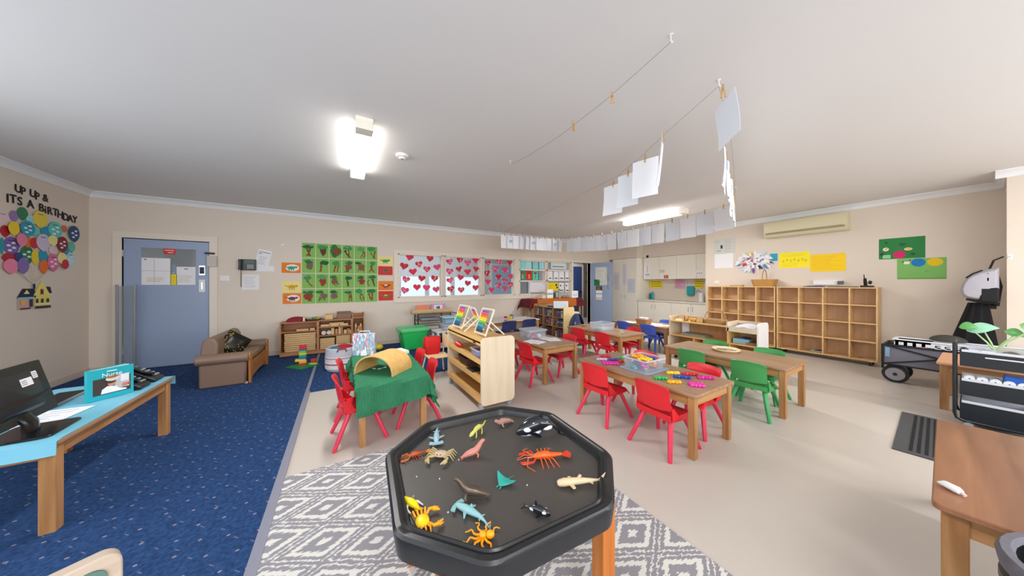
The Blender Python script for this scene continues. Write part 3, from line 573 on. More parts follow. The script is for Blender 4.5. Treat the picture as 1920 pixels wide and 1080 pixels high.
for k,(a,b_) in enumerate(((1027,1036),(1038,1047),(1048,1057.5),(1059.5,1068))):
    cardY('photo_notice',a,507,b_,525,WHITE,f"white captioned notice, {['leftmost','second from left','third from left','rightmost'][k]}, upper row in the last window",'notice','white captioned notices in the last window',lambda c,w,h:c.rect(0,-h*.32,w*(.5+.1*k),h*.1,INK),y=6.85)
for k,(a,b_) in enumerate(((1048,1057.5),(1059.5,1068))):
    cardY('photo_notice',a,530,b_,548,WHITE,f"white notice with a dark drawing, {['left','right'][k]} one of the lower row in the last window",'notice','white captioned notices in the last window',lambda c,w,h:(c.rect(0,-h*.3,w*.6,h*.1,INK),c.oval(-w*.2,h*.2,w*.12,h*.1,INK)),y=6.85)
cardY('yellow_notice',1026,530,1047,545,col((240,216,20),.7),'bright yellow notice with black drawings in the last window','notice',None,lambda c,w,h:(c.oval(w*.3,h*.2,w*.1,h*.14,INK),c.oval(w*.38,-h*.1,w*.08,h*.12,INK),c.lines(-w*.15,h*.2,w*.4,3,h*.2,col((190,150,0)),.01)),y=6.85)
cardY('whiteboard',993,529,1021,549,col((222,224,230),.3),'small whiteboard standing in front of the window above the draped table','whiteboard',None,lambda c,w,h:(c.rect(w*.4,h*.35,w*.06,h*.1,GREYINK),c.rect(0,-h*.46,w,h*.05,STEEL)),y=6.745,t=.02)
# notices on the blue doors
cardY('door_notice',264,483,319.5,534,WHITE,'large white taped notice on the left of the blue door pane','notice',None,lambda c,w,h:(c.rect(-w*.35,h*.44,w*.08,h*.03,INK),c.rect(0,h*.02,w*.98,h*.008,GREYINK),c.rect(-w*.05,0,w*.01,h*.98,GREYINK),c.lines(0,-h*.25,w*.6,3,h*.06,col((206,190,150)),.01)),y=6.822)
cardY('door_notice',331,500,367,534,WHITE,'smaller white notice on the right of the blue door pane','notice',None,lambda c,w,h:(c.rect(0,h*.38,w*.2,h*.04,INK),c.lines(0,h*.0,w*.8,6,h*.07,col((196,190,160)),.005)),y=6.822)
cardY('door_notice',321,514,332,534,YEL,'narrow yellow notice between the two white sheets on the blue door','notice',y=6.822)
cardY('door_notice',323,497,329,513,col((150,170,200),.6),'slim grey-blue label above the yellow notice on the blue door','notice',None,lambda c,w,h:c.lines(0,h*.3,w*.7,3,h*.25,INK,.01),y=6.822)
cardY('red_sign',307,466,329,477,RD,'small red sign with white lines at the top of the blue door pane','sign',None,lambda c,w,h:(c.rect(0,h*.2,w*.8,h*.16,col((240,190,180))),c.rect(w*.1,-h*.2,w*.5,h*.16,col((240,190,180)))),y=6.82)
def ond2(x,z,w,h,m,label,cat,marks=None,name='door_notice'):
    c=Card(w,h,m); 
    if marks: marks(c,w,h)
    o=c.obj(name,smooth=False); M_=Matrix.Translation((7.09,6.77,0))@Matrix.Rotation(R(-78),4,'Z')@Matrix.Translation((x,-.024,z)); o.matrix_world=M_; tag(o,label,cat)
ond2(.22,1.36,.2,.2,col((20,124,60),.5),'green square sign on the pane of the open blue door','sign')
ond2(.34,1.62,.34,.42,col((216,220,214),.7),'pale chart on the frosted pane of the open blue door','chart',lambda c,w,h:c.lines(0,h*.35,w*.8,7,h*.1,GREYINK,.006))
ond2(.30,1.18,.22,.13,INK,'dark photo strip under the pane of the open blue door','photo',lambda c,w,h:c.lines(0,h*.2,w*.7,3,h*.25,col((170,120,80)),.02))
ond2(.30,.96,.22,.3,WHITE,'white notice with a teal stripe on the open blue door','notice',lambda c,w,h:(c.rect(0,h*.12,w,h*.1,col((110,170,180))),c.rect(0,-h*.35,w,h*.15,col((214,186,180)))))
for k,z in enumerate((1.72,1.40)): tag(B().bb((WY(1100,0,8.15)[0],8.13,z-.05),(WY(1105,0,8.15)[0],8.17,z+.05),BLACK).obj('door_latch',smooth=False,origin=(WY(1102,0,8.15)[0],8.15,z)),f"black latch on the dark hall wall, {'upper' if k==0 else 'lower'} one beyond the doorway",'latch')
# right wall sheets
wallcard('wall_chart',1338,449,1379,474,7.6,col((206,208,200),.7),'grey printed chart with a small dark drawing on the right wall','chart',None,lambda c,w,h:(c.rect(-w*.12,-h*.05,w*.1,h*.22,INK),c.lines(w*.2,h*.35,w*.35,6,h*.14,GREYINK,.006,3),c.lines(-w*.3,h*.35,w*.25,2,h*.1,GREYINK,.006,5),c.rect(-w*.25,-h*.3,w*.2,h*.05,GREYINK)))
wallcard('wall_sheet',1340,477,1375,502,7.6,WHITE,'blank white sheet below the grey chart on the right wall','sheet')
wallcard('blue_square',1444,476,1458,489,7.6,col((24,160,190),.6),'small turquoise paper square beside the first yellow poster','sheet')
wallcard('yellow_poster',1461,475,1518,501,7.6,col((250,232,24),.7),'lemon yellow poster with faint drawings on the right wall','poster',None,lambda c,w,h:(c.lines(0,h*.36,w*.85,2,h*.09,col((214,196,20)),.006),[c.oval(w*q,-h*.05+.02*(k%2),w*.03,h*.09,col((206,190,30))) for k,q in enumerate((-.35,-.22,-.1,.02,.15,.28,.38))],c.lines(0,-h*.25,w*.8,2,h*.1,col((214,196,20)),.006,4)))
wallcard('yellow_poster',1519,478,1586,508,7.6,col((250,208,14),.7),'golden yellow poster covered with faint writing on the right wall','poster',None,lambda c,w,h:c.lines(0,h*.36,w*.9,9,h*.09,col((214,170,10)),.005,9))
wallcard('collage_poster',1648,449,1735,483,7.6,col((36,128,62),.7),'dark green collage poster with a pink oval on the right wall','poster',None,lambda c,w,h:(c.oval(-w*.04,-h*.3,w*.14,h*.19,col((212,30,104),.7)),c.oval(-w*.34,-h*.02,w*.07,h*.09,col((240,226,190))),c.rect(-w*.33,-h*.0,w*.06,h*.04,col((206,80,60)),.5),c.oval(w*.15,-h*.06,w*.09,h*.07,col((236,210,140))),c.rect(w*.15,-h*.06,w*.12,h*.02,col((200,90,60))),c.rect(-w*.32,-h*.38,w*.18,h*.18,col((140,206,150))),c.oval(w*.03,h*.18,w*.08,h*.07,col((16,90,60))),c.oval(-w*.33,h*.3,w*.03,h*.05,col((16,70,40))),c.oval(-w*.43,-h*.25,w*.05,h*.07,col((10,70,44))),c.oval(w*.25,-h*.3,w*.05,h*.06,col((16,80,44)))))
wallcard('collage_poster',1682,486,1775,523,7.6,col((124,186,98),.7),'light green collage poster with blue and yellow ovals on the right wall','poster',None,lambda c,w,h:(c.oval(-w*.05,h*.3,w*.15,h*.2,col((10,124,190),.7)),c.oval(w*.28,h*.3,w*.16,h*.19,col((232,196,10),.7)),c.rect(-w*.29,h*.3,w*.12,h*.12,WHITE),c.oval(-w*.37,h*.35,w*.02,h*.03,INK),c.oval(-w*.22,h*.42,w*.02,h*.03,INK),c.rect(0,-h*.46,w*.98,h*.03,col((96,150,66))),c.oval(w*.12,-h*.12,w*.04,h*.015,col((90,140,80)))))
# fan of paper hands
q=random.Random(3); b=B(); cy,cz=WX(1413,490,7.58); CL=[(200,40,70),(120,60,150),(60,140,180),(90,160,80),(236,190,60),(40,60,110),(230,120,140),(190,220,230),(160,40,90)]
for k in range(150):
    a=q.uniform(0,2*PI); rr=math.sqrt(q.random()); px=.27*rr*cos(a); pz=.15*rr*sin(a); an=math.atan2(pz-.05,px)+q.uniform(-.4,.4) if rr>.45 else q.uniform(0,6.28)
    m=WHITE if q.random()<.74 else col(q.choice(CL),.7); L_=q.uniform(.08,.125); w_=L_*.34; y=-.002-.0006*(k%50)
    b.prism([(px+(u*cos(an)-v*sin(an)),pz+(u*sin(an)+v*cos(an))) for u,v in ((0,-w_*.4),(L_*.5,-w_*.6),(L_,0),(L_*.5,w_*.6),(0,w_*.4))],y,y+.0008,m,'xz')
o=b.obj('paper_hand_cluster',smooth=False); o.location=(7.595,cy,cz); o.rotation_euler=(0,0,-PI/2); tag(o,'oval cluster of white and coloured cut-out paper hands on the right wall','paper craft')
t=o.copy(); bpy.data.objects.remove(t)
# ================= chairs and tables =================
def chair_master(label,m,m2,name='plastic_chair'):
    t=thing(name,label,'chair')
    def seat(u,v):
        x=.035+.315*u; hw=.155+.012*sin(PI*u); y=(v*2-1); z=.302-.012*sin(PI*u)*(1-y*y)-.03*max(0,abs(y)-.82)/.18-.035*max(0,u-.88)/.12
        return (x,y*hw,z)
    B().grid(seat,14,12,m,.008).obj('seat',t)
    def back(u,v):
        y=(u*2-1); z0=.355-.012*(1-y*y); z1=.540-.012*abs(y)**9+.012*(1-y*y); z=z0+(z1-z0)*v; hw=.148+.002*v
        x=.030-.035*v-.028*(1-y*y)+.012*max(0,v-.85)/.15*-1
        return (x,y*hw,z)
    b=B().grid(back,14,8,m,-.010)
    for s in(-1,1):
        b.grid(lambda u,v,s=s:(.045-.016*v+.012*(u),s*(.152-.006*v)-s*.036*u*1.0+0,.265+.125*v) if True else 0,3,5,m,.010*s)
        b.grid(lambda u,v,s=s:(.030+.10*u*(1-v*.8),s*(.157-.006*v),.285+.09*v),4,4,m,.006*s)
    b.grid(lambda u,v:(.03-.01*(1-(2*u-1)**2),(2*u-1)*.15,.275+.045*v),10,2,m,.008)
    b.obj('backrest',t)
    for x0,x1 in((.09,-.035),(.24,.355)):
        for s in(-1,1):
            B().tube([(x0,s*.108,.29),(x0*.6+x1*.4,s*.134,.18),(x1,s*.180,.008),(x1,s*.181,0)],[(.024,.022),(.021,.018),(.0165,.0155),(.015,.014)],m2,8).obj('leg',t)
    B().bb((.06,-.11,.268),(.29,.11,.290),m2).obj('underframe',t,smooth=False,bevel=.004)
    return t
REDS=mat('red_plastic',(218,32,44),.36); REDL=mat('rose_red_leg_plastic',(222,52,84),.36); GRN1=mat('green_plastic',(66,154,84),.36); GRN2=mat('green_leg_plastic',(62,160,96),.36); BLU1=mat('blue_plastic',(60,88,184),.36); NAV1=mat('navy_plastic',(34,44,92),.36); BLU2=mat('blue_leg_plastic',(50,84,168),.36)
_first={}
def chair(x,y,rz,label,group,key):
    mm={'r':(REDS,REDL),'g':(GRN1,GRN2),'b':(BLU1,BLU2),'n':(NAV1,NAV1)}[key]
    if key not in _first:
        t=chair_master(label,*mm); t.location=(x,y,0.0); t.rotation_euler.z=R(rz); t['group']=group; _first[key]=t; return t
    return dup(_first[key],(x,y,0.0),R(rz),label,group)
def table(name,x0,x1,y0,y1,label,h=.50,top=None,leg=.052,rz=0,along='y'):
    cx,cy=(x0+x1)/2,(y0+y1)/2; t=thing(name,label,'table',(cx,cy,0),R(rz)); hx,hy=(x1-x0)/2,(y1-y0)/2
    top=top or (TOPY if along=='y' else TOPX)
    B().prism(rrect(-hx,-hy,hx,hy,.03),h-.024,h,top).obj('tabletop',t,bevel=.004)
    i=.045
    for a in (-1,1):
        B().bb((-hx+i,a*(hy-i)-.011,h-.10),(hx-i,a*(hy-i)+.011,h-.024),PINE).obj('apron',t,smooth=False)
        B().bb((a*(hx-i)-.011,-hy+i,h-.10),(a*(hx-i)+.011,hy-i,h-.024),PINEY).obj('apron',t,smooth=False)
        for c in (-1,1):
            B().box((a*(hx-.02-leg/2),c*(hy-.02-leg/2),(h-.024)/2),(leg,leg,h-.024),PINEZ).obj('leg',t,smooth=False,bevel=.005)
    return t
table('activity_table',2.26,2.90,1.12,2.36,'wooden activity table nearest the camera covered with coloured linking toys')
table('activity_table',3.72,4.36,1.01,2.26,'bare wooden table with a round plate between green chairs')
table('activity_table',2.26,2.88,2.97,4.20,'dark-topped wooden table with a clear box and loose sheets, beside the birch trolley shelf')
table('activity_table',3.77,4.40,2.98,4.24,'wooden table with a clear box and red chairs in front of the blue round chair')
table('activity_table',5.22,5.86,3.10,4.36,'wooden table with a wicker basket and blue chairs near the kitchen')
table('craft_table',2.72,4.02,5.45,6.10,'pale-topped table below the heart windows with navy chairs',top=mat('pale_laminate',(222,214,204),.4),along='x')
GR1='red plastic chairs at the tables'
for x,y,r,l in ((2.12,1.99,3,'red chair on the near left side of the toy table, the farther one'),(2.14,1.40,-2,'red chair nearest the camera at the toy table, back towards the camera'),
 (3.00,1.42,180,'red chair behind the toy table, only its rose legs and top rim showing'),(3.00,2.03,182,'red chair on the far side of the toy table hidden behind the clear toy box'),
 (2.10,3.20,2,'red chair between the birch shelf and the dark-topped table, nearest the shelf corner'),(2.10,3.78,-2,'red chair at the dark-topped table mostly hidden behind the birch shelf'),(2.99,3.30,178,'red chair on the right side of the dark-topped table'),
 (3.60,3.22,0,'red chair, back to the camera, in front of the frosted box on the far table'),(3.60,3.76,3,'red chair at the far table nearest the round navy chair'),(4.44,3.24,180,'red chair on the right side of the far table near the blue chairs'),
 (-.03,2.84,4,'red chair at the nearer left corner of the green cloth table'),(-.01,3.42,-3,'red chair at the farther left side of the green cloth table beside the striped basket'),(.80,2.95,178,'red chair on the right of the green cloth table nearer the birch shelf'),(.80,3.48,182,'red chair on the far right of the green cloth table')):
    chair(x,y,r,l,GR1,'r')
for x,y,r,l in ((3.57,1.83,0,'green chair on the near side of the bare table, left one'),(3.53,1.26,2,'large-looking green chair on the near side of the bare table, right one'),(4.40,1.94,180,'green chair on the shelf side of the bare table, behind the plate'),(4.40,1.36,178,'green chair on the shelf side of the bare table, rim only, at the right')):
    chair(x,y,r,l,'green plastic chairs','g')
for x,y,r,l in ((5.04,3.93,0,'bright blue chair at the basket table, the left one'),(5.06,3.39,2,'blue chair at the basket table with its back to the camera beside the low shelf'),(5.96,3.55,180,'blue chair on the far side of the basket table')):
    chair(x,y,r,l,'blue plastic chairs','b')
for x,y,r,l in ((3.02,5.16,90,'navy chair at the pale craft table, left one under the abacus'),(3.55,5.20,90,'navy chair at the pale craft table, right one')):
    o=chair(x,y,r,l,'navy chairs at the craft table','n'); o.scale=(1.08,1.15,1)
# ---- green cloth table ----
table('activity_table',.10,.68,2.60,3.78,'wooden table draped with a green woven cloth',leg=.05)
def drape(name,cx,cy,hx,hy,z,W,Hh,rz,m,label,cat,ox=0,oy=0,n=44,flare=.22,seed=1,ruf=.012,th=.004,drop=1.):
    def fn(u,v):
        a=(u*2-1)*W+ox; b=(v*2-1)*Hh+oy; x=a*cos(rz)-b*sin(rz); y=a*sin(rz)+b*cos(rz)
        dx=max(0,abs(x)-hx); dy=max(0,abs(y)-hy); sx=1 if x>0 else -1; sy=1 if y>0 else -1
        d=math.hypot(dx,dy)*drop; qx=min(max(x,-hx),hx); qy=min(max(y,-hy),hy); fl=flare*(dx*dy)**.5*1.6+ .06*d
        w=ruf*min(1,d/.1)*(sin(x*31+seed)+sin(y*27+seed*2)+.5*sin((x+y)*55))
        if dx or dy:
            nx=dx/(math.hypot(dx,dy)+1e-9); ny=dy/(math.hypot(dx,dy)+1e-9); r=.006+fl+w*.9
            qx+=sx*nx*r if dx else 0; qy+=sy*ny*r if dy else 0
            zz=z-max(0,d-.004)
        else: zz=z+.0012*(sin(x*40)*sin(y*37)+1)
        return (cx+qx,cy+qy,zz)
    b=B().grid(fn,n,n,m,-th); o=b.obj(name,origin=(cx,cy,z)); return tag(o,label,cat)
def weave(name,c1,c2,s=120):
    m=bpy.data.materials.new(name); m.use_nodes=True; nt=m.node_tree; b=nt.nodes['Principled BSDF']; b.inputs['Roughness'].default_value=.95; b.inputs['Specular IOR Level'].default_value=.1
    tc=nt.nodes.new('ShaderNodeTexCoord'); n=nt.nodes.new('ShaderNodeTexNoise'); n.inputs['Scale'].default_value=s; w=nt.nodes.new('ShaderNodeTexWave'); w.inputs['Scale'].default_value=28; w.inputs['Distortion'].default_value=3
    nt.links.new(tc.outputs['Object'],n.inputs[0]); nt.links.new(tc.outputs['Object'],w.inputs[0]); a=nt.nodes.new('ShaderNodeMath'); a.operation='ADD'; nt.links.new(n.outputs['Fac'],a.inputs[0]); nt.links.new(w.outputs['Fac'],a.inputs[1])
    r=nt.nodes.new('ShaderNodeValToRGB'); d=nt.nodes.new('ShaderNodeMath'); d.operation='MULTIPLY'; d.inputs[1].default_value=.55; nt.links.new(a.outputs[0],d.inputs[0]); nt.links.new(d.outputs[0],r.inputs[0])
    e=r.color_ramp.elements; e[0].position=.2; e[0].color=(*srgb(c1),1); e[1].position=.75; e[1].color=(*srgb(c2),1); nt.links.new(r.outputs[0],b.inputs['Base Color'])
    bp=nt.nodes.new('ShaderNodeBump'); bp.inputs['Strength'].default_value=.5; bp.inputs['Distance'].default_value=.004; nt.links.new(a.outputs[0],bp.inputs['Height']); nt.links.new(bp.outputs[0],b.inputs['Normal']); return m
drape('tablecloth',.39,3.19,.292,.592,.5055,.43,.74,R(8),weave('green_handwoven_cloth',(36,96,68),(66,136,100)),'green handwoven cloth draped over the table beside the rug','tablecloth',ox=.03,oy=-.05,seed=2,ruf=.016)
# wooden half-pipe arch
a0=(.09,2.99);b0=(.393,2.70);mx_,my_=(a0[0]+b0[0])/2,(a0[1]+b0[1])/2
ARCH=wood('bamboo_arch_outside',(206,160,92),(224,184,116),'x',.45); ang=math.atan2(b0[1]-a0[1],b0[0]-a0[0])
def arch(u,v): t=PI*u; return (-.20*cos(t)*1.0,.30*v,.006+.175*sin(t)**.85 if 0<u<1 else .006)
o=B().grid(arch,26,4,ARCH,.012).obj('wooden_arch'); o.location=(mx_,my_,.505); o.rotation_euler=(0,0,ang); tag(o,'curved wooden half-pipe arch standing on the green cloth','toy')
# little birds and leafy sprig under the arch
c=F(712,692,.51); b=B()
for k,(dx,dy,a) in enumerate(((0,0,.3),(.05,.03,1.2),(-.05,.03,2))): b.prism([(c[0]+dx+.02*cos(a+2.6)*q,c[1]+dy+.02*sin(a+2.6)*q) for q in(1,)]+[(c[0]+dx,c[1]+dy),(c[0]+dx+.03*cos(a),c[1]+dy+.03*sin(a)),(c[0]+dx+.02*cos(a-2.2),c[1]+dy+.02*sin(a-2.2))],.512,.517,WHITE)
tag(b.obj('paper_scraps',origin=(c[0],c[1],.512)),'small white paper scraps on the cloth under the wooden arch','paper scraps')
# open booklet behind the arch, and the printed tote
o=B().bb((-.13,-.1,0),(.13,.1,.03),WHITE).bb((-.128,-.098,.03),(.128,.098,.034),mat('book_page',(240,240,236),.7)).obj('sheet_stack',smooth=False); o.location=(.53,3.58,.512); o.rotation_euler=(0,0,.3); tag(o,'white stack of sheets behind the wooden arch','paper')
def printed_mat():
    m=bpy.data.materials.new('printed_pattern_plastic'); m.use_nodes=True; nt=m.node_tree; b=nt.nodes['Principled BSDF']; b.inputs['Roughness'].default_value=.35
    tc=nt.nodes.new('ShaderNodeTexCoord'); v=nt.nodes.new('ShaderNodeTexVoronoi'); v.inputs['Scale'].default_value=85; mp=nt.nodes.new('ShaderNodeMapping'); mp.inputs['Scale'].default_value=(1,1,.35); nt.links.new(tc.outputs['Object'],mp.inputs[0]); nt.links.new(mp.outputs[0],v.inputs['Vector'])
    s=nt.nodes.new('ShaderNodeSeparateColor'); nt.links.new(v.outputs['Color'],s.inputs[0]); r=nt.nodes.new('ShaderNodeValToRGB'); r.color_ramp.interpolation='CONSTANT'; nt.links.new(s.outputs[0],r.inputs[0]); e=r.color_ramp.elements
    e[0].position=0; e[0].color=(*srgb((120,190,206)),1); e[1].position=.3; e[1].color=(*srgb((206,176,190)),1)
    for p,c in((.5,(150,150,190)),(.68,(226,226,230)),(.84,(196,130,140))): x=e.new(p); x.color=(*srgb(c),1)
    nt.links.new(r.outputs[0],b.inputs['Base Color']); return m
PM=printed_mat()
t=thing('picture_wallet','clear wallet of small printed picture cards on the end of the green cloth table','bag',(.225,3.70,.512),R(-20))
B().bb((-.12,-.03,0),(.12,.03,.25),PM).obj('pocket',t,smooth=False,bevel=.006); B().bb((-.03,-.036,.0),(.03,-.031,.05),WHITE).obj('white_tag',t,smooth=False)
B().tube([(-.06,0,.25),(-.05,0,.275),(.05,0,.275),(.06,0,.25)],.005,col((190,210,220)),6).obj('handle',t)
# ---- striped basket, duck ----
t=thing('fabric_basket','round soft basket with grey, white and red stripes on the carpet','basket',(-.0,5.22,.006))
SB=[mat('basket_'+n,c,.95,noise=.1,nscale=60) for n,c in(('white',(226,222,224)),('grey',(190,192,200)),('red',(150,70,84)))]
prof=[(.20,0),(.225,.04),(.225,.10),(.228,.105),(.228,.12),(.225,.13),(.228,.19),(.225,.20),(.226,.215),(.222,.225),(.215,.33),(.20,.345)]; seq=[0,0,2,2,0,0,2,0,1,1,1]
b=B(); b.lathe((0,0,0),[(0,.004),(.20,0)],SB[0],28)
for k in range(len(prof)-1): b.lathe((0,0,0),prof[k:k+2],SB[seq[k]],28)
b.lathe((0,0,0),[(.20,.345),(.195,.32),(.19,.02),(0,.02)],SB[1],28); b.obj('body',t)
for s in(-1,1): B().tube([(-.06,s*.21,.30),(-.05,s*.225,.345),(.05,s*.225,.345),(.06,s*.21,.30)],.01,SB[2],6).obj('handle',t)
tag(B().sph((.03,5.25,.33),(.12,.1,.045),mat('red_felt',(176,30,40),.9)).sph((-.09,5.2,.33),(.07,.1,.03),mat('teal_felt',(60,120,130),.9)).obj('soft_toy',origin=(.02,5.22,.33)),'red and teal soft things lying in the striped basket','soft toy')
c=F(710.5,657); t=thing('toy_duck','small yellow toy on the carpet behind the green cloth table','toy',(c[0],c[1],.006)); B().sph((0,0,.06),(.08,.055,.055),mat('yellow_plastic',(238,206,30),.4)).sph((-.06,0,.12),.038,mat('yellow_plastic',(0,0,0))).obj('body',t); B().tube([(-.09,0,.115),(-.115,0,.11)],[.014,.006],mat('orange_plastic',(236,120,20),.4),6).obj('beak',t)
# ---- kids' sofa ----
LEA=mat('brown_leatherette',(128,104,88),.42,bump=.15,nscale=60); LEA2=mat('brown_leatherette_seat',(128,104,84),.4,bump=.15,nscale=60); SOW=wood('sofa_wood',(168,104,48),(196,132,72),'y',.4)
t=thing('sofa','small brown leather-look sofa with a wooden front beside the blue door','sofa',(-1.54,5.06,.006)); D_=.50; Wd=1.10
B().prism([(0,.02),(.44,.02),(.44,.22),(.42,.26),(.0,.26)],.09,Wd-.09,LEA,'xz').obj('base',t,bevel=.01)
B().bb((.10,.1,.255),(.46,Wd-.1,.335),LEA2).obj('seat_cushion',t,bevel=.025)
def bk(u,v): t_=u*PI*1.15-.1; return (.075+.085*cos(t_)*-1*0+.0+.08*(1-cos(t_))*.5+.0,.06+(Wd-.12)*v,.25+.40*(sin(min(t_,PI/2)) if t_<PI/2 else 1)-(0 if t_<PI/2 else .12*(1-sin(t_))))
B().prism([(0,.08),(0,.48),(.02,.59),(.07,.635),(.13,.62),(.165,.55),(.155,.30),(.15,.08)],.05,Wd-.05,LEA,'xz').obj('backrest',t,bevel=.02)
for k,y in enumerate((0,Wd-.10)):
    B().tube([(-.035,y+.04,.355),(-.02,y+.04,.355),(.47,y+.04,.355),(.487,y+.04,.355)],[(.05,.05),(.082,.07),(.082,.07),(.055,.05)],LEA,16).obj('arm_roll',t)
    P=[(0,.0),(.44,.0),(.455,.30),(.45,.36),(.02,.36),(0,.32)]
    B().prism(P,y,y+.10,LEA,'xz').obj('armrest',t,bevel=.02)
    B().prism([(y+.02,.0),(y+.085,.0),(y+.095,.30),(y+.10,.36),(y+.085,.405),(y+.04,.42),(y-.005,.405),(y-.02,.36),(y+.0,.30)],.468,.492,wood('sofa_wood_z',(168,104,48),(200,140,80),'z',.4),'yz').obj('arm_front',t,bevel=.004)
P=[(.10,.0+.03),(Wd*.25,.05),(Wd*.5,.065),(Wd*.75,.05),(Wd-.10,.03),(Wd-.10,.25),(.10,.25)]
B().prism(P,.45,.475,SOW,'yz').obj('front_rail',t)
for x in (.03,.42):
    for y in (.02,Wd-.07): B().bb((x,y,0),(x+.04,y+.05,.02),col((210,190,150))).obj('foot',t,smooth=False)
t=thing('cushion','black and gold sequin cushion leaning in the corner of the sofa','cushion',(-1.30,5.44,.49),R(22)); SEQ=mat('sequin_black',(34,36,30),.3,.4,noise=.5,nscale=60)
def cush(sg): return lambda u,v:((2*u-1)*.145,(sg*.045*(1-abs(2*u-1)**3)*(1-abs(2*v-1)**3)),(2*v-1)*.145)
b=B().grid(cush(1),10,10,SEQ).grid(cush(-1),10,10,SEQ); o=b.obj('cover',t); o.rotation_euler=(R(-18),R(38),0)
b=B(); q=random.Random(5); G2=mat('gold_sequins',(190,150,50),.3,.7)
for k in range(46):
    u=q.choice((q.uniform(.02,.22),q.uniform(.02,.98))); v=q.uniform(.02,.5) if u>.25 else q.uniform(.02,.98); x,y,z=cush(-1)(u,v); b.box((x,y-.002,z),(.010,.002,.010),G2,0)
o=b.obj('gold_sequins',t,smooth=False); o.rotation_euler=(R(-18),R(38),0)
# ---- block shelf by the back wall ----
SH=wood('old_pine_shelf',(158,104,66),(190,136,92),'x',.5); SHB=wood('old_pine_shelf_back',(164,108,66),(190,134,90),'x',.5)
Y0,Y1=6.48,6.78
def sx(u): return WY(u,0,Y0)[0]
X=[sx(524),sx(596),sx(660),sx(683)]
PLK=wood('block_maple',(206,166,112),(228,192,140),'x',.5)
t=thing('block_shelf','low old-pine shelf of wooden building blocks below the tree paintings','shelf',(X[0],Y1,0))
ox=X[0]
def loc_(b,a,c): b.bb((a[0]-ox,a[1]-Y1,a[2]),(c[0]-ox,c[1]-Y1,c[2]),b._m)
hs=[.63,.64,.74]
for k in range(3):
    b=B(); x0,x1,h=X[k]-ox,X[k+1]-ox,hs[k]
    b.bb((x0,-.3,.02),(x0+.02,0,h),SH).bb((x1-.02,-.3,.02),(x1,0,h),SH).bb((x0+.02,-.3,h-.02 if k<2 else .64),(x1-.02,0,h if k<2 else .66),SH).bb((x0+.02,-.3,.02),(x1-.02,0,.09),SH).bb((x0+.02,-.02,.09),(x1-.02,-.002,h-.02),SHB)
    for z in ((.45,) if k==0 else ((.34,.50) if k==1 else (.36,))): b.bb((x0+.02,-.29,z-.01),(x1-.02,-.02,z+.01),SH)
    b.obj(['left_bay','middle_bay','right_bay'][k],t,smooth=False)
def blk(name,lab,x0,x1,z0,z1,y0=None,y1=None,m=None,grp='wooden building blocks on the shelf',cat='block'):
    y0=y0 if y0 is not None else Y0+.03; y1=y1 if y1 is not None else Y0+.25
    tag(B().bb((x0,y0,z0),(x1,y1,z1),m or PLK).obj(name,smooth=False,bevel=.003,origin=((x0+x1)/2,(y0+y1)/2,z0)),lab,cat,grp)
n=9
for k in range(n):
    z=.092+.037*k; blk('long_plank',f"long pale plank in the left bay of the block shelf, {'bottom of its stack' if k==0 else ('top of its stack' if k==n-1 else ORD[k]+' up from the bottom')}",X[0]+.06+rnd.uniform(0,.01),X[1]-.03-rnd.uniform(0,.01),z,z+.031)
for c,(xa,xb,nn,nm) in enumerate(((X[1]+.03,(X[1]+X[2])/2-.012,6,'left'),((X[1]+X[2])/2+.012,X[2]-.03,7,'right'))):
    for k in range(nn):
        z=.092+.037*(k-.0); z=.092+.033*k
        blk('short_plank',f"short plank in the {nm} stack of the middle bay, {'bottom one' if k==0 else ('top one' if k==nn-1 else ORD[k]+' up from the bottom')}",xa,xb,z,z+.0275)
blk('thin_block','thin pale block, left of two on the upper shelf of the left bay',X[0]+.24,X[0]+.42,.462,.49); blk('thin_block','thin pale block, right of two on the upper shelf of the left bay',X[0]+.44,X[1]-.05,.462,.495)
for k,(a,b_) in enumerate(((.02,.30),(.31,.62),(.64,.93))): blk('top_plank',f"pale plank lying on the top shelf of the middle bay, {['left','centre','right'][k]} of three",X[1]+.03+a*(X[2]-X[1]-.06),X[1]+.03+b_*(X[2]-X[1]-.06),.512,.55)
blk('top_plank','thin pale plank lying across the other planks in the middle bay',X[1]+.18,X[1]+.42,.551,.575)
for k in range(2): 
    x=X[1]+.09+.085*k; tag(B().cyl((x,Y0+.03,.392),(x,Y0+.2,.392),.038,col((214,206,200))).obj('round_block',origin=(x,Y0+.1,.355)),f"pale round block lying on its side in the middle bay, {['left','right'][k]} one",'block','wooden building blocks on the shelf')
for k,(x,w,h) in enumerate(((.21,.05,.12),(.27,.05,.1),(.33,.04,.13),(.375,.03,.14),(.42,.05,.07),(.475,.05,.09),(.52,.03,.06))): blk('upright_block',f"upright wooden block in the middle bay, {ORD[k]} from left after the round ones",X[1]+x,X[1]+x+w,.352,.352+h,m=PINEZ if k%2 else PLK)
for k,(x,z,w,h) in enumerate(((.03,.372,.05,.07),(.09,.372,.05,.05),(.145,.372,.06,.09),(.04,.446,.04,.08),(.10,.425,.05,.06),(.15,.465,.04,.06))): blk('shaped_block',f"small shaped block in the right bay, {['left low','middle low','right low','left upper','middle upper','right upper'][k]} one",X[2]+.02+x*.8,X[2]+.02+(x+w)*.8,z,z+h,m=PLK if k%2 else SHB)
def box_(name,lab,cat,x0,x1,z0,h,m,y0=Y0+.05,y1=Y0+.22,lid=None):
    t=thing(name,lab,cat,((x0+x1)/2,(y0+y1)/2,z0)); w=(x1-x0)/2; d=(y1-y0)/2
    B().bb((-w,-d,0),(w,d,h),m).obj('body',t,smooth=False,bevel=.004); B().bb((-w-.003,-d-.003,h),(w+.003,d+.003,h+.012),lid or m).obj('lid',t,smooth=False,bevel=.003); return t
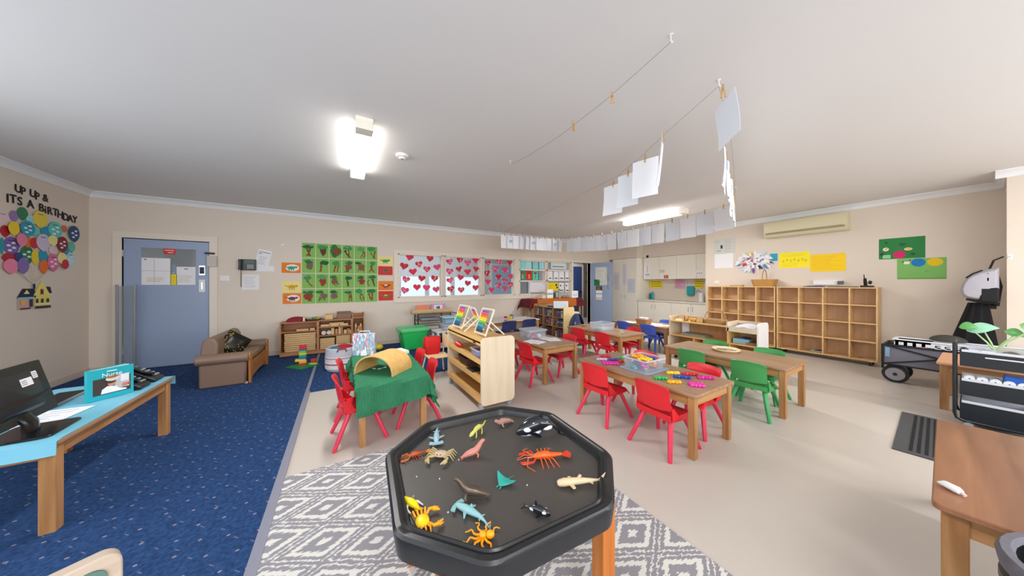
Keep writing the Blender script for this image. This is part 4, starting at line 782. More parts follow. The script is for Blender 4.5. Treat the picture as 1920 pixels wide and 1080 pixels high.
box_('wooden_box','light wooden box on the middle bay of the block shelf','box',sx(609),sx(624),.642,.085,PLK); box_('brown_box','larger dark wooden box on the block shelf','box',sx(632),sx(658),.642,.12,wood('dark_box_wood',(120,86,66),(146,108,84),'x',.5))
x=(sx(539)+sx(569))/2; t=thing('red_bag','dark red rounded pouch on the left of the block shelf','bag',(x,Y0+.15,.632)); B().sph((0,0,.0),(.16,.1,.085),mat('dark_red_fabric',(142,26,44),.8),16,8,0,1).obj('body',t); B().tube([(-.155,-.02,.012),(0,-.1,.03),(.155,-.02,.012)],.005,INK,5).obj('zip',t)
x=(sx(574)+sx(600))/2; q=random.Random(9); t=thing('toy_bowl','shallow wooden bowl on the block shelf','bowl',(x,Y0+.15,.635)); B().lathe((0,0,0),[(0,0),(.08,0),(.15,.035),(.145,.035),(.075,.008),(0,.008)],SHB,18).obj('body',t)
CT=[(60,110,190),(80,170,80),(230,210,60),(220,80,60),(120,180,220),(150,200,60)]
for k in range(9): 
    a=k*.7; c_=CT[k%6]; tag(B().box((x+.085*cos(a)*(k%3)/2,Y0+.15+.07*sin(a)*(k%3)/2,.668+.012*(k%2)),(.05,.035,.025),col(c_,.4),a).obj('toy_brick',origin=(x+.085*cos(a)*(k%3)/2,Y0+.15+.07*sin(a)*(k%3)/2,.66)),'small coloured toy brick in the wooden bowl on the block shelf','brick','bricks in the bowl')
t=thing('toy_panda','tiny black and white toy beside the red pouch','toy',(sx(569.5),Y0+.04,.632)); B().sph((0,0,.025),(.025,.02,.025),WHITE).sph((0,-.004,.06),.018,WHITE).obj('body',t); B().sph((-.02,-.01,.03),.011,BLACK).sph((.02,-.01,.03),.011,BLACK).sph((-.012,0,.077),.007,BLACK).sph((.012,0,.077),.007,BLACK).obj('black_patches',t)
# ---- brick tower on its green plate ----
t=thing('building_plate','green studded building plate on the carpet','toy',(-.54,5.66,.006),R(-48)); b=B().bb((-.17,-.15,0),(.17,.15,.012),mat('green_plate',(20,136,76),.4))
for i in range(10):
    for j in range(9): b.cyl((-.153+.034*i,-.136+.034*j,.012),(-.153+.034*i,-.136+.034*j,.018),.009,mat('green_plate',(0,0,0)),n=8)
b.obj('plate',t,smooth=False)
BC=[(214,40,36),(236,180,90),(240,206,60),(40,110,200),(30,160,120),(200,206,60),(120,190,60),(70,90,160),(206,30,40)]
c=F(568,686); zz=.0185
for k in range(9):
    h=.0335 if k<8 else .05; w=.095 if k!=2 else .14; x_,y_=c[0]-(.03 if k==2 else 0),c[1]
    b=B().box((0,0,h/2),(w,.08,h),col(BC[k],.35)); 
    for i in(-1,1): b.cyl((i*.024,0,h-.001),(i*.024,0,h+.0005 if k<8 else h+.007),.014,col(BC[k],.35),n=10)
    o=b.obj('tower_brick',smooth=False,bevel=.003); o.location=(x_,y_,zz); o.rotation_euler.z=R(-8+5*(k%3)); tag(o,f"{['red','tan','yellow long','blue','teal green','lime','light green','blue-grey','tall red'][k]} brick of the tall tower on the green plate, {'at the bottom' if k==0 else ('at the top' if k==8 else ORD[k]+' from the bottom')}",'brick','bricks of the tower'); zz+=h
c=F(588,684)
for k,(cc,z,nm) in enumerate((((150,60,60),.05,'dull red brick, lower of two beside the tower'),((200,40,60),.10,'rose red brick, upper of two beside the tower'))):
    o=B().box((0,0,.0165),(.08,.06,.033),col(cc,.35)).obj('small_brick',smooth=False,bevel=.003); o.location=(c[0],c[1]+.05,z); o.location.z=.0185+.0335*k; tag(o,nm+' on the green plate','brick')
o=B().box((0,0,.009),(.11,.05,.018),col((190,214,50),.35)).obj('lime_brick',smooth=False,bevel=.003); o.location=(c[0],c[1]-.03,.0185); o.rotation_euler.z=-.4; tag(o,'flat lime green brick at the right corner of the green plate','brick')
# ---- green bin ----
GB=mat('green_tub_plastic',(44,196,96),.4); GL=mat('green_lid_plastic',(96,206,134),.3)
t=thing('storage_tub','large green plastic storage tub with lid near the back wall','tub',(1.27,6.16,.006),R(4))
b=B(); 
def ring(w,d,z,r): return [(x,y,z) for x,y in rrect(-w,-d,w,d,r,4)]
def loft(b,rings,m,cap=True):
    n=len(rings[0]); vs=[p for r_ in rings for p in r_]; fs=[(i*n+k,i*n+(k+1)%n,(i+1)*n+(k+1)%n,(i+1)*n+k) for i in range(len(rings)-1) for k in range(n)]
    if cap: fs+=[tuple(range(n))[::-1],tuple((len(rings)-1)*n+k for k in range(n))]
    b.add(vs,fs,m); return b
loft(b,[ring(.20,.17,0,.03),ring(.205,.175,.02,.03),ring(.26,.215,.34,.035),ring(.275,.23,.345,.035),ring(.275,.23,.37,.035)],GB).obj('body',t)
loft(B(),[ring(.29,.245,.365,.04),ring(.292,.247,.40,.04),ring(.28,.235,.405,.04),ring(.26,.215,.425,.03),ring(.25,.205,.415,.03)],GL).obj('lid',t)
for s in(-1,1): B().bb((s*.27,-.06,.30),(s*.292,.06,.36),GL).obj('clip',t,smooth=False,bevel=.005)
# ---- black wire rack with its paper roll and books ----
def rx(u): return WY(u,0,6.4)[0]
xa,xb,xm=rx(784),rx(853),rx(829)
t=thing('wire_rack','black wire drawer rack standing against the wall behind the clear boxes','rack',(xa,6.40,.006)); w=xb-xa
for i,(x,y) in enumerate(((0,0),(w,-.1),(0,.33),(w,.33),(w*.62,.0))): B().cyl((x,y,0),(x,y,.66),.012,BLACK,n=8).obj('post',t)
for k,z in enumerate((.1,.2,.3,.4,.5,.58,.65)):
    b=B()
    for y in (0,.33): b.cyl((0,y,z),(w,y if y else -.1*1,z),.006,BLACK,n=6)
    for x in (0,w): b.cyl((x,0 if x==0 else -.1,z),(x,.33,z),.006,BLACK,n=6)
    if k%2==0:
        for e in range(1,10): b.cyl((w*e/10,-.01*e,z),(w*e/10,.33,z),.003,BLACK,n=4)
    b.obj('wire_tier',t)
for k,z in enumerate((.11,.31,.51)):
    tag(B().bb((xa+.08,6.43,.010+z),(xa+w*.55,6.68,.006+z+.05),[col((196,190,200),.7),WHITE,col((150,160,170),.7)][k]).obj('paper_pile',smooth=False,origin=(xa+.3,6.45,.006+z)),['lowest','middle','upper'][k]+' pile of paper in the black wire rack','paper pile','paper piles in the wire rack')
KR=mat('kraft_paper',(206,172,128),.8); x1_,x2_=rx(772.5),rx(846)
t=thing('paper_roll','long kraft paper roll lying on the black wire rack','roll',((x1_+x2_)/2,6.46,.708)); L_=(x2_-x1_)/2; B().tube([(-L_,0,0),(L_,0,0)],.05,KR,18).obj('paper',t); B().tube([(-L_-.004,0,0),(-L_-.001,0,0)],.02,col((120,90,60)),12).obj('core',t)
t=thing('picture_book','orange picture book standing behind the kraft roll','book',(rx(796),6.58,.665)); B().bb((-.145,-.012,0),(.145,.012,.18),col((232,136,104),.6)).obj('cover',t,smooth=False); B().bb((-.08,-.0135,.04),(.05,-.0122,.09),col((236,160,130),.6)).obj('picture',t,smooth=False)
t=thing('picture_book','pink picture book with a green drawing behind the kraft roll','book',(rx(826),6.58,.665)); B().bb((-.16,-.012,0),(.16,.012,.19),col((206,150,200),.6)).obj('cover',t,smooth=False); B().bb((-.10,-.0135,.03),(.09,-.0122,.17),WHITE).prism([(-.07,.13),(.03,.15),(.04,.1),(0,.06),(-.03,.09)],-.0145,-.0136,col((60,110,80)),'xz').obj('picture',t,smooth=False)
# ---- small pale side table, clear boxes, toddler chair with red bag ----
CLR=mat('clear_box_plastic',(236,242,248),.15,alpha=.13); CLR2=mat('frosted_box_plastic',(236,242,248),.3,alpha=.22); BLID=mat('pale_blue_lid',(150,206,226),.4)
PALEB=mat('pale_blue_paint',(196,214,226),.5)
t=thing('side_table','low pale blue side table holding two stacked clear boxes','table',(1.90,5.62,.0)); 
B().bb((-.34,-.2,.38),(.34,.2,.405),mat('pale_top',(224,220,210),.5)).obj('tabletop',t,smooth=False,bevel=.004); B().bb((-.32,-.18,.09),(.32,.18,.11),PALEB).obj('lower_shelf',t,smooth=False)
for a in(-1,1):
    for c in(-1,1): B().bb((a*.31-.02,c*.17-.02,0.006),(a*.31+.02,c*.17+.02,.38),PALEB).obj('leg',t,smooth=False)
def clearbox(name,lab,x,y,z,w,d,h,m,lid=None,rz=0,grp=None,lidm=None,rim=True):
    t=thing(name,lab,'box',(x,y,z),R(rz),grp); T=.004
    b=B(); o=ring; fl=.92
    n=len(rrect(-1,-1,1,1,.1,4)); out=[ring(w/2*fl,d/2*fl,0,.02),ring(w/2,d/2,h,.02)]; inn=[ring(w/2-T,d/2-T,h,.018),ring(w/2*fl-T,d/2*fl-T,T,.018)]
    loft(b,out+inn,m,cap=False); b.add(out[0],[tuple(range(n))[::-1]],m); b.add(inn[1],[tuple(range(n))],m); b.obj('tub',t)
    if rim:
        bb=B(); loft(bb,[ring(w/2+.008,d/2+.008,h-.006,.025),ring(w/2+.008,d/2+.008,h+.004,.025),ring(w/2-.002,d/2-.002,h+.004,.02),ring(w/2-.002,d/2-.002,h-.006,.02)],lidm or mat('box_rim',(236,240,246),.3,alpha=.45),cap=False).obj('rim',t)
    if lid=='on': loft(B(),[ring(w/2+.01,d/2+.01,h,.025),ring(w/2+.01,d/2+.01,h+.012,.025),ring(w/2-.01,d/2-.01,h+.018,.02)],lidm or m).obj('lid',t)
    return t
clearbox('storage_box','lower clear box with pink and blue contents on the pale side table',1.91,5.60,.407,.40,.28,.12,CLR2)
clearbox('storage_box','upper clear box with a pale blue lid on the pale side table',1.91,5.60,.545,.38,.26,.11,CLR,'on',lidm=BLID)
tag(B().bb((1.77,5.52,.549),(2.05,5.68,.62),mat('sky_blue_card',(110,190,214),.6)).obj('blue_contents',smooth=False,origin=(1.91,5.6,.549)),'sky blue contents of the upper clear box on the side table','contents')
for k in range(7): tag(B().box((1.78+.043*k,5.51+.02*(k%3),.452),(.035,.05,.07),col([(196,90,130),(90,110,170),(220,220,226),(150,120,180),(90,150,180),(206,120,150),(70,80,120)][k],.5)).obj('craft_pot',smooth=False,origin=(1.78+.043*k,5.51,.417)),'small coloured craft piece in the lower clear box on the side table','craft piece','craft pieces in the lower clear box')
TUBE=mat('cream_steel_tube',(226,220,206),.4); WS=wood('toddler_seat_ply',(224,196,150),(238,214,174),'x',.45)
t=thing('toddler_chair','small chair with pale wooden seat and cream metal legs left of the birch shelf','chair',(1.02,4.06,.0)); 
B().bb((.0,-.16,.30),(.30,.16,.315),WS).obj('seat',t,bevel=.006); 
for (x,y,X_,Y_) in ((.03,.14,-.015,.235),(.03,-.14,.0,-.235),(.27,.14,.31,.2),(.27,-.14,.31,-.2)): 
    l=B().tube([(x,y,.30),(X_,Y_,.012)],.012,TUBE,8).obj('leg',t); B().tube([(X_,Y_,.03),(X_,Y_,.006)],.017,BLACK,8).obj('rubber_foot',l)
B().bb((.275,-.16,.42),(.29,.16,.60),WS).obj('backrest',t,bevel=.006)
for s in(-1,1): B().tube([(.28,s*.13,.3),(.295,s*.13,.6)],.011,TUBE,8).obj('back_post',t)
t=thing('red_bag','bright red cloth bag on the seat of the small cream-legged chair','bag',(1.13,4.18,.316)); RB=mat('red_fabric',(206,20,24),.7)
loft(B(),[ring(.09,.07,0,.03),ring(.11,.085,.06,.03),ring(.115,.08,.2,.03),ring(.10,.05,.245,.03)],RB).obj('body',t); B().tube([(-.05,0,.24),(-.04,0,.29),(0,0,.31),(.04,0,.29),(.05,0,.24)],.006,INK,6).obj('handle',t)
# ---- birch shelf on castors with three abacuses ----
t=thing('rolling_shelf','birch ply rolling shelf on castors in the middle of the room','shelf',(1.42,3.20,.0)); hx,hy=.20,.52
def panel(y,t_): return B().prism(rrect(-hx,.075,hx,.775,.05,5),y,y+t_,BIRCH,'xz')
for y in(-hy-.02,hy): panel(y,.02).obj('end_panel',t,bevel=.002)
for k,z in enumerate((.10,.31,.50)):
    s_=B().bb((-hx+.01,-hy,z),(hx-.02,hy,z+.018),BIRCHE).obj(['bottom_shelf','middle_shelf','upper_shelf'][k],t,smooth=False); B().bb((-hx,-hy,z-.0),(-hx+.012,hy,z+.05),BIRCHE).obj('lip',s_,smooth=False)
B().bb((-hx+.0,-hy,.715),(hx-.0,hy,.735),BIRCHE).bb((-hx,-hy,.69),(-hx+.014,hy,.755),BIRCHE).obj('top',t,smooth=False,bevel=.002)
B().bb((hx-.02,-hy,.10),(hx-.01,hy,.50),PLY).obj('back_panel',t,smooth=False)
B().bb((hx-.02,-hy,.515),(hx-.014,hy,.71),mat('acrylic_mirror',(225,228,230),.06,.9)).obj('mirror_back',t,smooth=False)
B().bb((-hx-.003,-.40,.70),(-hx,-.33,.715),BLACK).obj('dark_label',t,smooth=False)
for a in(-1,1):
    for c in(-1,1):
        w=B().cyl((a*(hx-.03),c*(hy-.05)-.01,.028),(a*(hx-.03),c*(hy-.05)+.012,.028),.028,mat('castor_grey',(150,156,164),.3)).obj('castor',t); B().bb((a*(hx-.03)-.02,c*(hy-.05)-.02,.05),(a*(hx-.03)+.02,c*(hy-.05)+.02,.08),STEEL).obj('fork',w,smooth=False)
tag(B().tube([(1.27,3.56,.555),(1.27,3.50,.572),(1.30,3.44,.55),(1.3,3.40,.562)],[.02,.03,.02,.014],REDS,8).tube([(1.26,3.5,.56),(1.25,3.46,.54)],.012,REDS,6).obj('red_toy',origin=(1.27,3.5,.52)),'small red toy on the upper shelf of the birch rolling unit','toy')
WIC=mat('dark_wicker',(96,70,54),.8,noise=.4,nscale=90,bump=.6)
t=thing('wire_basket','dark woven basket on the middle shelf of the birch rolling unit','basket',(1.40,3.36,.329)); loft(B(),[ring(.10,.12,0,.02),ring(.12,.15,.10,.02),ring(.112,.142,.10,.02),ring(.095,.115,.01,.02)],WIC).obj('body',t); B().tube([p for p in [(x,y,.10) for x,y in rrect(-.12,-.15,.12,.15,.02)]+[(.12,.13,.1)]],.006,INK,5).obj('rim',t)
clearbox('storage_box','clear box lying on the upper shelf at the near end of the birch rolling unit',1.34,2.88,.519,.2,.24,.10,CLR)
tag(B().box((1.34,2.9,.57),(.12,.16,.06),col((150,120,190),.5)).obj('purple_contents',smooth=False,origin=(1.34,2.9,.53)),'lilac contents of the clear box on the birch rolling unit','contents')
tag(B().bb((1.26,3.00,.332),(1.40,3.2,.337),INK).obj('dark_tray',smooth=False,origin=(1.33,3.1,.332)),'thin dark tray in front of the woven basket on the birch rolling unit','tray')
BEAD=[(128,86,160),(206,96,140),(220,90,60),(226,140,40),(240,206,40),(214,214,60),(120,186,70),(60,150,90),(70,160,190),(30,110,150),(20,90,130),(56,62,74)]
WHW=mat('pale_painted_wood',(232,222,204),.5)
def abacus(x,y,rz,lab,side=0,w=.29,h=.29):
    t=thing('abacus',lab,'abacus',(x,y,.7555 if side==0 else .7555),R(rz),'abacuses on the birch rolling shelf')
    lean=.11
    for s in(-1,1): B().tube([(0,s*w/2,0.008),(lean,s*w/2,h)],.009,WHW,4).obj('front_leg',t); B().tube([(lean*.62,s*w/2*.92,h*.55),(lean+.13,s*w/2*.92,0.008)],.009,WHW,4).obj('rear_leg',t)
    B().tube([(lean,-w/2,h),(lean,w/2,h)],.008,WHW,4).obj('top_bar',t); B().tube([(0.006,-w/2,.02),(0.006,w/2,.02)],.008,WHW,4).obj('bottom_bar',t)
    n=len(BEAD)
    for k in range(n):
        f=(n-k)/(n+1); z=.02+(h-.03)*f; xx=lean*z/h; r=B().cyl((xx,-w/2,z),(xx,w/2,z),.0018,STEEL,n=5).obj('rod',t)
        b=B(); nb=7 if k not in (8,9) else 6; s0=-w/2+.015
        for i in range(nb): b.sph((xx,-(s0+.0235*i+.012),z),(.0115,.0115,.0115),col(BEAD[k],.35),8,5)
        b.obj('bead_row',r)
    return t
abacus(1.33,2.94,0,'nearest abacus on the birch rolling shelf, rainbow beads to the left'); abacus(1.29,3.56,3,'farthest left abacus on the birch rolling shelf'); abacus(1.50,3.27,172,'middle abacus turned away on the birch rolling shelf',w=.22,h=.28)
# ---- boxes and toys on the tables ----
def cog(b,m,n=5,r=.0185,g=.027,h=.027,dbl=False):
    for i in range(n):
        for s in((-1,1) if dbl else (0,)): b.lathe(((i-(n-1)/2)*g,s*.02,0),[(0,0),(r*.7,0),(r,h*.3),(r*.95,h*.6),(r*.55,h*.95),(0,h)],m,9)
        b.box(((i-(n-1)/2)*g,(.016 if i%2 else -.016),h/2),(.012,.014,h*.7),m)
    return b
PC={'green':(40,176,92),'yellow':(238,206,40),'blue':(34,70,170),'red':(206,36,40),'magenta':(206,30,150),'amber':(240,176,20),'violet':(90,60,150),'pink':(226,40,160),'orange':(240,110,30),'teal':(70,190,180),'lilac':(206,170,220),'coral':(240,110,110)}
for u,v,c,n,a,l,d in ((1239,709,'green',4,-.3,'green linking toy nearest the middle of the table edge',0),(1262,699.5,'yellow',4,-.2,'yellow linking toy in front of the blue one',0),(1279,707,'blue',5,-.5,'dark blue linking toy',0),(1294,701.5,'red',5,-.4,'red linking toy, flat, nearest the far chair',0),(1323.5,708.5,'magenta',5,-.3,'magenta linking toy at the far right of the table',0),(1264.5,716.5,'amber',4,-.2,'amber linking toy in front of the green one',0),(1306,721.5,'pink',4,-.4,'bright pink double linking toy nearest the camera',1),
 (1135,668,'red',4,-.2,'red linking toy at the far left group',0),(1128.7,674,'lilac',4,-.1,'lilac and red linking toy at the far left of the table',0),(1150,674.5,'violet',4,-.1,'violet linking toy in the left group',0),(1145,681,'magenta',6,-.15,'long magenta linking toy in the left group',1),(1163.5,671,'green',2,0,'small green linking toy half behind the clear box',0),(1165,677.5,'red',2,.6,'small red linking toy at the corner of the clear box',0)):
    x,y=F(u,v,.51); o=cog(B(),col(PC[c],.35),n,dbl=bool(d)).obj('linking_toy'); o.location=(x,y,.5005); o.rotation_euler.z=YAW*-1+a*.6; tag(o,l,'toy','linking toys on the table')
T=clearbox('storage_box','clear tub full of coloured linking toys on the nearest table',2.55,1.745,.509,.30,.26,.105,CLR)
loft(B(),[ring(.175,.155,.0,.03),ring(.18,.16,.008,.03),ring(.165,.145,.0085,.03)],mat('box_lid_clear',(200,212,232),.25,alpha=.6)).obj('lid_tray',None,loc=(2.55,1.745,.5005)); o=COL.objects['lid_tray']; tag(o,'clear lid lying under the tub of linking toys','lid')
q=random.Random(12); keys=list(PC)
protos={}
for k in range(42):
    c=keys[k%12]; lay=k//14; 
    x=2.55+q.uniform(-.095,.095); y=1.745+q.uniform(-.075,.075); z=.515+.029*lay
    if k>=34: c=['yellow','orange','yellow','amber','yellow','blue','orange','yellow'][k-34]; z=.515+.085+.0
    if c not in protos:
        o=cog(B(),col(PC[c],.35),3).obj('linking_toy'); protos[c]=o; tag(o,'','toy','linking toys inside the clear tub')
    else: o=protos[c].copy(); COL.objects.link(o)
    o.location=(x,y,z); o.rotation_euler=(q.uniform(-.3,.3),q.uniform(-.3,.3),q.uniform(0,6.28)); o['label']=f"{c} linking toy {'on top of the heap ' if k>=34 else ''}inside the clear tub on the nearest table"; o['category']='toy'; o['group']='linking toys inside the clear tub'
# dark topped table
clearbox('storage_box','clear lidded box with pink and white contents on the dark-topped table',2.53,3.62,.5005,.32,.30,.125,CLR,'on',lidm=mat('frosted_lid',(236,240,246),.3,alpha=.3))
for k,(dx,dy,c,r) in enumerate(((-.06,-.09,(214,50,80),.035),(-.01,-.1,(220,80,110),.03),(.05,-.09,(236,236,236),.035),(.09,-.06,(206,206,212),.03),(-.09,-.02,(190,200,200),.03),(.02,0,(210,60,90),.035),(-.03,.06,(170,180,190),.035),(.07,.05,(120,126,140),.03))):
    o=B().sph((0,0,0),(r,r*.9,r*.9),col(c,.5),10,6).obj('craft_ball'); o.location=(2.53+dx,3.62+dy,.5005+.006+r*.9); tag(o,f"{['bright pink','rose','white','light grey','greenish grey','deep pink','grey','dark grey'][k]} ball in the clear box on the dark-topped table",'craft ball','contents of the box on the dark-topped table')
def sheet(x,y,z,w,h,rz,lab,m=WHITE,name='paper_sheet',marks=True,grp=None,seed=0):
    b=B(); b.grid(lambda u,v:((u-.5)*w,(v-.5)*h,.0018*(u*(1-u))*4*abs(sin(3*v+seed))),6,6,m,-.0008)
    if marks:
        r=random.Random(seed)
        for i in range(5): b.bb((-w*.35,h*(.35-.15*i)-.002,.0028),(-w*.35+w*r.uniform(.3,.7),h*(.35-.15*i)+.002,.003),GREYINK)
    o=b.obj(name,smooth=False); o.location=(x,y,z+.001); o.rotation_euler.z=rz; return tag(o,lab,'paper',grp)
x,y=F(1003,641,.5); sheet(x,y,.5,.21,.28,.35,'white sheet at the near left of the dark-topped table',seed=1)
x,y=F(1036,636.5,.5); sheet(x,y,.5,.2,.27,-.3,'white sheet at the right of the dark-topped table',seed=2)
x,y=F(1022,634,.5); sheet(x,y,.5,.2,.27,.1,'white sheet beside the clear box on the dark-topped table',seed=3)
x,y=F(1012,648,.5); sheet(2.36,3.30,.5,.14,.20,1.2,'white sheet at the left edge of the dark-topped table by the shelf',seed=4)
clearbox('storage_box','clear box of small pale pieces on the red-chair table farthest back',4.05,3.60,.5005,.34,.30,.125,CLR2)
q=random.Random(4)
for k in range(12): o=B().box((0,0,.015),(.06,.04,.03),col([(150,190,200),(206,214,200),(190,200,210),(220,200,190)][k%4],.5)).obj('pale_block',smooth=False,bevel=.003); o.location=(3.94+.07*(k%4),3.53+.06*(k//4),.507); o.rotation_euler.z=q.uniform(-.4,.4); tag(o,'pale small block inside the frosted box on the farthest red-chair table','block','blocks in the frosted box')
def leafpile(u,v,cols,n,lab,name='puzzle_piece',z=.5):
    q=random.Random(int(u)); cx,cy=F(u,v,z)
    for k in range(n):
        o=B().prism(rrect(-.035,-.025,.035,.025,.012,3),0,.006,col(cols[k%len(cols)],.5)).obj(name,smooth=False); o.location=(cx+q.uniform(-.06,.06),cy+q.uniform(-.06,.06),z+.0005+.0062*k); o.rotation_euler.z=q.uniform(0,3); tag(o,lab,'puzzle piece',name+' heap %d'%int(u))
leafpile(1093,610.5,[(206,190,90),(190,60,60),(160,150,80)],5,'olive, yellow and red puzzle pieces left of the frosted box')
leafpile(1163,624,[(226,190,60),(180,190,160),(150,170,160)],5,'yellow and grey puzzle pieces on the near end of the farthest red-chair table')
# basket table
def wicker(name,lab,x,y,z,w,d,h,m,handle=False,rz=0,hr=.14):
    t=thing(name,lab,'basket',(x,y,z),R(rz)); rg=[]; n=6
    for i in range(n+1): f=i/n; e=.82+.18*f; rg.append(ring(w/2*e+(.003 if i%2 else 0),d/2*e+(.003 if i%2 else 0),h*f,min(w,d)*.25))
    rg+=[ring(w/2-.008,d/2-.008,h,min(w,d)*.22),ring(w/2*.82-.008,d/2*.82-.008,.01,min(w,d)*.2)]; loft(B(),rg,m).obj('body',t)
    if handle: B().tube([(0,w*0+s,h+hh) for s,hh in [(-d/2*.98*cos(q*PI/10),hr*sin(q*PI/10)) for q in range(11)]],.007,m,6).obj('handle',t)
    return t
WK=mat('tan_wicker',(178,126,70),.8,noise=.3,nscale=70,bump=.6); WK2=mat('brown_wicker',(170,136,96),.8,noise=.35,nscale=70,bump=.6); WK3=mat('golden_wicker',(186,136,70),.75,noise=.3,nscale=70,bump=.6)
x,y=F(1207,607,.5); wicker('wicker_basket','tan wicker basket on the table with blue chairs',x,y,.5005,.2,.30,.10,WK)
tag(B().bb((x-.05,y-.08,.51),(x+.05,y+.08,.63),WHITE).obj('tissue_box',smooth=False,origin=(x,y,.51),bevel=.004),'white box standing in the tan wicker basket','box')
for k,(u,v,l) in enumerate(((1180,604,'pale sheet on the far left of the basket table'),(1225,607,'pale sheet behind the blue chair on the basket table'),(1240,610,'greenish white sheet on the near end of the basket table'),(1222,611,'white sheet at the table edge by the blue chair'))): 
    x,y=F(u,v,.5); sheet(min(max(x,5.36),5.7),y,.5,.22,.3,.1*k,l,[WHITE,WHITE,col((220,232,222),.7),WHITE][k],seed=k)
# pale craft table
for k,(u,v,l,c,h) in enumerate(((948,601,'red striped cup on the pale craft table',(196,30,50),.09),(957.5,599.5,'yellow cup on the pale craft table',(232,190,20),.08))):
    x,y=F(u,v,.5); t=thing('plastic_cup',l,'cup',(x,y,.5005)); B().lathe((0,0,0),[(0,0),(.03,0),(.04,h),(.036,h),(.028,.006),(0,.006)],col(c,.4),14).obj('body',t)
    if k==0: B().lathe((0,0,h*.3),[(.034,0),(.0375,h*.25),(.0345,h*.25)],WHITE,14).obj('white_band',t)
x,y=F(948,595,.5); t=thing('pencil_holder','blue pencil holder behind the red cup on the pale craft table','holder',(x-.02,5.80,.5005)); B().lathe((0,0,0),[(0,0),(.04,0),(.04,.1),(.035,.1),(.035,.006),(0,.006)],col((60,120,150),.4),12).obj('body',t)
for k,(x,y) in enumerate(((3.35,5.75),(3.7,5.8),(3.1,5.7))): sheet(x,y,.5,.28,.2,.1*k,['white sheet in the middle of the pale craft table','white sheet at the right of the pale craft table','white sheet at the left of the pale craft table'][k],seed=k)
# round plate
x,y=F(1361,657,.505); t=thing('round_plate','round pale wooden plate with a mirrored centre on the bare table','plate',(x,y,.5005)); B().lathe((0,0,0),[(0,0),(.12,0),(.148,.022),(.144,.03),(.118,.022),(.11,.012),(0,.012)],WS,28).obj('body',t); B().cyl((0,0,.012),(0,0,.0135),.105,mat('plate_mirror',(170,180,180),.1,.8),n=24).obj('mirror',t)
# ---- tuff tray with sea animals ----
TR=mat('black_tray_plastic',(30,31,34),.32,noise=.1,nscale=20); TRF=mat('black_tray_floor',(72,68,65),.4,noise=.05,nscale=6)
tc_=(.585,1.095); tz=.60
t=thing('activity_tray','black octagonal mixing tray on a wooden stand in the foreground','tray',(tc_[0],tc_[1],0),R(-3.5))
def octo(h,k,r):
    P=[(k,-h),(h,-k),(h,k),(k,h),(-k,h),(-h,k),(-h,-k),(-k,-h)]; out=[]
    for i in range(8):
        p0=Vector(P[i-1]);p=Vector(P[i]);p1=Vector(P[(i+1)%8]); a=(p0-p).normalized()*r;b=(p1-p).normalized()*r
        for f in (0,.25,.5,.75,1): out.append(((1-f)**2*(p+a)+2*f*(1-f)*p+f**2*(p+b)))
    return out
def oring(h,k,z,r=.04): return [(p.x,p.y,z) for p in octo(h,k,r)]
b=B(); loft(b,[oring(.415,.215,.515,.03),oring(.432,.222,.52,.035),oring(.440,.226,.575,.04),oring(.440,.226,.592,.04),oring(.434,.222,.600,.04),oring(.420,.215,.6005,.04),oring(.412,.211,.594,.04),oring(.405,.208,.592,.04),oring(.400,.206,.597,.04),oring(.395,.204,.596,.04),oring(.391,.202,.588,.04),oring(.388,.200,.572,.04),oring(.384,.198,.568,.04)],TR,cap=False); 
n=len(octo(1,.5,.03)); b.add(oring(.415,.215,.515,.03),[tuple(range(n))[::-1]],TR); b.obj('tray_body',t)
bf=B(); bf.add(oring(.384,.198,.568,.04),[tuple(range(n))],TRF); bf.obj('tray_floor',t,smooth=False)
WL=wood('orange_varnish_wood',(176,96,30),(206,130,56),'z',.35); WLX=wood('orange_varnish_wood_x',(176,96,30),(206,130,56),'x',.35); WLY=wood('orange_varnish_wood_y',(176,96,30),(206,130,56),'y',.35)
for x in(-.33,.33):
    for y in(-.31,.31): B().box((x*.92,y,.258),(.062,.062,.51),WL).obj('leg',t,smooth=False,bevel=.004)
for y in(-.31,.31): B().bb((-.28,y-.012,.43),(.28,y+.012,.50),WLX).obj('rail',t,smooth=False)
for x in(-.30,.30): B().bb((x-.012,-.28,.43),(x+.012,.28,.50),WLY).obj('rail',t,smooth=False)
B().box((0.0,0.0,.46),(.84,.05,.04),WLX,rz=R(46)).obj('brace',t,smooth=False)
TZ=.5685
def TP(u,v,z=TZ): return F(u,v,z)
def toy(name,lab,u,v,rz,fn,z0=0,cat='toy animal'):
    x,y=TP(u,v); b=B(); fn(b); o=b.obj(name); o.location=(x,y,TZ+z0+.0006); o.rotation_euler.z=rz; return tag(o,lab,cat,None)
def fin(b,P,t,m,plane='xy',z=0): b.prism(P,z-t/2,z+t/2,m,plane)
def aim(u0,v0,u1,v1):
    a=TP(u0,v0);c=TP(u1,v1); return math.atan2(c[1]-a[1],c[0]-a[0]),math.dist(a,c),((a[0]+c[0])/2,(a[1]+c[1])/2)
def aimed(name,lab,u0,v0,u1,v1,fn,cat='toy animal'):
    # built along local +x (tail to head), length 1 scaled
    a,L_,m=aim(u0,v0,u1,v1); b=B(); b.T=Matrix.Scale(L_,4); fn(b); o=b.obj(name); o.location=(m[0],m[1],TZ+.0008); o.rotation_euler.z=a; lowest=min(v.co.z for v in o.data.vertices); o.location.z-=lowest; return tag(o,lab,cat)
LB=mat('toy_pale_blue',(150,182,196),.4); LB2=mat('toy_teal_grey',(134,180,184),.4)
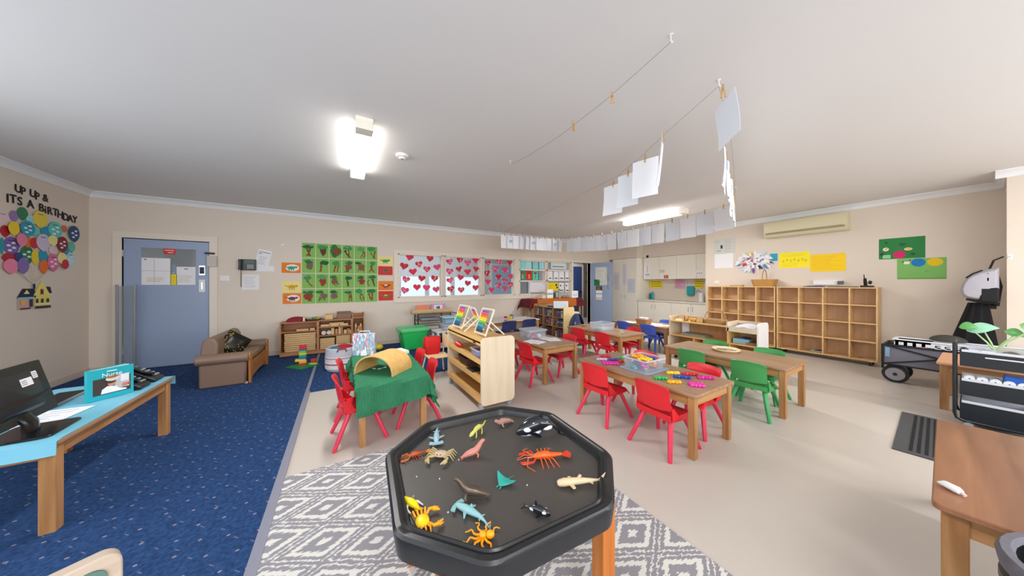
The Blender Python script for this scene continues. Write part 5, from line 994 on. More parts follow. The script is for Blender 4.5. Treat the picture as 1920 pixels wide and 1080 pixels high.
def hammer(m,bend=0):
    def f(b):
        P=[(-.5,bend*1.2,.05),(-.36,bend*.5,.06),(-.2,bend*.1,.075),(0,0,.085),(.18,0,.085),(.34,0,.08),(.44,0,.075)]; b.tube(P,[.012,.022,.045,.075,.085,.07,.05],m,10)
        b.prism([(.36,-.17),(.46,-.19),(.5,-.06),(.5,.06),(.46,.19),(.36,.17),(.42,.04),(.42,-.04)],.05,.085,m)
        for s in(-1,1): b.prism([(.22,s*.06),(.08,s*.22),(.06,s*.2),(.12,s*.06)],.055,.07,m); b.prism([(-.16,s*.03),(-.26,s*.11),(-.24,s*.03)],.05,.06,m)
        b.prism([(.12,.14),(.04,.25),(.0,.24),(.02,.14)],-.01,.01,m,'xz')
        b.prism([(-.48,.05),(-.56,.14),(-.54,.05),(-.55,-.0)],bend*1.2-.008,bend*1.2+.008,m,'xz')
    return f
aimed('toy_hammerhead','small pale blue hammerhead shark at the far left of the tray',819,804,818,838,hammer(LB,.03)); 
aimed('toy_hammerhead','large teal-grey hammerhead shark in front of the dark sea lion',922,985,853,951,hammer(LB2,.10))
CH=mat('toy_yellow_green',(196,194,96),.45,noise=.3,nscale=90)
def cham(b):
    b.tube([(-.48,.02,.30),(-.42,.05,.34),(-.40,.0,.28),(-.44,-.02,.24),(-.38,-.02,.20),(-.24,0,.2),(-.05,0,.24),(.12,0,.22),(.24,0,.17),(.36,0,.14),(.48,0,.10)],[.012,.018,.02,.022,.028,.045,(.08,.11),(.08,.11),.055,(.075,.08),.03],CH,10)
    for x,s in((.18,1),(.18,-1),(-.15,1),(-.15,-1)): b.tube([(x,s*.06,.18),(x+.06,s*.13,.10),(x+.1,s*.14,.0)],[.025,.02,.022],CH,6)
aimed('toy_chameleon','small yellow-green chameleon with a curled tail, far side of the tray',911,803,880,825,cham)
def seal(m,m2=None,up=.42,flat=.7):
    def f(b):
        b.tube([(-.5,0,.05),(-.42,0,.07),(-.28,0,.12),(-.08,0,.16),(.12,0,.19),(.26,0,up*.7),(.36,0,up),(.46,0,up+.06),(.52,0,up+.04)],[.03,.05,.10,.13,.135,.11,.085,.07,.03],m,12)
        for s in(-1,1): b.tube([(.14,s*.1,.14),(.18,s*.17,.06),(.13,s*.22,.0)],[.05,.04,.03],m2 or m,7); b.tube([(-.42,s*.03,.05),(-.5,s*.09,.02)],[.035,.02],m2 or m,6)
    return f
aimed('toy_seal','brown-pink seal toy lying at the far edge of the tray',962,792,928,802,seal(mat('toy_brown_pink',(166,126,116),.4),None,.22))
aimed('toy_seal','pink walrus toy with a raised head in the upper middle of the tray',864,862,908,850,seal(mat('toy_pink',(190,122,110),.4),mat('toy_orange_pink',(180,96,70),.4),.48))
aimed('toy_sea_lion','dark bronze sea lion toy left of the centre of the tray',918,933,852,932,seal(mat('toy_bronze',(78,66,54),.25,.2),None,.44))
BK=mat('toy_gloss_black',(20,26,36),.15,coat=.5); WT=mat('toy_white',(236,236,240),.3)
def orca(arch=0.1):
    def f(b):
        P=[(-.5,0,.16-arch),(-.36,0,.17),(-.2,0,.2+arch*.3),(0,0,.22+arch*.5),(.18,0,.21+arch*.3),(.34,0,.18),(.46,0,.14),(.5,0,.12)]; b.tube(P,[.02,.045,.10,(.14,.16),(.15,.16),(.12,.13),(.06,.07),.02],BK,14)
        b.prism([(.02,.33),(-.04,.50),(-.09,.50),(-.1,.33)],-.015,.015,BK,'xz')
        b.prism([(-.44,-.01),(-.6,-.17),(-.54,0),(-.6,.17)],.14-arch,.165-arch,BK)
        for s in(-1,1):
            b.prism([(.24,s*.1),(.1,s*.3),(.02,s*.27),(.1,s*.1)],.12,.14,BK); b.sph((.27,s*.105,.225),(.10,.04,.055),WT,12,8); b.sph((-.17,s*.075,.20),(.12,.04,.055),WT,12,8)
        b.sph((.2,0,.10),(.26,.09,.05),WT,12,6)
    return f
aimed('toy_orca','large glossy black and white orca at the far right of the tray',1050,812,968,824,orca(.14))
aimed('toy_orca','small black and white orca near the front right of the tray',984,955,1032,971,orca(0))
OR=mat('toy_orange',(226,92,20),.35,noise=.15,nscale=60); OR2=mat('toy_deep_orange',(200,60,30),.35)
def lobster(m,m2):
    def f(b):
        b.tube([(.30,0,.07),(.2,0,.09),(.02,0,.10),(-.04,0,.095)],[.04,.075,.085,.07],m,10)
        for k in range(6): b.tube([(-.04-.05*k,0,.09),(-.085-.05*k,0,.085)],[.066-.006*k,.060-.006*k],m,10)
        b.prism([(-.34,-.03),(-.5,-.13),(-.56,0),(-.5,.13),(-.34,.03)],.06,.085,m2)
        for s in(-1,1):
            for k in range(4): x=.16-.06*k; b.tube([(x,s*.06,.08),(x+.02-.03*k,s*.2,.12),(x+.0-.06*k,s*.34,.01)],[.014,.012,.006],m,5)
            b.tube([(.26,s*.05,.07),(.34,s*.2,.08),(.48,s*.18,.05)],[.02,.022,.03],m2,6); b.tube([(.48,s*.18,.05),(.62,s*.14,.05)],[.045,.012],m2,6); b.tube([(.5,s*.2,.05),(.6,s*.2,.05)],[.02,.008],m2,5)
            b.tube([(.3,s*.03,.09),(.44,s*.10,.12),(.5,s*.3,.06),(.36,s*.42,.03)],[.014,.012,.010,.006],m,5); b.tube([(.3,s*.02,.09),(.5,s*.05,.10),(.68,s*.02,.04)],[.012,.009,.005],m,5)
    return f
aimed('toy_lobster','bright orange crayfish with long feelers on the right of the tray',1066,857,984,864,lobster(OR,OR2))
aimed('toy_lobster','dark orange and black lobster at the left rim of the tray',806,848,756,862,lobster(mat('toy_burnt_orange',(176,74,30),.35,noise=.5,nscale=110),mat('toy_amber',(214,122,40),.35)))
def crab(m,m2,claw=1):
    def f(b):
        b.sph((0,0,.12),(.2,.26,.08),m,14,8)
        for s in(-1,1):
            for k in range(4): x=-.14+.09*k-.02; b.tube([(x,s*.2,.12),(x-.05+.03*k,s*.38,.19),(x-.1+.05*k,s*.52,.01)],[.035,.028,.012],m2,6)
            b.tube([(.15,s*.16,.12),(.26,s*.34,.14),(.42,s*.32,.12)],[.04,.045,.055],m2,7); b.tube([(.40,s*.32,.12),(.56,s*.2,.11)],[.075,.02],m2,7); b.tube([(.42,s*.38,.12),(.55,s*.32,.11)],[.03,.012],m2,6)
            b.sph((.2,s*.06,.2),.022,BK,6,4)
    return f
BG=mat('toy_beige_speckle',(190,164,138),.5,noise=.4,nscale=120)
aimed('toy_crab','beige speckled crab beside the lobster at the left of the tray',836,842,816,874,crab(BG,mat('toy_olive_beige',(176,160,112),.5)))
YC=mat('toy_yellow',(240,206,10),.35); OY=mat('toy_orange_yellow',(240,160,10),.35)
aimed('toy_crab','bright yellow crab at the front left of the tray',758,997,824,972,crab(YC,OY))
def manta(b):
    m=mat('toy_turquoise',(40,160,150),.35)
    P=lambda u,v:((.5-u)*.6*(1-abs(2*v-1)**1.2)+-.05-.22*abs(2*v-1)**1.5,(v-.5)*1.15,.10+.22*abs(2*v-1)**1.8+.05*sin(PI*u)*(1-abs(2*v-1)))
    b.grid(P,10,16,m,.03)
    for s in(-1,1): b.tube([(.24,s*.07,.11),(.36,s*.09,.08)],[.03,.018],m,6)
    b.tube([(-.3,0,.1),(-.5,0,.08),(-.75,.06,.06)],[.02,.012,.006],m,5)
aimed('toy_manta','turquoise manta ray in the middle of the tray',956,897,930,920,manta)
def fish(b):
    m=mat('toy_sand_speckle',(206,184,150),.5,noise=.2,nscale=140)
    b.tube([(-.46,0,.09),(-.32,0,.09),(-.1,0,.1),(.14,0,.105),(.34,0,.10),(.46,0,.09),(.5,0,.085)],[.02,.035,.06,.075,.085,.07,.04],m,12)
    for s in(-1,1): b.prism([(.26,s*.06),(.2,s*.2),(.14,s*.18),(.16,s*.06)],.07,.09,m); b.prism([(-.2,s*.03),(-.28,s*.1),(-.3,s*.03)],.07,.085,m)
    b.prism([(.06,.17),(.0,.25),(-.05,.22),(-.02,.17)],-.01,.01,m,'xz'); b.prism([(-.44,.10),(-.6,.24),(-.53,.08),(-.6,.0)],-.01,.01,m,'xz')
aimed('toy_whale_shark','sand coloured speckled shark at the right rim of the tray',1127,907,1045,914,fish)
def frog(b):
    b.tube([(-.5,0,.05),(-.36,0,.07),(-.1,0,.14),(.12,0,.15),(.3,0,.16),(.44,0,.15),(.52,0,.13)],[.02,.03,.12,.14,.09,.085,.04],YC,10)
    for s in(-1,1): b.tube([(.15,s*.1,.12),(.02,s*.24,.06),(-.24,s*.26,.02)],[.03,.04,.02],WT,6); b.tube([(-.2,s*.06,.06),(-.4,s*.14,.01)],[.04,.02],OY,6)
aimed('toy_bird','yellow bird-like toy with white flippers at the left rim of the tray',792,963,757,942,frog)
def octopus(b):
    q=random.Random(2); b.sph((0,0,.12),(.13,.13,.1),OY,12,7); b.sph((.24,.0,.12),(.15,.13,.12),OY,14,8)
    for k in range(8):
        a=.6+k*(2*PI-1.0)/7.6; P=[];r=[]
        for i in range(8): 
            s=.1+.52*i/7; w=.09*sin(i*1.5+k*1.3)*(i/7); P.append((s*cos(a)-w*sin(a),s*sin(a)+w*cos(a),.05+.02*sin(i*1.2+k))); r.append(.04*(1-.75*i/7)+.008)
        b.tube(P,r,OY,7)
aimed('toy_octopus','orange-yellow octopus at the front of the tray',876,1011,934,1010,octopus)
# grit specks on the tray floor
q=random.Random(8)
for k in range(10):
    u,v=q.uniform(790,1090),q.uniform(860,1010); 
    if k<5: u,v=[(781,895),(775,932),(840,962),(1036,985),(1028,1003)][k]
    x,y=TP(u,v); o=B().box((0,0,.002),(.004,.004,.004),col((206,206,200),.6),q.uniform(0,3)).obj('grit_speck',smooth=False); o.location=(x,y,TZ+.0005); tag(o,'tiny pale speck of grit on the black tray floor','grit','grit specks on the tray')
# ---- rug, mat ----
o=B().bb((-.335,-1.6,.0005),(1.53,2.48,.008),rug_mat()).obj('rug',smooth=False); tag(o,'grey and cream diamond-patterned woven rug under the black tray','rug')
P=[F(1692,773),F(1750,785),F(1673,842)]
MAT=mat('black_rubber',(70,72,76),.55); MAT2=mat('black_rubber_stud',(28,31,38),.35); cx_,cy_=4.42,.13
t=thing('rubber_mat','black rubber anti-fatigue floor mat with raised dots on the vinyl','mat',(4.43,.03,.0005)); 
t.rotation_euler.z=R(3); B().bb((-.59,-.42,0),(.59,.41,.008),MAT).obj('base',t,smooth=False)
b=B(); q=0
for i in range(30):
    for j in range(20): b.box((-.52+.036*i,-.36+.036*j,.010),(.022,.018,.006),MAT2)
b.obj('raised_dots',t,smooth=False)
# ================= left desk =================
t=table('computer_table',-1.93,-1.30,2.55,3.79,'wooden computer table covered with pale blue paper at the left',leg=.058)
BLP=mat('sky_blue_paper',(118,190,214),.55)
drape('table_cover',-1.615,3.17,.317,.622,.502,.325,.70,0,BLP,'sky blue paper cover over the computer table','table cover',ox=-.012,oy=.0,n=40,ruf=.004,th=.0015,flare=.1)
DZ=.5065
MB=mat('monitor_black',(30,31,34),.4); MB2=mat('monitor_gloss',(16,17,19),.2)
t=thing('monitor','black computer monitor seen from behind on the blue paper at the left','monitor',(-1.55,2.74,DZ),R(4))
def scr(): 
    b=B(); W_,H_=.24,.155
    b.T=Matrix.Translation((0,0,.215))@Matrix.Rotation(R(-13),4,'Y')
    b.prism(rrect(-W_,-H_,W_,H_,.008,3),-.012,.012,MB,'yz'); b.prism(rrect(-W_+.008,-H_+.03,W_-.008,H_-.008,.004,3),-.0135,-.012,MB2,'yz')
    loft(b,[[(.012,y,z) for y,z in rrect(-.17,-.11,.17,.11,.03)],[(.030,y,z) for y,z in rrect(-.15,-.09,.15,.09,.03)]],MB)
    b.prism([(-.20,-.03),(.20,-.03),(.06,-.055),(-.06,-.055)],.02,.032,MB2,'yz'); return b
scr().obj('screen_housing',t,bevel=.003)
b=B(); b.T=Matrix.Translation((0,0,.215))@Matrix.Rotation(R(-13),4,'Y'); b.bb((.0303,.02,.03),(.0312,.10,.075),WHITE).bb((.0303,.11,.06),(.0312,.145,.10),WHITE)
for k in range(3): b.bb((.0312,.026,.04+.01*k),(.0316,.06,.043+.01*k),INK).bb((.0312,.113,.068+.01*k),(.0316,.14,.071+.01*k),INK)
b.obj('sticker',t,smooth=False)
B().tube([(.03,0,.10),(.055,0,.06),(.06,0,.01)],[(.055,.02),(.05,.02),(.048,.024)],MB2,12).obj('stand_neck',t)
B().prism([(p[0]+.055,p[1]) for p in rrect(-.10,-.15,.13,.13,.03)],0.0,.010,MB2).obj('stand_base',t,bevel=.003)
t=thing('keyboard','black computer keyboard with a silver front edge behind the monitor','keyboard',(-1.73,3.36,DZ),R(4)); B().bb((-.07,-.20,0),(.07,.20,.014),mat('keyboard_silver',(150,150,152),.4)).obj('base',t,smooth=False,bevel=.003)
b=B()
for i in range(6):
    for j in range(18): b.bb((-.062+.0205*i,-.19+.0213*j,.014),(-.045+.0205*i,-.172+.0213*j,.020),BLACK)
b.obj('keys',t,smooth=False)
sheet(-1.555,2.99,DZ,.20,.29,R(-6),'white printed sheet lying on the blue paper beside the monitor stand',seed=6)
sheet(-1.60,2.64,DZ,.16,.12,R(-30),'glossy white leaflet under the left end of the monitor',mat('glossy_leaflet',(206,206,206),.2),seed=7)
# the book with a nurse on its cover
TQ=mat('turquoise_cover',(30,166,180),.35); SKN=mat('printed_skin',(196,140,110),.5); 
t=thing('picture_book','turquoise picture book titled Nurse standing open on the computer table','book',(-1.447,3.29,DZ),math.atan2(.16,.145))
w=.108; h=.218
B().bb((-w,-.003,0),(w,0,h),TQ).obj('front_cover',t,smooth=False,bevel=.001)
c=Card(.002,.002,TQ); c.T=Matrix.Translation((0,-.001,h/2)); DK=col((60,50,46),.5)
c.rect(.004,-.018,.176,.116,DK); c.rect(.05,-.0,.07,.10,col((190,186,190),.5)); c.rect(.062,.02,.04,.05,col((226,226,230),.5)); c.rect(.075,-.03,.03,.016,col((170,80,70),.5))
c.poly([(-.05,-.07),(-.045,-.04),(-.02,-.02),(.02,-.03),(.035,-.05),(.07,-.06),(.07,-.07)],WHITE); c.oval(.0,.0,.020,.024,SKN); c.oval(-.004,.012,.024,.016,col((70,44,34),.6)); c.oval(.004,.03,.034,.018,col((214,206,200),.6)); c.oval(.0,.045,.030,.012,col((150,110,60),.6)); c.oval(.062,-.03,.014,.012,col((206,120,100),.5))
c.text('Nurse',0,.062,.038,WHITE); c.lines(0,.088,.05,1,.01,WHITE,.006); c.obj('cover_print',t,smooth=False)
B().box((-w+.004,.012,h/2),(.008,.028,h),TQ).obj('spine',t,smooth=False)
B().box((0,.05,h/2),(w*2,.003,h),TQ,rz=R(14)).obj('back_cover',t,smooth=False)
B().box((.0,.030,h/2),(w*1.94,.010,h*.97),mat('book_page',(240,240,236),.7),rz=R(8)).obj('pages',t,smooth=False)
PH=mat('phone_black',(26,30,38),.35)
for k,(x,y) in enumerate(((-1.43,3.47),(-1.43,3.67))):
    t=thing('desk_telephone',['black desk telephone on the blue paper right behind the turquoise book','black desk telephone at the far corner of the blue paper table'][k],'telephone',(x,y,DZ),R(0))
    B().prism([(-.11,0),(.08,0),(.085,.02),(-.06,.115),(-.11,.12)],-.07,.07,PH,'xz').obj('body',t,bevel=.006)
    B().tube([(.06,-.045,.065),(.0,-.045,.085),(-.06,-.045,.135)],[.018,.012,.018],MB2,8).obj('handset',t)
    b=B()
    for i in range(4):
        for j in range(3): b.box((.055-.026*i,.0+.022*j,.052+.0165*i),(.014,.012,.006),col((150,156,160)),0,0,R(33))
    b.obj('keypad',t,smooth=False); B().box((-.075,.01,.125),(.03,.08,.006),mat('lcd_grey',(120,130,120),.3),ry=R(10)).obj('screen',t,smooth=False)
# chair top at the bottom left
t=thing('wooden_chair','pale wooden chair with a green-grey back pad, only its top rail showing','chair',(-.70,1.165,.012),R(120)); PW=wood('pale_chair_wood',(190,172,156),(206,190,172),'y',.35)
B().bb((-.0,-.18,.34),(-.36,.18,.36),PW).obj('seat',t,smooth=False,bevel=.004)
for x in(-.33,-.01):
    for y in(-.15,.15): B().tube([(x,y,.34),(x*1.05,y*1.15,0)],.016,PW,8).obj('leg',t)
B().prism(rrect(-.19,.40,.19,.59,.035,6),-.02,.018,PW,'yz').obj('backrest',t,bevel=.004); B().prism(rrect(-.165,.42,.165,.565,.03,6),-.026,-.0205,mat('green_grey_pad',(86,120,112),.6),'yz').obj('back_pad',t)
for s in(-1,1): B().tube([(-.005,s*.15,.34),(.0,s*.15,.45)],.014,PW,8).obj('back_post',t)
# ================= bookshelf, draped table, round chair =================
t=thing('bookshelf','small wooden bookshelf with three columns of books and a pale end panel near the doorway','bookshelf',(4.52,5.0,0)); 
B().prism(rrect(-.16,0,.16,.785,.04),0,.02,mat('pale_yellow_panel',(226,200,146),.45),'xz').obj('end_panel',t); B().prism(rrect(-.16,0,.16,.80,.04),1.18,1.2,PINEZ,'xz').obj('end_panel',t)
for k,z in enumerate((.05,.30,.52,.735)): B().bb((-.15,.02,z),(.15,1.18,z+.018),PINEY).obj('shelf_board',t,smooth=False)
for y in(.40,.79): B().bb((-.16,y,.05),(.15,y+.02,.75),PINEZ).obj('divider',t,smooth=False)
B().bb((.15,.02,.05),(.158,1.18,.75),PLY).obj('back_panel',t,smooth=False)
q=random.Random(31); BKC=[(90,60,60),(60,70,110),(150,60,60),(200,196,190),(110,100,90),(70,60,70),(160,120,110),(60,80,90),(130,70,80),(40,50,70)]
nb=0
for ci,(y0,y1) in enumerate(((.03,.39),(.43,.78),(.82,1.17))):
    for zi,z in enumerate((.069,.319,.539)):
        y=y0; k=0
        while y<y1-.05:
            wd=q.uniform(.028,.05); hh=q.uniform(.12,.18) ; cc=q.choice(BKC)
            o=B().bb((-.14,y,z),(.04,y+wd-.003,z+hh),col(cc,.6)).bb((-.1405,y+.004,z+hh*.6),(-.14,y+wd-.007,z+hh*.8),col(q.choice(BKC),.6)).obj('book',smooth=False); o.location=(4.52,5.0,0)
            tag(o,f"book {ORD[k] if k<9 else 'last'} from the near side, {['bottom','middle','upper'][zi]} shelf, {['nearest','centre','farthest'][ci]} column of the bookshelf",'book','books in the small bookshelf'); y+=wd; k+=1
for k in range(4): o=B().bb((-.13,-.12,0),(.13,.12,.018),[col((206,180,130),.6),col((176,140,90),.6),col((190,160,110),.6),col((160,120,70),.6)][k]).obj('board_book',smooth=False); o.location=(4.5,5.85,.7535+.0185*k); o.rotation_euler.z=.1*k; tag(o,f"tan flat book in the low pile on the bookshelf top, {['bottom one','second up','third up','top one'][k]}",'book','pile on the bookshelf')
o=B().bb((-.1,-.15,0),(.1,.15,.03),col((60,84,130),.6)).obj('folder',smooth=False); o.location=(4.5,5.5,.7535); tag(o,'blue folder lying in the middle of the bookshelf top','folder')
t=thing('framed_picture','white framed picture standing on the bookshelf','picture frame',(4.46,5.22,.7535),R(-38)); B().bb((-.17,-.01,0),(.17,.01,.16),WHITE).obj('frame',t,smooth=False); B().bb((-.15,-.0115,.012),(.15,-.0102,.145),mat('pale_picture',(206,220,228),.6,noise=.25,nscale=22)).obj('picture',t,smooth=False)
tag(B().prism(rrect(-.14,0,.14,.62,.04),0,.3,mat('pale_panel',(216,204,182),.5),'xz').obj('low_cupboard',loc=(5.04,5.35,0)),'plain pale low cupboard right of the small bookshelf','cupboard')
table('display_table',4.30,6.14,6.24,6.70,'table draped with dark red and amber cloths below the notices',h=.90,along='x')
drape('tablecloth',5.22,6.47,.925,.235,.905,1.18,.50,0,mat('dark_red_cloth',(98,16,26),.85),'dark red cloth hanging over the display table','tablecloth',oy=0,n=40,ruf=.006,seed=5,drop=.9)
drape('amber_cloth',5.20,6.47,.70,.245,.911,.70,.51,0,mat('amber_cloth',(184,98,26),.7),'amber satin cloth laid across the dark red one','tablecloth',n=36,ruf=.004,seed=3,drop=.88)
def on(u,y): return WY(u,0,y)[0]
YT=6.3; ZT=.917
t=thing('framed_picture','pale framed seaside picture on the draped table','picture frame',(on(1031,YT),YT,ZT)); B().bb((-.11,-.012,0),(.11,.012,.26),col((240,206,150),.5)).obj('frame',t,smooth=False); B().bb((-.095,-.014,.03),(.095,-.0121,.245),WHITE).bb((-.095,-.0146,.10),(.095,-.0141,.15),col((110,180,196),.6)).obj('picture',t,smooth=False)
t=thing('water_bottle','clear bottle on the draped table beside the seaside picture','bottle',(on(1049,YT),YT,ZT)); B().lathe((0,0,0),[(0,0),(.045,0),(.045,.16),(.02,.2),(.02,.23),(0,.23)],mat('bottle_clear_grey',(176,196,200),.1,alpha=.5),14).obj('body',t); B().cyl((0,0,.23),(0,0,.25),.022,INK,n=12).obj('cap',t)
t=thing('dark_jar','dark jar between the framed picture and the clear bottle','jar',(on(1041,YT)+.02,YT+.05,ZT)); B().lathe((0,0,0),[(0,0),(.04,0),(.045,.08),(.035,.14),(0,.14)],col((70,60,70),.4),12).obj('body',t); B().cyl((0,0,.14),(0,0,.155),.037,INK,n=12).obj('lid',t)
for k,(u,c,l) in enumerate(((1057,(170,120,110),'brown pine cone heap on the draped table'),(1064,(150,140,110),'olive heap of leaves on the draped table'))): tag(B().sph((on(u,YT),YT,ZT+.03),(.07,.06,.045),mat('heap_%d'%k,c,.9,noise=.5,nscale=60)).obj('natural_heap',origin=(on(u,YT),YT,ZT)),l,'natural materials')
t=thing('white_box','white box with grey writing at the right end of the draped table','box',(on(1078,YT)-.05,YT,ZT)); B().bb((-.14,-.08,0),(.10,.08,.2),WHITE).obj('body',t,smooth=False,bevel=.003)
b=B()
for k in range(6): b.bb((-.11+.03*k,-.082,.05),(-.10+.03*k,-.0805,.05+.02*(k%3+2)),GREYINK)
b.obj('print',t,smooth=False)
for k,(u,c,l) in enumerate(((1003,(196,110,100),'red flat book at the left end of the draped table'),(1012,(220,190,150),'tan flat book at the left end of the draped table'))): tag(B().bb((on(u,YT)-.09,YT-.08,ZT+.0+.022*k),(on(u,YT)+.09,YT+.08,ZT+.02+.022*k),col(c,.6)).obj('flat_book',smooth=False,origin=(on(u,YT),YT,ZT+.022*k)),l,'book')
tag(B().bb((on(1019,YT)-.06,YT-.02,ZT),(on(1019,YT)+.06,YT+.02,ZT+.09),col((206,210,220),.5)).obj('small_box',smooth=False,origin=(on(1019,YT),YT,ZT)),'small grey white box left of the seaside picture','box')
# navy round shell chair
NS=mat('navy_shell',(48,58,92),.25,coat=.3); t=thing('round_chair','glossy navy round shell chair leaning in front of the pale bookshelf end','chair',(4.42,4.66,.0),R(-60)); t.scale=(1.15,1.15,1.1)
def shell(u,v): a=-PI*.72+u*PI*1.44; z=.04+.56*v; k=max(.02,1-(1.25*v-.35)**2*1.15 if v>.28 else 1)**.5; return (-.165*cos(a)*k+.02,.17*sin(a)*k,z)
B().grid(shell,20,12,NS,.012).obj('shell',t); B().lathe((0,0,0),[(0,0),(.14,0),(.15,.03),(.12,.08),(0,.09)],NS,20).obj('base',t); B().sph((.02,0,.2),(.15,.15,.05),mat('navy_seat_pad',(36,42,66),.6)).obj('seat',t)
# ================= cubby units =================
CB=wood('cubby_back',(196,156,116),(212,174,134),'z',.5,.6)
def cubby(ys,lab):
    y0,y1=ys[-1],ys[0]; t=thing('cubby_shelf',lab,'shelf',(7.3,(y0+y1)/2,0)); c=(y0+y1)/2; T=.018
    zs=[.085,.384,.68,.976,1.262]
    for y in (y0,y1): B().bb((0,y-c-(0 if y==y0 else T),.075),(.28,y-c+(T if y==y0 else 0),1.272),CUBE).obj('side_panel',t,smooth=False)
    B().bb((0,y0-c+T,1.254),(.28,y1-c-T,1.272),CUBE).obj('top_board',t,smooth=False); B().bb((0,y0-c+T,.075),(.28,y1-c-T,.093),CUBE).obj('base_board',t,smooth=False)
    B().bb((.268,y0-c+T,.093),(.278,y1-c-T,1.254),CB).obj('back_panel',t,smooth=False)
    for y in ys[1:-1]: B().bb((0,y-c-T/2,.093),(.268,y-c+T/2,1.254),CUBE).obj('divider',t,smooth=False)
    for z in zs[1:-1]: B().bb((.004,y0-c+T,z-T/2),(.268,y1-c-T,z+T/2),CUBE).obj('shelf_board',t,smooth=False)
    for y in (y0-c+.08,y1-c-.08):
        for x in (.05,.23): w=B().cyl((x,y-.012,.03),(x,y+.012,.03),.03,BLACK,n=14).obj('castor',t); B().bb((x-.02,y-.02,.06),(x+.02,y+.02,.075),STEEL).obj('plate',w,smooth=False)
cubby([3.376,3.08,2.772,2.469,2.165],'tall light wood cubby shelf nearer the kitchen with a basket on top'); cubby([2.143,1.828,1.52,1.211,.915],'tall light wood cubby shelf nearer the backpack with a small cordless phone on top')
y,_=WX(1433,0,7.42); t=wicker('wicker_basket','golden oval wicker basket with a hooped handle on the cubby shelf',7.43,y,1.2725,.40,.24,.145,WK3,True,90,.20)
y,_=WX(1381,0,7.42); tag(B().bb((7.36,y-.11,1.2725),(7.5,y+.11,1.30),col((190,150,104),.6)).obj('small_box',smooth=False,origin=(7.43,y,1.2725),bevel=.003),'thin tan box lying on the left end of the cubby shelf top','box')
y,_=WX(1526,0,7.4); tag(B().bb((7.34,y-.13,1.2725),(7.48,y+.13,1.285),col((34,50,110),.5)).bb((7.36,y-.10,1.285),(7.46,y+.08,1.293),col((40,70,150),.5)).obj('blue_folder',smooth=False,origin=(7.41,y,1.2725)),'thin navy folder on the right cubby shelf top','folder')
y,_=WX(1551,0,7.45); t=thing('router','white network box with a grey plug on the wall above the right cubby shelf','router',(7.6,y,1.34)); B().bb((-.05,-.16,-.03),(0,.20,.05),WHITE).obj('body',t,smooth=False,bevel=.004); B().bb((-.09,-.17,-.02),(-.0,-.11,.04),col((90,92,96))).obj('plug',t,smooth=False,bevel=.004)
y,_=WX(1585,0,7.42); tag(B().bb((7.36,y-.14,1.2725),(7.46,y+.2,1.284),BLACK).obj('tablet',smooth=False,origin=(7.41,y,1.2725),bevel=.002),'flat black tablet on the right cubby shelf top','tablet')
y,_=WX(1626,0,7.42); t=thing('cordless_phone','black cordless phone on its charging stand at the right end of the cubby shelf','telephone',(7.42,y,1.2725)); B().prism(rrect(-.05,-.07,.05,.07,.02),0,.03,BLACK).obj('stand',t,bevel=.004); B().tube([(0,.015,.02),(-.01,.02,.10),(-.015,.022,.15)],[(.024,.014),(.022,.013),(.018,.01)],BLACK,8).obj('handset',t); B().cyl((0,.03,.14),(0,.035,.21),.006,BLACK,n=6).obj('antenna',t); B().sph((0,-.03,.08),(.022,.022,.03),BLACK).obj('knob',t)
for (u,v,m_,l) in ((1530,668,col((60,90,80),.6),'dark object and paper lying in the bottom cubby, second column of the right shelf'),):
    y,_=WX(u,0,7.4); tag(B().box((7.42,y,.108),(.12,.16,.02),col((150,160,150),.5),.4).box((7.42,y-.03,.126),(.03,.10,.012),INK,.9).obj('small_tool',smooth=False,origin=(7.42,y,.094)),l,'tool')
for k,u in enumerate((1558,1615)):
    y,_=WX(u,0,7.5); tag(B().prism(ell(0,0,.05,.03,10),0,.003,col((190,140,90),.6)).obj('leaf_scrap',smooth=False,loc=(7.44,y,.094)),f"faded brown leaf scrap in the bottom cubby, {['third','last'][k]} column",'scrap')
# ================= low display shelf =================
t=thing('display_shelf','low two-level birch display shelf in front of the tall cubbies','shelf',(5.12,2.35,0)); Dp=.36; LB_=BIRCH
B().prism(rrect(0,.10,Dp,.745,.04),.63,.65,LB_,'xz').obj('end_panel',t); B().prism(rrect(0,.10,Dp,.755,.06),-.65,-.63,mat('white_panel',(236,234,232),.4),'xz').obj('end_panel',t)['label']='white end panel'
B().bb((.0,-.28+.03,.655),(Dp-.01,.63,.673),BIRCHE).obj('top_shelf',t,smooth=False); B().bb((Dp-.02,-.63,.10),(Dp-.01,.63,.735),PLY).obj('back_panel',t,smooth=False)
B().bb((0,-.63,.405),(Dp-.02,.63,.423),BIRCHE).obj('middle_shelf',t,smooth=False); B().bb((0,-.63,.10),(Dp-.02,.63,.118),BIRCHE).obj('bottom_shelf',t,smooth=False)
for a_ in (((0,-.28,.423),(Dp-.02,-.26,.655)),((0,0.0,.118),(Dp-.02,.018,.405)),((.0,-.3,.118),(Dp-.02,-.282,.405)),((0,.22,.118),(Dp-.02,.238,.405))): B().bb(*a_,BIRCHE).obj('divider',t,smooth=False)
f_=B().bb((.0,-.63,.60),(.016,-.27,.675),LB_).bb((0,-.27,.60),(Dp-.02,-.25,.74),LB_).bb((.016,-.63,.62),(Dp-.02,-.27,.634),LB_).obj('paper_tray',t,smooth=False)
B().bb((Dp-.03,-.63,.70),(Dp-.01,-.25,.745),LB_).obj('rear_rail',t,smooth=False)
for y in(-.55,.55):
    for x in(.05,Dp-.06): w=B().cyl((x,y-.012,.035),(x,y+.012,.035),.035,BLACK,n=14).obj('castor',t); B().bb((x-.02,y-.02,.065),(x+.02,y+.02,.10),STEEL).obj('fork',w,smooth=False)
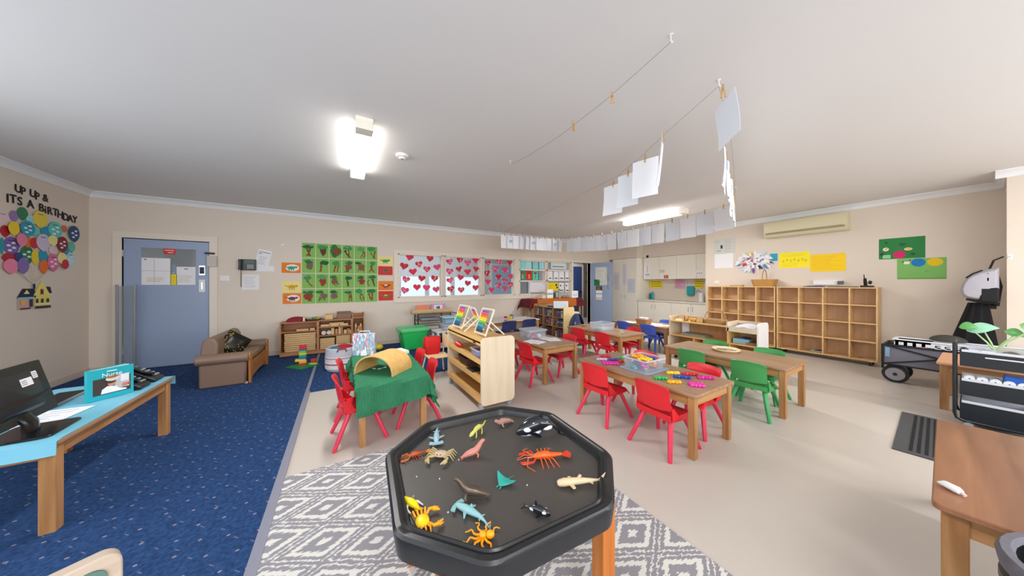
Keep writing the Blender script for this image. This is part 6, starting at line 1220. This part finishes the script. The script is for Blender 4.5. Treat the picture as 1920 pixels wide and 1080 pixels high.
o=B().grid(lambda u,v:(5.15+.26*u,1.76+.30*v,.645+.02*sin(PI*v)+.035*u),6,8,WHITE,.006).grid(lambda u,v:(5.16+.24*u,1.78+.27*v,.66+.022*sin(PI*v*1.2)+.035*u),6,8,col((214,214,226),.6),.006).obj('loose_paper',origin=(5.3,1.9,.64)); tag(o,'curling white paper in the raised tray of the low shelf','paper')
wicker('wicker_basket','oval brown wicker basket with a tall hoop handle on the low shelf',5.30,2.33,.6735,.24,.32,.07,WK2,True,0,.17)
for k,(u,w,h,l,m_) in enumerate(((1281,.12,.09,'pale bamboo box at the left end of the low shelf top',PLK),(1302,.14,.05,'shallow tan dish on the low shelf top',col((206,170,104),.5)),(1315,.12,.075,'small pale wooden crate beside the handled basket',PLK))):
    y=WX(u,0,5.26)[0]; t=thing('wooden_box' if k!=1 else 'shallow_dish',l,'box' if k!=1 else 'dish',(5.26,y,.6735)); 
    if k==1: B().lathe((0,0,0),[(0,0),(.05,0),(.09,.05),(.085,.05),(.045,.008),(0,.008)],m_,16).obj('body',t)
    else: B().bb((-w/2,-w/2,0),(w/2,w/2,.006),m_).bb((-w/2,-w/2,0),(-w/2+.008,w/2,h),m_).bb((w/2-.008,-w/2,0),(w/2,w/2,h),m_).bb((-w/2,-w/2,0),(w/2,-w/2+.008,h),m_).bb((-w/2,w/2-.008,0),(w/2,w/2,h),m_).obj('body',t,smooth=False); B().bb((-w/2+.01,-w/2+.01,.007),(w/2-.01,w/2-.01,h*.6),col((190,150,90),.7)).obj('lining',t,smooth=False)
y=WX(1262,0,5.2)[0]; tag(B().bb((5.16,2.80,.6735),(5.2,2.9,.70),WHITE).obj('white_card',smooth=False,origin=(5.18,2.85,.6735)),'small white card at the very left end of the low shelf top','card')
t=thing('grey_tray','low grey tray of flat pieces on the middle shelf of the low unit','tray',(5.28,2.62,.4235)); B().bb((-.12,-.2,0),(.12,.2,.03),col((150,140,124),.6)).obj('body',t,smooth=False); B().bb((-.10,-.18,.03),(.10,.18,.045),mat('sage_pieces',(140,140,120),.7,noise=.3,nscale=70)).obj('pieces',t,smooth=False)
tag(B().bb((5.40,2.80,.43),(5.44,2.92,.62),col((226,226,236),.5)).obj('white_holder',smooth=False,origin=(5.42,2.86,.4235)),'tall white holder at the far left of the low unit middle shelf','holder')
t=thing('blue_box','pale blue box with dark blue pieces on the middle shelf of the low unit','box',(5.27,1.94,.4235)); B().bb((-.08,-.10,0),(.08,.10,.07),col((150,190,210),.5)).obj('body',t,smooth=False,bevel=.003); B().box((0,0,.078),(.1,.05,.02),col((30,70,130),.5),.3).box((.02,-.04,.085),(.05,.09,.02),col((40,60,90),.5),-.4).obj('pieces',t,smooth=False)
tag(B().box((5.27,1.80,.438),(.16,.16,.03),col((150,120,90),.5),.1).obj('brown_tray',smooth=False,origin=(5.27,1.8,.4235)),'flat brown tray right of the pale blue box on the low unit','tray')
tag(B().box((5.24,2.86,.165),(.16,.14,.09),col((36,60,130),.5)).obj('blue_bin',smooth=False,origin=(5.24,2.86,.1185)),'dark blue bin on the bottom shelf at the left end of the low unit','bin')
# ================= wagon, crate, table, trolley =================
WF=mat('wagon_grey_fabric',(112,112,124),.85); TY=mat('tyre_rubber',(30,31,34),.7); HUB=mat('wheel_grey',(134,132,140),.5)
t=thing('folding_wagon','folding grey fabric wagon with black frame and wheels at the right','wagon',(6.62,.30,0)); hx,hy=.22,.46
b=B(); z0,z1=.24,.50
for x in(-hx,hx): b.bb((x-.004,-hy,z0),(x+.004,hy,z1),WF)
for y in(-hy,hy): b.bb((-hx,y-.004,z0),(hx,y+.004,z1),WF)
b.bb((-hx,-hy,z0),(hx,hy,z0+.01),WF); b.obj('fabric_body',t,smooth=False)
b=B()
for x in(-hx-.012,hx+.012):
    b.tube([(x,-hy,z1),(x,hy,z1)],.012,DARK,6).tube([(x,-hy,z0),(x,hy,z0)],.009,DARK,6).tube([(x,-hy,z0),(x,hy*.0,(z0+z1)/2+.02)],.009,DARK,6).tube([(x,0,(z0+z1)/2+.02),(x,hy,z1)],.009,DARK,6).tube([(x,hy,z0),(x,0,(z0+z1)/2+.02)],.009,DARK,6).tube([(x,0,(z0+z1)/2+.02),(x,-hy,z1)],.009,DARK,6).tube([(x,0,(z0+z1)/2+.02),(x,0,z0-.01)],.012,DARK,6).tube([(x,hy,z1+.01),(x,hy,z0-.06)],.013,DARK,6).tube([(x,-hy,z1+.01),(x,-hy,z0-.06)],.013,DARK,6)
for y in(-hy,hy): b.tube([(-hx,y,z1),(hx,y,z1)],.011,DARK,6).tube([(-hx,y,z0-.02),(hx,y,z0-.02)],.010,DARK,6)
b.obj('frame',t)
B().bb((-hx-.016,hy-.06,z0+.10),(-hx-.006,hy-.02,z1-.03),col((120,150,180))).obj('blue_tag',t,smooth=False)
def wheel(x,y,r=.115,w=.045):
    o=B(); o.tube([(x-w/2,y,r),(x-w/2+.008,y,r),(x+w/2-.008,y,r),(x+w/2,y,r)],[r-.012,r,r,r-.012],TY,26).obj('wheel',t); o=t.children[-1]
    hb=B().tube([(x-w/2-.004,y,r),(x+w/2+.004,y,r)],[r*.72,r*.72],HUB,20).tube([(x-w/2-.012,y,r),(x+w/2+.012,y,r)],.02,DARK,10).obj('hub',o)
    B().tube([(x,y,r),(x+ (.0),y+(.04 if y<0 else -.0),z0-.02)],.014,DARK,6).obj('fork',o)
for x in(-.19,.12): wheel(x,.36); wheel(x,-.34)
CW=mat('white_crate_plastic',(226,228,234),.4); t=thing('plastic_crate','long white perforated plastic crate resting in the grey wagon','crate',(6.60,.17,.415),R(0)); L2_=.52
b=B(); hw,hl,hh=.14,.50,.16
for x in(-hw,hw):
    for j in range(3): b.bb((x-.004,-hl,[0,.075,.135][j]),(x+.004,hl,[.03,.095,hh][j]),CW)
    for i in range(15): yy=-hl+.02+i*(2*hl-.04)/14; b.bb((x-.004,yy-.014,.03),(x+.004,yy+.014,.135),CW)
    b.bb((x-.004,hl-.28,0),(x+.004,hl,hh),CW)
for y in(-hl,hl): b.bb((-hw,y-.004,0),(hw,y+.004,hh),CW)
b.bb((-hw,-hl,0),(hw,hl,.006),CW); b.obj('body',t,smooth=False)
b=B(); 
for x in(-hw,hw): b.bb((x-.02,-hl-.02,hh),(x+.012,hl+.02,hh+.015),CW)
for y in(-hl,hl): b.bb((-hw,y-.018,hh),(hw,y+.018,hh+.015),CW)
b.obj('rim',t,smooth=False,bevel=.004)
tag(B().bb((6.4535,.42,.50),(6.456,.50,.512),col((196,150,170))).obj('crate_mark',smooth=False,origin=(6.455,.46,.5)),'faded pink mark on the side of the white crate','label')
t=thing('dark_hat','dark olive rounded cap lying behind the white crate','hat',(6.70,.28,.0826)); B().sph((0,0,.515),(.10,.14,.075),mat('dark_olive_cloth',(62,62,56),.8),16,8,0,1).obj('crown',t); B().cyl((0,0,.509),(0,0,.515),.12,mat('dark_olive_cloth',(0,0,0)),n=20).obj('brim',t)
table('side_bench_table',5.46,6.30,-.75,.30,'orange-toned wooden table behind the black trolley',h=.50,top=wood('salmon_table_top',(206,150,112),(224,170,132),'y',.4),leg=.056)
tag(B().bb((5.60,-.45,.501),(5.95,.0,.52),WHITE).obj('paper_stack',smooth=False,origin=(5.77,-.2,.501)),'white paper stack on the orange-toned table behind the trolley','paper stack')
box_('wooden_tray','small honey wood tray on the orange-toned table behind the trolley','tray',5.52,5.62,.501,.05,PINE,-.35,-.10)
for k in range(4): tag(B().cyl((5.52+.0*k,-.34-.07*k,.062),(5.52,-.34-.07*k,0.0),.028,col((226,160,40) if k%2 else (190,90,30),.4),n=12).obj('toy_barrel',origin=(5.52,-.34-.07*k,0)),f"{'amber' if k%2 else 'rust'} small toy barrel on the floor under the table, {['first','second','third','fourth'][k]} from the trolley post side",'toy','small barrels under the table')
# trolley
BT=mat('trolley_black',(20,28,36),.4); WI=mat('trolley_inner_white',(214,216,226),.4)
tx,ty=4.985,.175; ang=R(-97); t=thing('utility_trolley','black three-tier utility trolley holding white rolls and a potted plant','trolley',(tx,ty,0),ang+R(8))
LT,WT_=.46,.34   # local x along the long side, local y away from camera
for k,(z,h) in enumerate(((.57,.13),(.30,.13),(.065,.16))):
    b=B(); T=.006
    for y in(0,WT_): b.bb((.03,y-T/2,z),(LT-.03,y+T/2,z+h),BT)
    for x in(.03,LT-.03): b.bb((x-T/2,0,z),(x+T/2,WT_,z+h),BT)
    b.bb((.03,0,z),(LT-.03,WT_,z+.004),BT); b.obj(['top_tray','middle_tray','bottom_tray'][k],t,smooth=False); o=t.children[-1]
    b=B()
    for y in(T,WT_-T): b.bb((.036,y-.001,z+.006),(LT-.036,y+.001,z+h+.022),WI)
    for x in(.037,LT-.037): b.bb((x-.001,T,z+.006),(x+.001,WT_-T,z+h+.022),WI)
    zf=z+(.052 if k==0 else .005); b.bb((.036,.006,zf),(LT-.036,WT_-.006,zf+.002),WI); b.obj('tray_liner',o,smooth=False)
B().tube([(.15,-.008,.665),(.33,-.008,.665)],.006,WI,6).obj('slot_handle',t)
for y in(0.0,WT_):
    B().tube([(.0,y,.775),(.0,y,.12),(.012,y,.075),(.05,y,.055),(LT-.05,y,.055),(LT-.012,y,.075),(LT,y,.12),(LT,y,.775)],.012,BT,8).obj('side_tube',t)
for x in(0,LT): B().tube([(x,0,.775),(x,WT_,.775)],.012,BT,8).obj('cross_tube',t)
for x in(.07,LT-.07):
    for y in(.0,WT_): B().cyl((x,y-.012,.026),(x,y+.012,.026),.026,mat('castor_grey',(0,0,0)),n=12).obj('castor',t)
TM=t.matrix_basis.copy()
def trl(x,y,z): return tuple(Matrix.Translation((tx,ty,0))@Matrix.Rotation(ang+R(8),4,'Z')@Vector((x,y,z)))
RL=mat('white_roll',(232,236,240),.6)
for k in range(2):
    p=trl(.135+.19*k,.10,0); o=B().bb((-.085,-.08,0),(.085,.08,.112),WHITE).obj('towel_pack',smooth=False,bevel=.004); o.location=(p[0],p[1],.3085); o.rotation_euler.z=ang+R(8); tag(o,['white towel pack under the rolls, near the trolley post','white towel pack under the blue packet in the trolley'][k],'pack')
for k in range(6):
    p=trl(.075+.062*k,.03,.44); b=B(); b.lathe((0,0,0),[(.005,-.01),(.028,-.01),(.03,0),(.03,.085),(.028,.09),(.005,.09)],RL,16); b.lathe((0,0,0),[(.005,-.005),(.005,.088)],col((206,210,216)),10)
    o=b.obj('paper_roll'); o.location=(p[0],p[1],p[2]-.0); o.rotation_euler=(R(-90),0,ang+R(8)); o.location.z=.452; tag(o,f"white roll in the middle tray of the black trolley, {['first from the front post','second from the front post','third from the front post','fourth from the front post','fifth from the front post','sixth, mostly out of frame'][k]}",'roll','white rolls in the trolley')
p=trl(.33,.10,.40); o=B().bb((-.10,-.07,0),(.10,.07,.085),col((20,90,190),.4)).obj('blue_packet',smooth=False,bevel=.004); o.location=(p[0],p[1],.425); o.rotation_euler=(0,R(6),ang+R(8)); tag(o,'bright blue packet in the middle tray of the black trolley','packet')
for k,(x,y,w,l,c) in enumerate(((.12,.09,.04,'flat white reel in the top tray of the trolley nearest its post',(222,224,226)),(.20,.12,.045,'white reel with a grey rim in the top tray of the trolley',(214,214,216)))):
    p=trl(x,y,0); o=B().lathe((0,0,0),[(.012,0),(w,0),(w,.03),(.012,.03),(.012,0)],col(c,.5),20).obj('tape_reel'); o.location=(p[0],p[1],.664 if k==0 else .664); tag(o,l,'reel')
for k in range(3): p=trl(.08+.10*k,.18,0); o=B().box((0,0,.0375),(.09,.09,.075),[col((206,210,220),.5),WHITE,col((196,204,214),.5)][k],.2*k).obj('tissue_pack',smooth=False,bevel=.006); o.location=(p[0],p[1],.6275); tag(o,['pale grey pack in the top tray nearest the post','white pack in the middle of the top tray','blue-grey pack towards the right of the top tray'][k],'pack')
p=trl(.05,.05,0); o=B().sph((0,0,.03),(.045,.025,.03),mat('navy_glasses',(24,40,70),.25)).obj('navy_case'); o.location=(p[0],p[1],.68); tag(o,'small navy case on the corner of the trolley top tray','case')
p=trl(.27,.08,0); t=thing('tape_roll','grey coiled roll standing on edge in the trolley top tray','roll',(p[0],p[1],.628),ang+R(8)); b=B()
for k in range(4): b.tube([((.05-.011*k)*cos(q*.35),0,.055+(.05-.011*k)*sin(q*.35)) for q in range(19)],[(.004,.03)]*19,[col((176,172,160),.5),col((120,118,108),.5)][k%2],6)
b.obj('coil',t); B().cyl((0,-.03,.055),(0,.03,.055),.008,INK).obj('core',t)
# plant
p=trl(.20,.24,0); t=thing('potted_plant','green leafy potted plant on the black trolley','plant',(p[0],p[1],.63),ang+R(8)); B().lathe((0,0,0),[(0,0),(.045,0),(.055,.09),(.05,.09),(.045,.075),(0,.075)],mat('pale_pot',(206,214,216),.4,alpha=.8),18).obj('pot',t); B().cyl((0,0,.07),(0,0,.078),.046,mat('soil',(70,52,40),.9)).obj('soil',t)
LG=mat('leaf_mid_green',(96,160,92),.35); LG2=mat('leaf_pale_green',(150,206,176),.3); LG3=mat('leaf_bright_green',(120,180,50),.35); ST=mat('stem_green',(176,206,150),.5)
for k,(ex,ey,ez,lw,ll,m_,tilt) in enumerate(((-.13,-.06,.245,.045,.10,LG,.1),(-.06,-.05,.235,.06,.17,LG2,.25),(.17,-.02,.26,.05,.14,LG,-.6),(.24,.0,.33,.06,.16,LG3,-.5),(.10,.05,.20,.045,.12,LG,-.4))):
    B().tube([(0,0,.07),(ex*.3,ey*.3,.07+ez*.35),(ex*.75,ey*.75,.06+ez*.75),(ex,ey,.06+ez*.93)],[.007,.006,.005,.004],ST,6).obj('stem',t)
    def lf(u,v,ex=ex,ey=ey,ez=ez,lw=lw,ll=ll,tilt=tilt):
        w=lw*(sin(PI*min(.995,max(.005,u))**.75))*(2*v-1); L_=ll*(u-.5); return (ex+L_*cos(tilt)-w*.5*sin(tilt),ey+w*.5-.2*abs(w),ez+.06+L_*sin(tilt)+w*.75-.02*(2*u-1)**2)
    B().grid(lf,12,6,m_,.002).obj('leaf',t)
# ================= backpack and dark clothes on the corner hook =================
t=thing('backpack','light grey and black backpack hanging from a hook at the right corner','backpack',(6.98,.04,0)); BG_=mat('backpack_grey',(176,174,184),.75,noise=.08,nscale=14); BB=mat('backpack_black',(18,19,24),.8)
YB=lambda u:WX(u,0,6.85)[0]-.04
ZB=lambda v:1.34-(v-531)*3.6/535
PB=[(YB(u),ZB(v)) for u,v in ((1874,502),(1858,504),(1840,508),(1824,514),(1812,521),(1804,532),(1800,545),(1803,555),(1813,561),(1828,563),(1850,565),(1874,566))]
cyb=sum(p[0] for p in PB)/12; czb=sum(p[1] for p in PB)/12
loft(B(),[[(x,cyb+(p[0]-cyb)*k,czb+(p[1]-czb)*k) for p in PB] for x,k in ((-.17,.55),(-.16,.80),(-.13,.93),(-.08,1.0),(.06,1.0),(.10,.92))],BG_).obj('main_body',t)
B().tube([(-.10,YB(1842),ZB(507)),(-.11,YB(1824),ZB(513)),(-.11,YB(1811),ZB(521))],.008,BB,6).obj('zip',t)
B().bb((-.172,YB(1874),ZB(566)),(-.06,YB(1836),ZB(539)),BB).obj('front_pocket',t,bevel=.02); B().tube([(-.12,YB(1812),ZB(561)),(-.14,YB(1840),ZB(566)),(-.12,YB(1872),ZB(567))],.016,BB,6).obj('lower_strap',t)
B().tube([(-.04,-.03,1.50),(-.08,-.06,1.62),(-.11,-.12,1.66)],.009,BB,6).obj('hanging_loop',t); B().tube([(-.06,-.06,1.50),(-.02,-.09,1.3),(-.06,-.07,1.06)],[(.03,.02)]*3,BB,8).obj('shoulder_strap',t)
B().bb((-.165,YB(1854),ZB(518)),(-.15,YB(1851),ZB(513)),BB).bb((-.170,YB(1854),ZB(527)),(-.15,YB(1851),ZB(521)),BB).obj('zip_pull',t,smooth=False)
t=thing('coat_hook','small pale hook on the wall corner holding the backpack','hook',(6.87,-.12,1.66)); B().tube([(.0,0,0),(-.03,0,-.01),(-.05,0,.01)],.006,TRIMW,6).obj('hook',t); B().bb((-.004,-.015,-.03),(0.0,.015,.03),TRIMW).obj('plate',t,smooth=False)
t=thing('dark_coat','black coat and brown scarf hanging against the wall below the backpack','coat',(6.97,.075,0)); BC_=mat('black_coat_cloth',(14,14,18),.95)
def coat(u,v): a=u*2*PI; z=.53+.56*v; w=.075+.13*(1-v)**.9; return (w*cos(a)*.85+.012*sin(9*a),(.065+.105*(1-v)+.012*sin(5*a))*sin(a)+.03*(1-v),z)
b=B().grid(coat,28,12,BC_); b.add([coat(i/28,1) for i in range(28)],[tuple(range(28))],BC_); b.add([coat(i/28,0) for i in range(28)],[tuple(range(28))[::-1]],BC_); b.obj('coat_body',t)
B().tube([(-.02,-.085,1.36),(-.03,-.09,1.2),(-.02,-.085,1.02)],[(.03,.02)]*3,mat('brown_scarf',(46,32,28),.95,noise=.4,nscale=80),8).obj('scarf',t)
# ================= right foreground table, glue, tub =================
t=table('activity_table',1.962,3.19,-.53,.145,'wooden table in the right foreground with a white object near its corner',leg=.06,top=wood('reddish_table_top',(112,70,46),(160,110,78),'x',.3,.55),along='x',rz=2.6)
x,y=F(1787,917,.51); t=thing('glue_stick','small white bottle lying near the corner of the foreground table','bottle',(x,y,.5125),math.atan2(F(1814,930,.51)[1]-F(1766,905,.51)[1],F(1814,930,.51)[0]-F(1766,905,.51)[0])); B().tube([(-.036,0,.001),(-.028,0,.002),(.012,0,.002),(.022,0,.0),(.025,0,0)],[(.016,.004),(.017,.011),(.016,.014),(.012,.011),.006],mat('white_glossy',(232,234,236),.3),10).obj('body',t); B().tube([(.025,0,0),(.036,0,-.004)],[.005,.006],col((226,200,200),.4),8).obj('nozzle',t)
t=thing('plastic_tub','black round tub with a worn grey rim at the bottom right corner','tub',(1.665,-.225,-.02)); b=B(); GRM=mat('worn_grey_rim',(98,96,106),.6,noise=.35,nscale=30)
b.lathe((0,0,0),[(0,.0),(.17,0),(.2,.55)],BLACK,36).lathe((0,0,0),[(.2,.55),(.215,.555),(.22,.585),(.212,.6),(.196,.6),(.188,.585)],GRM,36).lathe((0,0,0),[(.188,.585),(.165,.03),(0,.03)],BLACK,36); b.obj('body',t); B().lathe((0,0,0),[(.203,.50),(.214,.505),(.214,.53),(.203,.535)],BLACK,36).obj('band',t)
# ================= strings with sheets and pegs =================
CORD=mat('twine',(150,140,124),.9)
def cord(name,pts,lab): return tag(B().tube(pts,.0016,CORD,4).obj(name,origin=pts[0]),lab,'string')
h1,h2,h3=(1.547,.896,2.66),(2.168,.931,2.66),(1.612,2.738,2.66)
cord('hanging_string',[h1,(1.56,1.35,2.60),(1.58,1.85,2.585),(1.60,2.35,2.61),h3],'bare thin string with two pegs below the ceiling nearest the camera')
cA,cB,cC=(4.80,1.86,2.50),(4.80,5.48,2.47),(3.08,5.62,2.46)
rowy=[2.0+.253*k for k in range(14)]
def zr(y): return 2.37+.10*((y-3.7)/1.85)**2
cord('hanging_string',[h2,(2.5,1.0,2.47),(3.2,1.25,2.44),(4.0,1.55,2.45),cA],'string of sheets running right from the hook towards the wall')
cord('hanging_string',[cA]+[(4.8,1.95+.5*k,zr(1.95+.5*k)+.012) for k in range(8)]+[cB],'long string of sheets parallel to the kitchen wall')
cord('hanging_string',[cB,(4.4,5.53,2.455),(3.7,5.58,2.445),cC],'string of sheets across the far end of the room')
cord('hanging_string',[h2,(2.12,1.23,2.50),(2.30,1.62,2.465),(2.47,2.0,2.455),(2.55,2.6,2.44),(2.8,3.8,2.45),cC],'string carrying four sheets above the middle of the room')
for s_,nm in (((4.8,1.86,2.7),'right'),((4.8,5.48,2.7),'far right'),((3.08,5.62,2.7),'far left')):
    t=thing('ceiling_hook',f'white ceiling hook at the {nm} corner of the string of sheets','hook',s_); B().lathe((0,0,0),[(0,-.008),(.02,-.008),(.02,0),(0,0)],TRIMW,12).obj('plate',t); B().tube([(0,0,0),(0,0,-.2)],.002,CORD,5).obj('tie',t)
HP_=[mat('hung_sheet_white',(236,237,242),.7),mat('hung_sheet_blue_white',(226,230,238),.7)]
PEG=mat('peg_wood',(196,150,84),.6)
_peg=[]
def peg(x,y,z,rz,lab):
    if not _peg:
        t=thing('clothes_peg',lab,'peg',(x,y,z),rz,'wooden pegs on the strings')
        for s in(-1,1): B().box((0,s*.006,-.005),(.009,.007,.075),PEG,0,s*R(6)).obj('peg_half',t,smooth=False)
        B().cyl((-.007,0,.005),(.007,0,.005),.006,STEEL,n=8).obj('spring',t); _peg.append(t); return t
    return dup(_peg[0],(x,y,z),rz,lab)
def hung(x,y,z,w,h,rz,lab,k=0,curl=.0,tilt=0):
    q=random.Random(k+99); c1=q.uniform(-.02,.02)+curl; c2=q.uniform(.2,1)
    b=B().grid(lambda u,v:((u-.5)*w,c1*sin(PI*u)*c2+(.03*curl/.02 if curl else 0)*v*v+.012*sin(v*3+k)*(v),-h*v+0*u),8,8,HP_[k%2],.0012)
    if k%4==1:
        for e in range(4): b.bb((-w*.2+w*.1*e,c1*c2-.012,-h*.55),(-w*.17+w*.1*e,c1*c2-.009,-h*.35),col((150,176,190),.7))
    o=b.obj('hanging_sheet'); o.location=(x,y,z); o.rotation_euler=(0,tilt,rz); return tag(o,lab,'sheet of paper','edge-on sheets' if 'edge-on in' in lab else 'sheets pegged on the strings')
for k,y in enumerate(rowy):
    z=zr(y); w=.24 if k not in (4,7) else .22; hung(4.8,y,z,w,.335,PI/2+rnd.uniform(-.12,.12),f"white sheet on the long string by the kitchen, {['nearest the camera corner','second from the near end','third from the near end','fourth from the near end','fifth from the near end','sixth from the near end','seventh from the near end','seventh from the far end','sixth from the far end','fifth from the far end','fourth from the far end','third from the far end','second from the far end','at the far end'][k]}",k,tilt=rnd.uniform(-.03,.03))
    peg(4.8,y,z+.012,PI/2,f"peg holding the {['nearest','second','third','fourth','fifth','sixth','seventh','eighth','ninth','tenth','eleventh','twelfth','thirteenth','last'][k]} sheet of the long string, counted from the camera end")
for k in range(11):
    x=3.16+.152*k; hung(x,5.62-.14*k/11*1.0,2.43,.21,.30,rnd.uniform(-.5,.5),f"white sheet in the crowded row above the heart windows, {(ORD+['tenth','last'])[k]} from left",k+20); peg(x,5.62-.14*k/11,2.445,0,f"peg of the crowded row above the heart windows, {(ORD+['tenth','last'])[k]} from left")
x,y=F(1358,188,2.43); hung(x,y,2.43,.20,.27,R(52),'large single sheet hanging closest to the camera under the ceiling hook',41,curl=.0,tilt=R(9)); peg(x-.04,y-.01,2.47,.3,'peg of the large single sheet by the ceiling hook')
for k in range(13):
    f=.13+.067*k; x=2.168+(4.8-2.168)*f; y=.931+(1.86-.931)*f; z=2.44
    hung(x,y,z,.17,.32,R(21)+rnd.uniform(-.12,.12),'sheet seen edge-on in the row from the ceiling hook to the right corner',k+60); peg(x,y,z+.012,R(20),'small peg on the edge-on row of sheets from the ceiling hook')
for k,(u,v,w,rz,lb) in enumerate(((1150,352,.24,R(98),'leftmost of the four sheets above the room middle'),(1178,330,.23,R(96),'second from left of the four sheets above the room middle'),(1210,303,.22,R(104),'third and largest looking of the four sheets above the room middle'),(1243,262,.22,R(30),'edge-on curling sheet, rightmost of the four above the room middle'))):
    x,y=F(u,v-8,2.45); hung(x,y,2.43,w,.33,rz,lb,k+80,curl=.03 if k==3 else .012); peg(x,y,2.445,rz,'peg of the '+lb)
for k,(y,z) in enumerate(((1.55,2.60),(2.02,2.60))):
    x,yy=F([1148,1075][k],[178,232][k],2.585); peg(x,yy,2.572+.0,[.6,1.7][k],['golden peg on the bare string nearest the camera','pale peg on the bare string, farther one'][k])
# ================= camera, light =================
cam=bpy.data.cameras.new('Camera'); co=bpy.data.objects.new('Camera',cam); COL.objects.link(co); SC.camera=co
co.location=(0,0,CAMZ); co.rotation_euler=(PI/2,0,-YAW); cam.sensor_width=36; cam.lens=36*FOC/1920; cam.shift_y=-9/1920; cam.clip_start=.02
w=bpy.data.worlds.new('World'); SC.world=w; w.use_nodes=True; bg=w.node_tree.nodes['Background']; bg.inputs[0].default_value=(.82,.92,1,1); bg.inputs[1].default_value=1.4
def area(name,loc,rot,sx,sy,power,c=(1,1,1)):
    l=bpy.data.lights.new(name,'AREA'); l.shape='RECTANGLE'; l.size=sx; l.size_y=sy; l.energy=power; l.color=c; o=bpy.data.objects.new(name,l); COL.objects.link(o); o.location=loc; o.rotation_euler=rot; return o
area('window_daylight',(-.5,-3.0,1.55),(R(112),0,0),3.8,1.4,90,(.95,.98,1))
area('window_daylight',(4.1,-3.0,1.55),(R(112),0,0),3.8,1.4,90,(.95,.98,1))
area('window_daylight',(-3.15,.6,1.57),(R(112),0,R(-90)),5.6,1.4,72,(.95,.98,1))
area('batten_or_fill_light',(.16,3.28,H-.105),(0,0,0),.12,1.2,34,(1,.98,.94)); area('batten_or_fill_light',(5.33,3.46,H-.105),(0,0,0),.12,1.2,48,(1,.98,.94))
area('batten_or_fill_light',(.16,-1.4,H-.105),(0,0,0),.12,1.2,34,(1,.98,.94)); area('batten_or_fill_light',(4.6,-1.4,H-.105),(0,0,0),.12,1.2,34,(1,.98,.94))  # fill lights added out of view behind the camera
area('back_room_light',(1.5,8.1,H-.05),(0,0,0),4,1,70,(1,1,1)); area('hall_light',(6.9,7.5,H-.05),(0,0,0),.6,.6,16,(1,1,1))
vs=SC.view_settings; vs.view_transform='Standard'; vs.look='None'; vs.gamma=1; vs.exposure=.16; vs.use_curve_mapping=False
SC.cycles.use_denoising=True; SC.cycles.max_bounces=8; SC.cycles.diffuse_bounces=5; SC.cycles.transparent_max_bounces=12; SC.cycles.sample_clamp_indirect=6
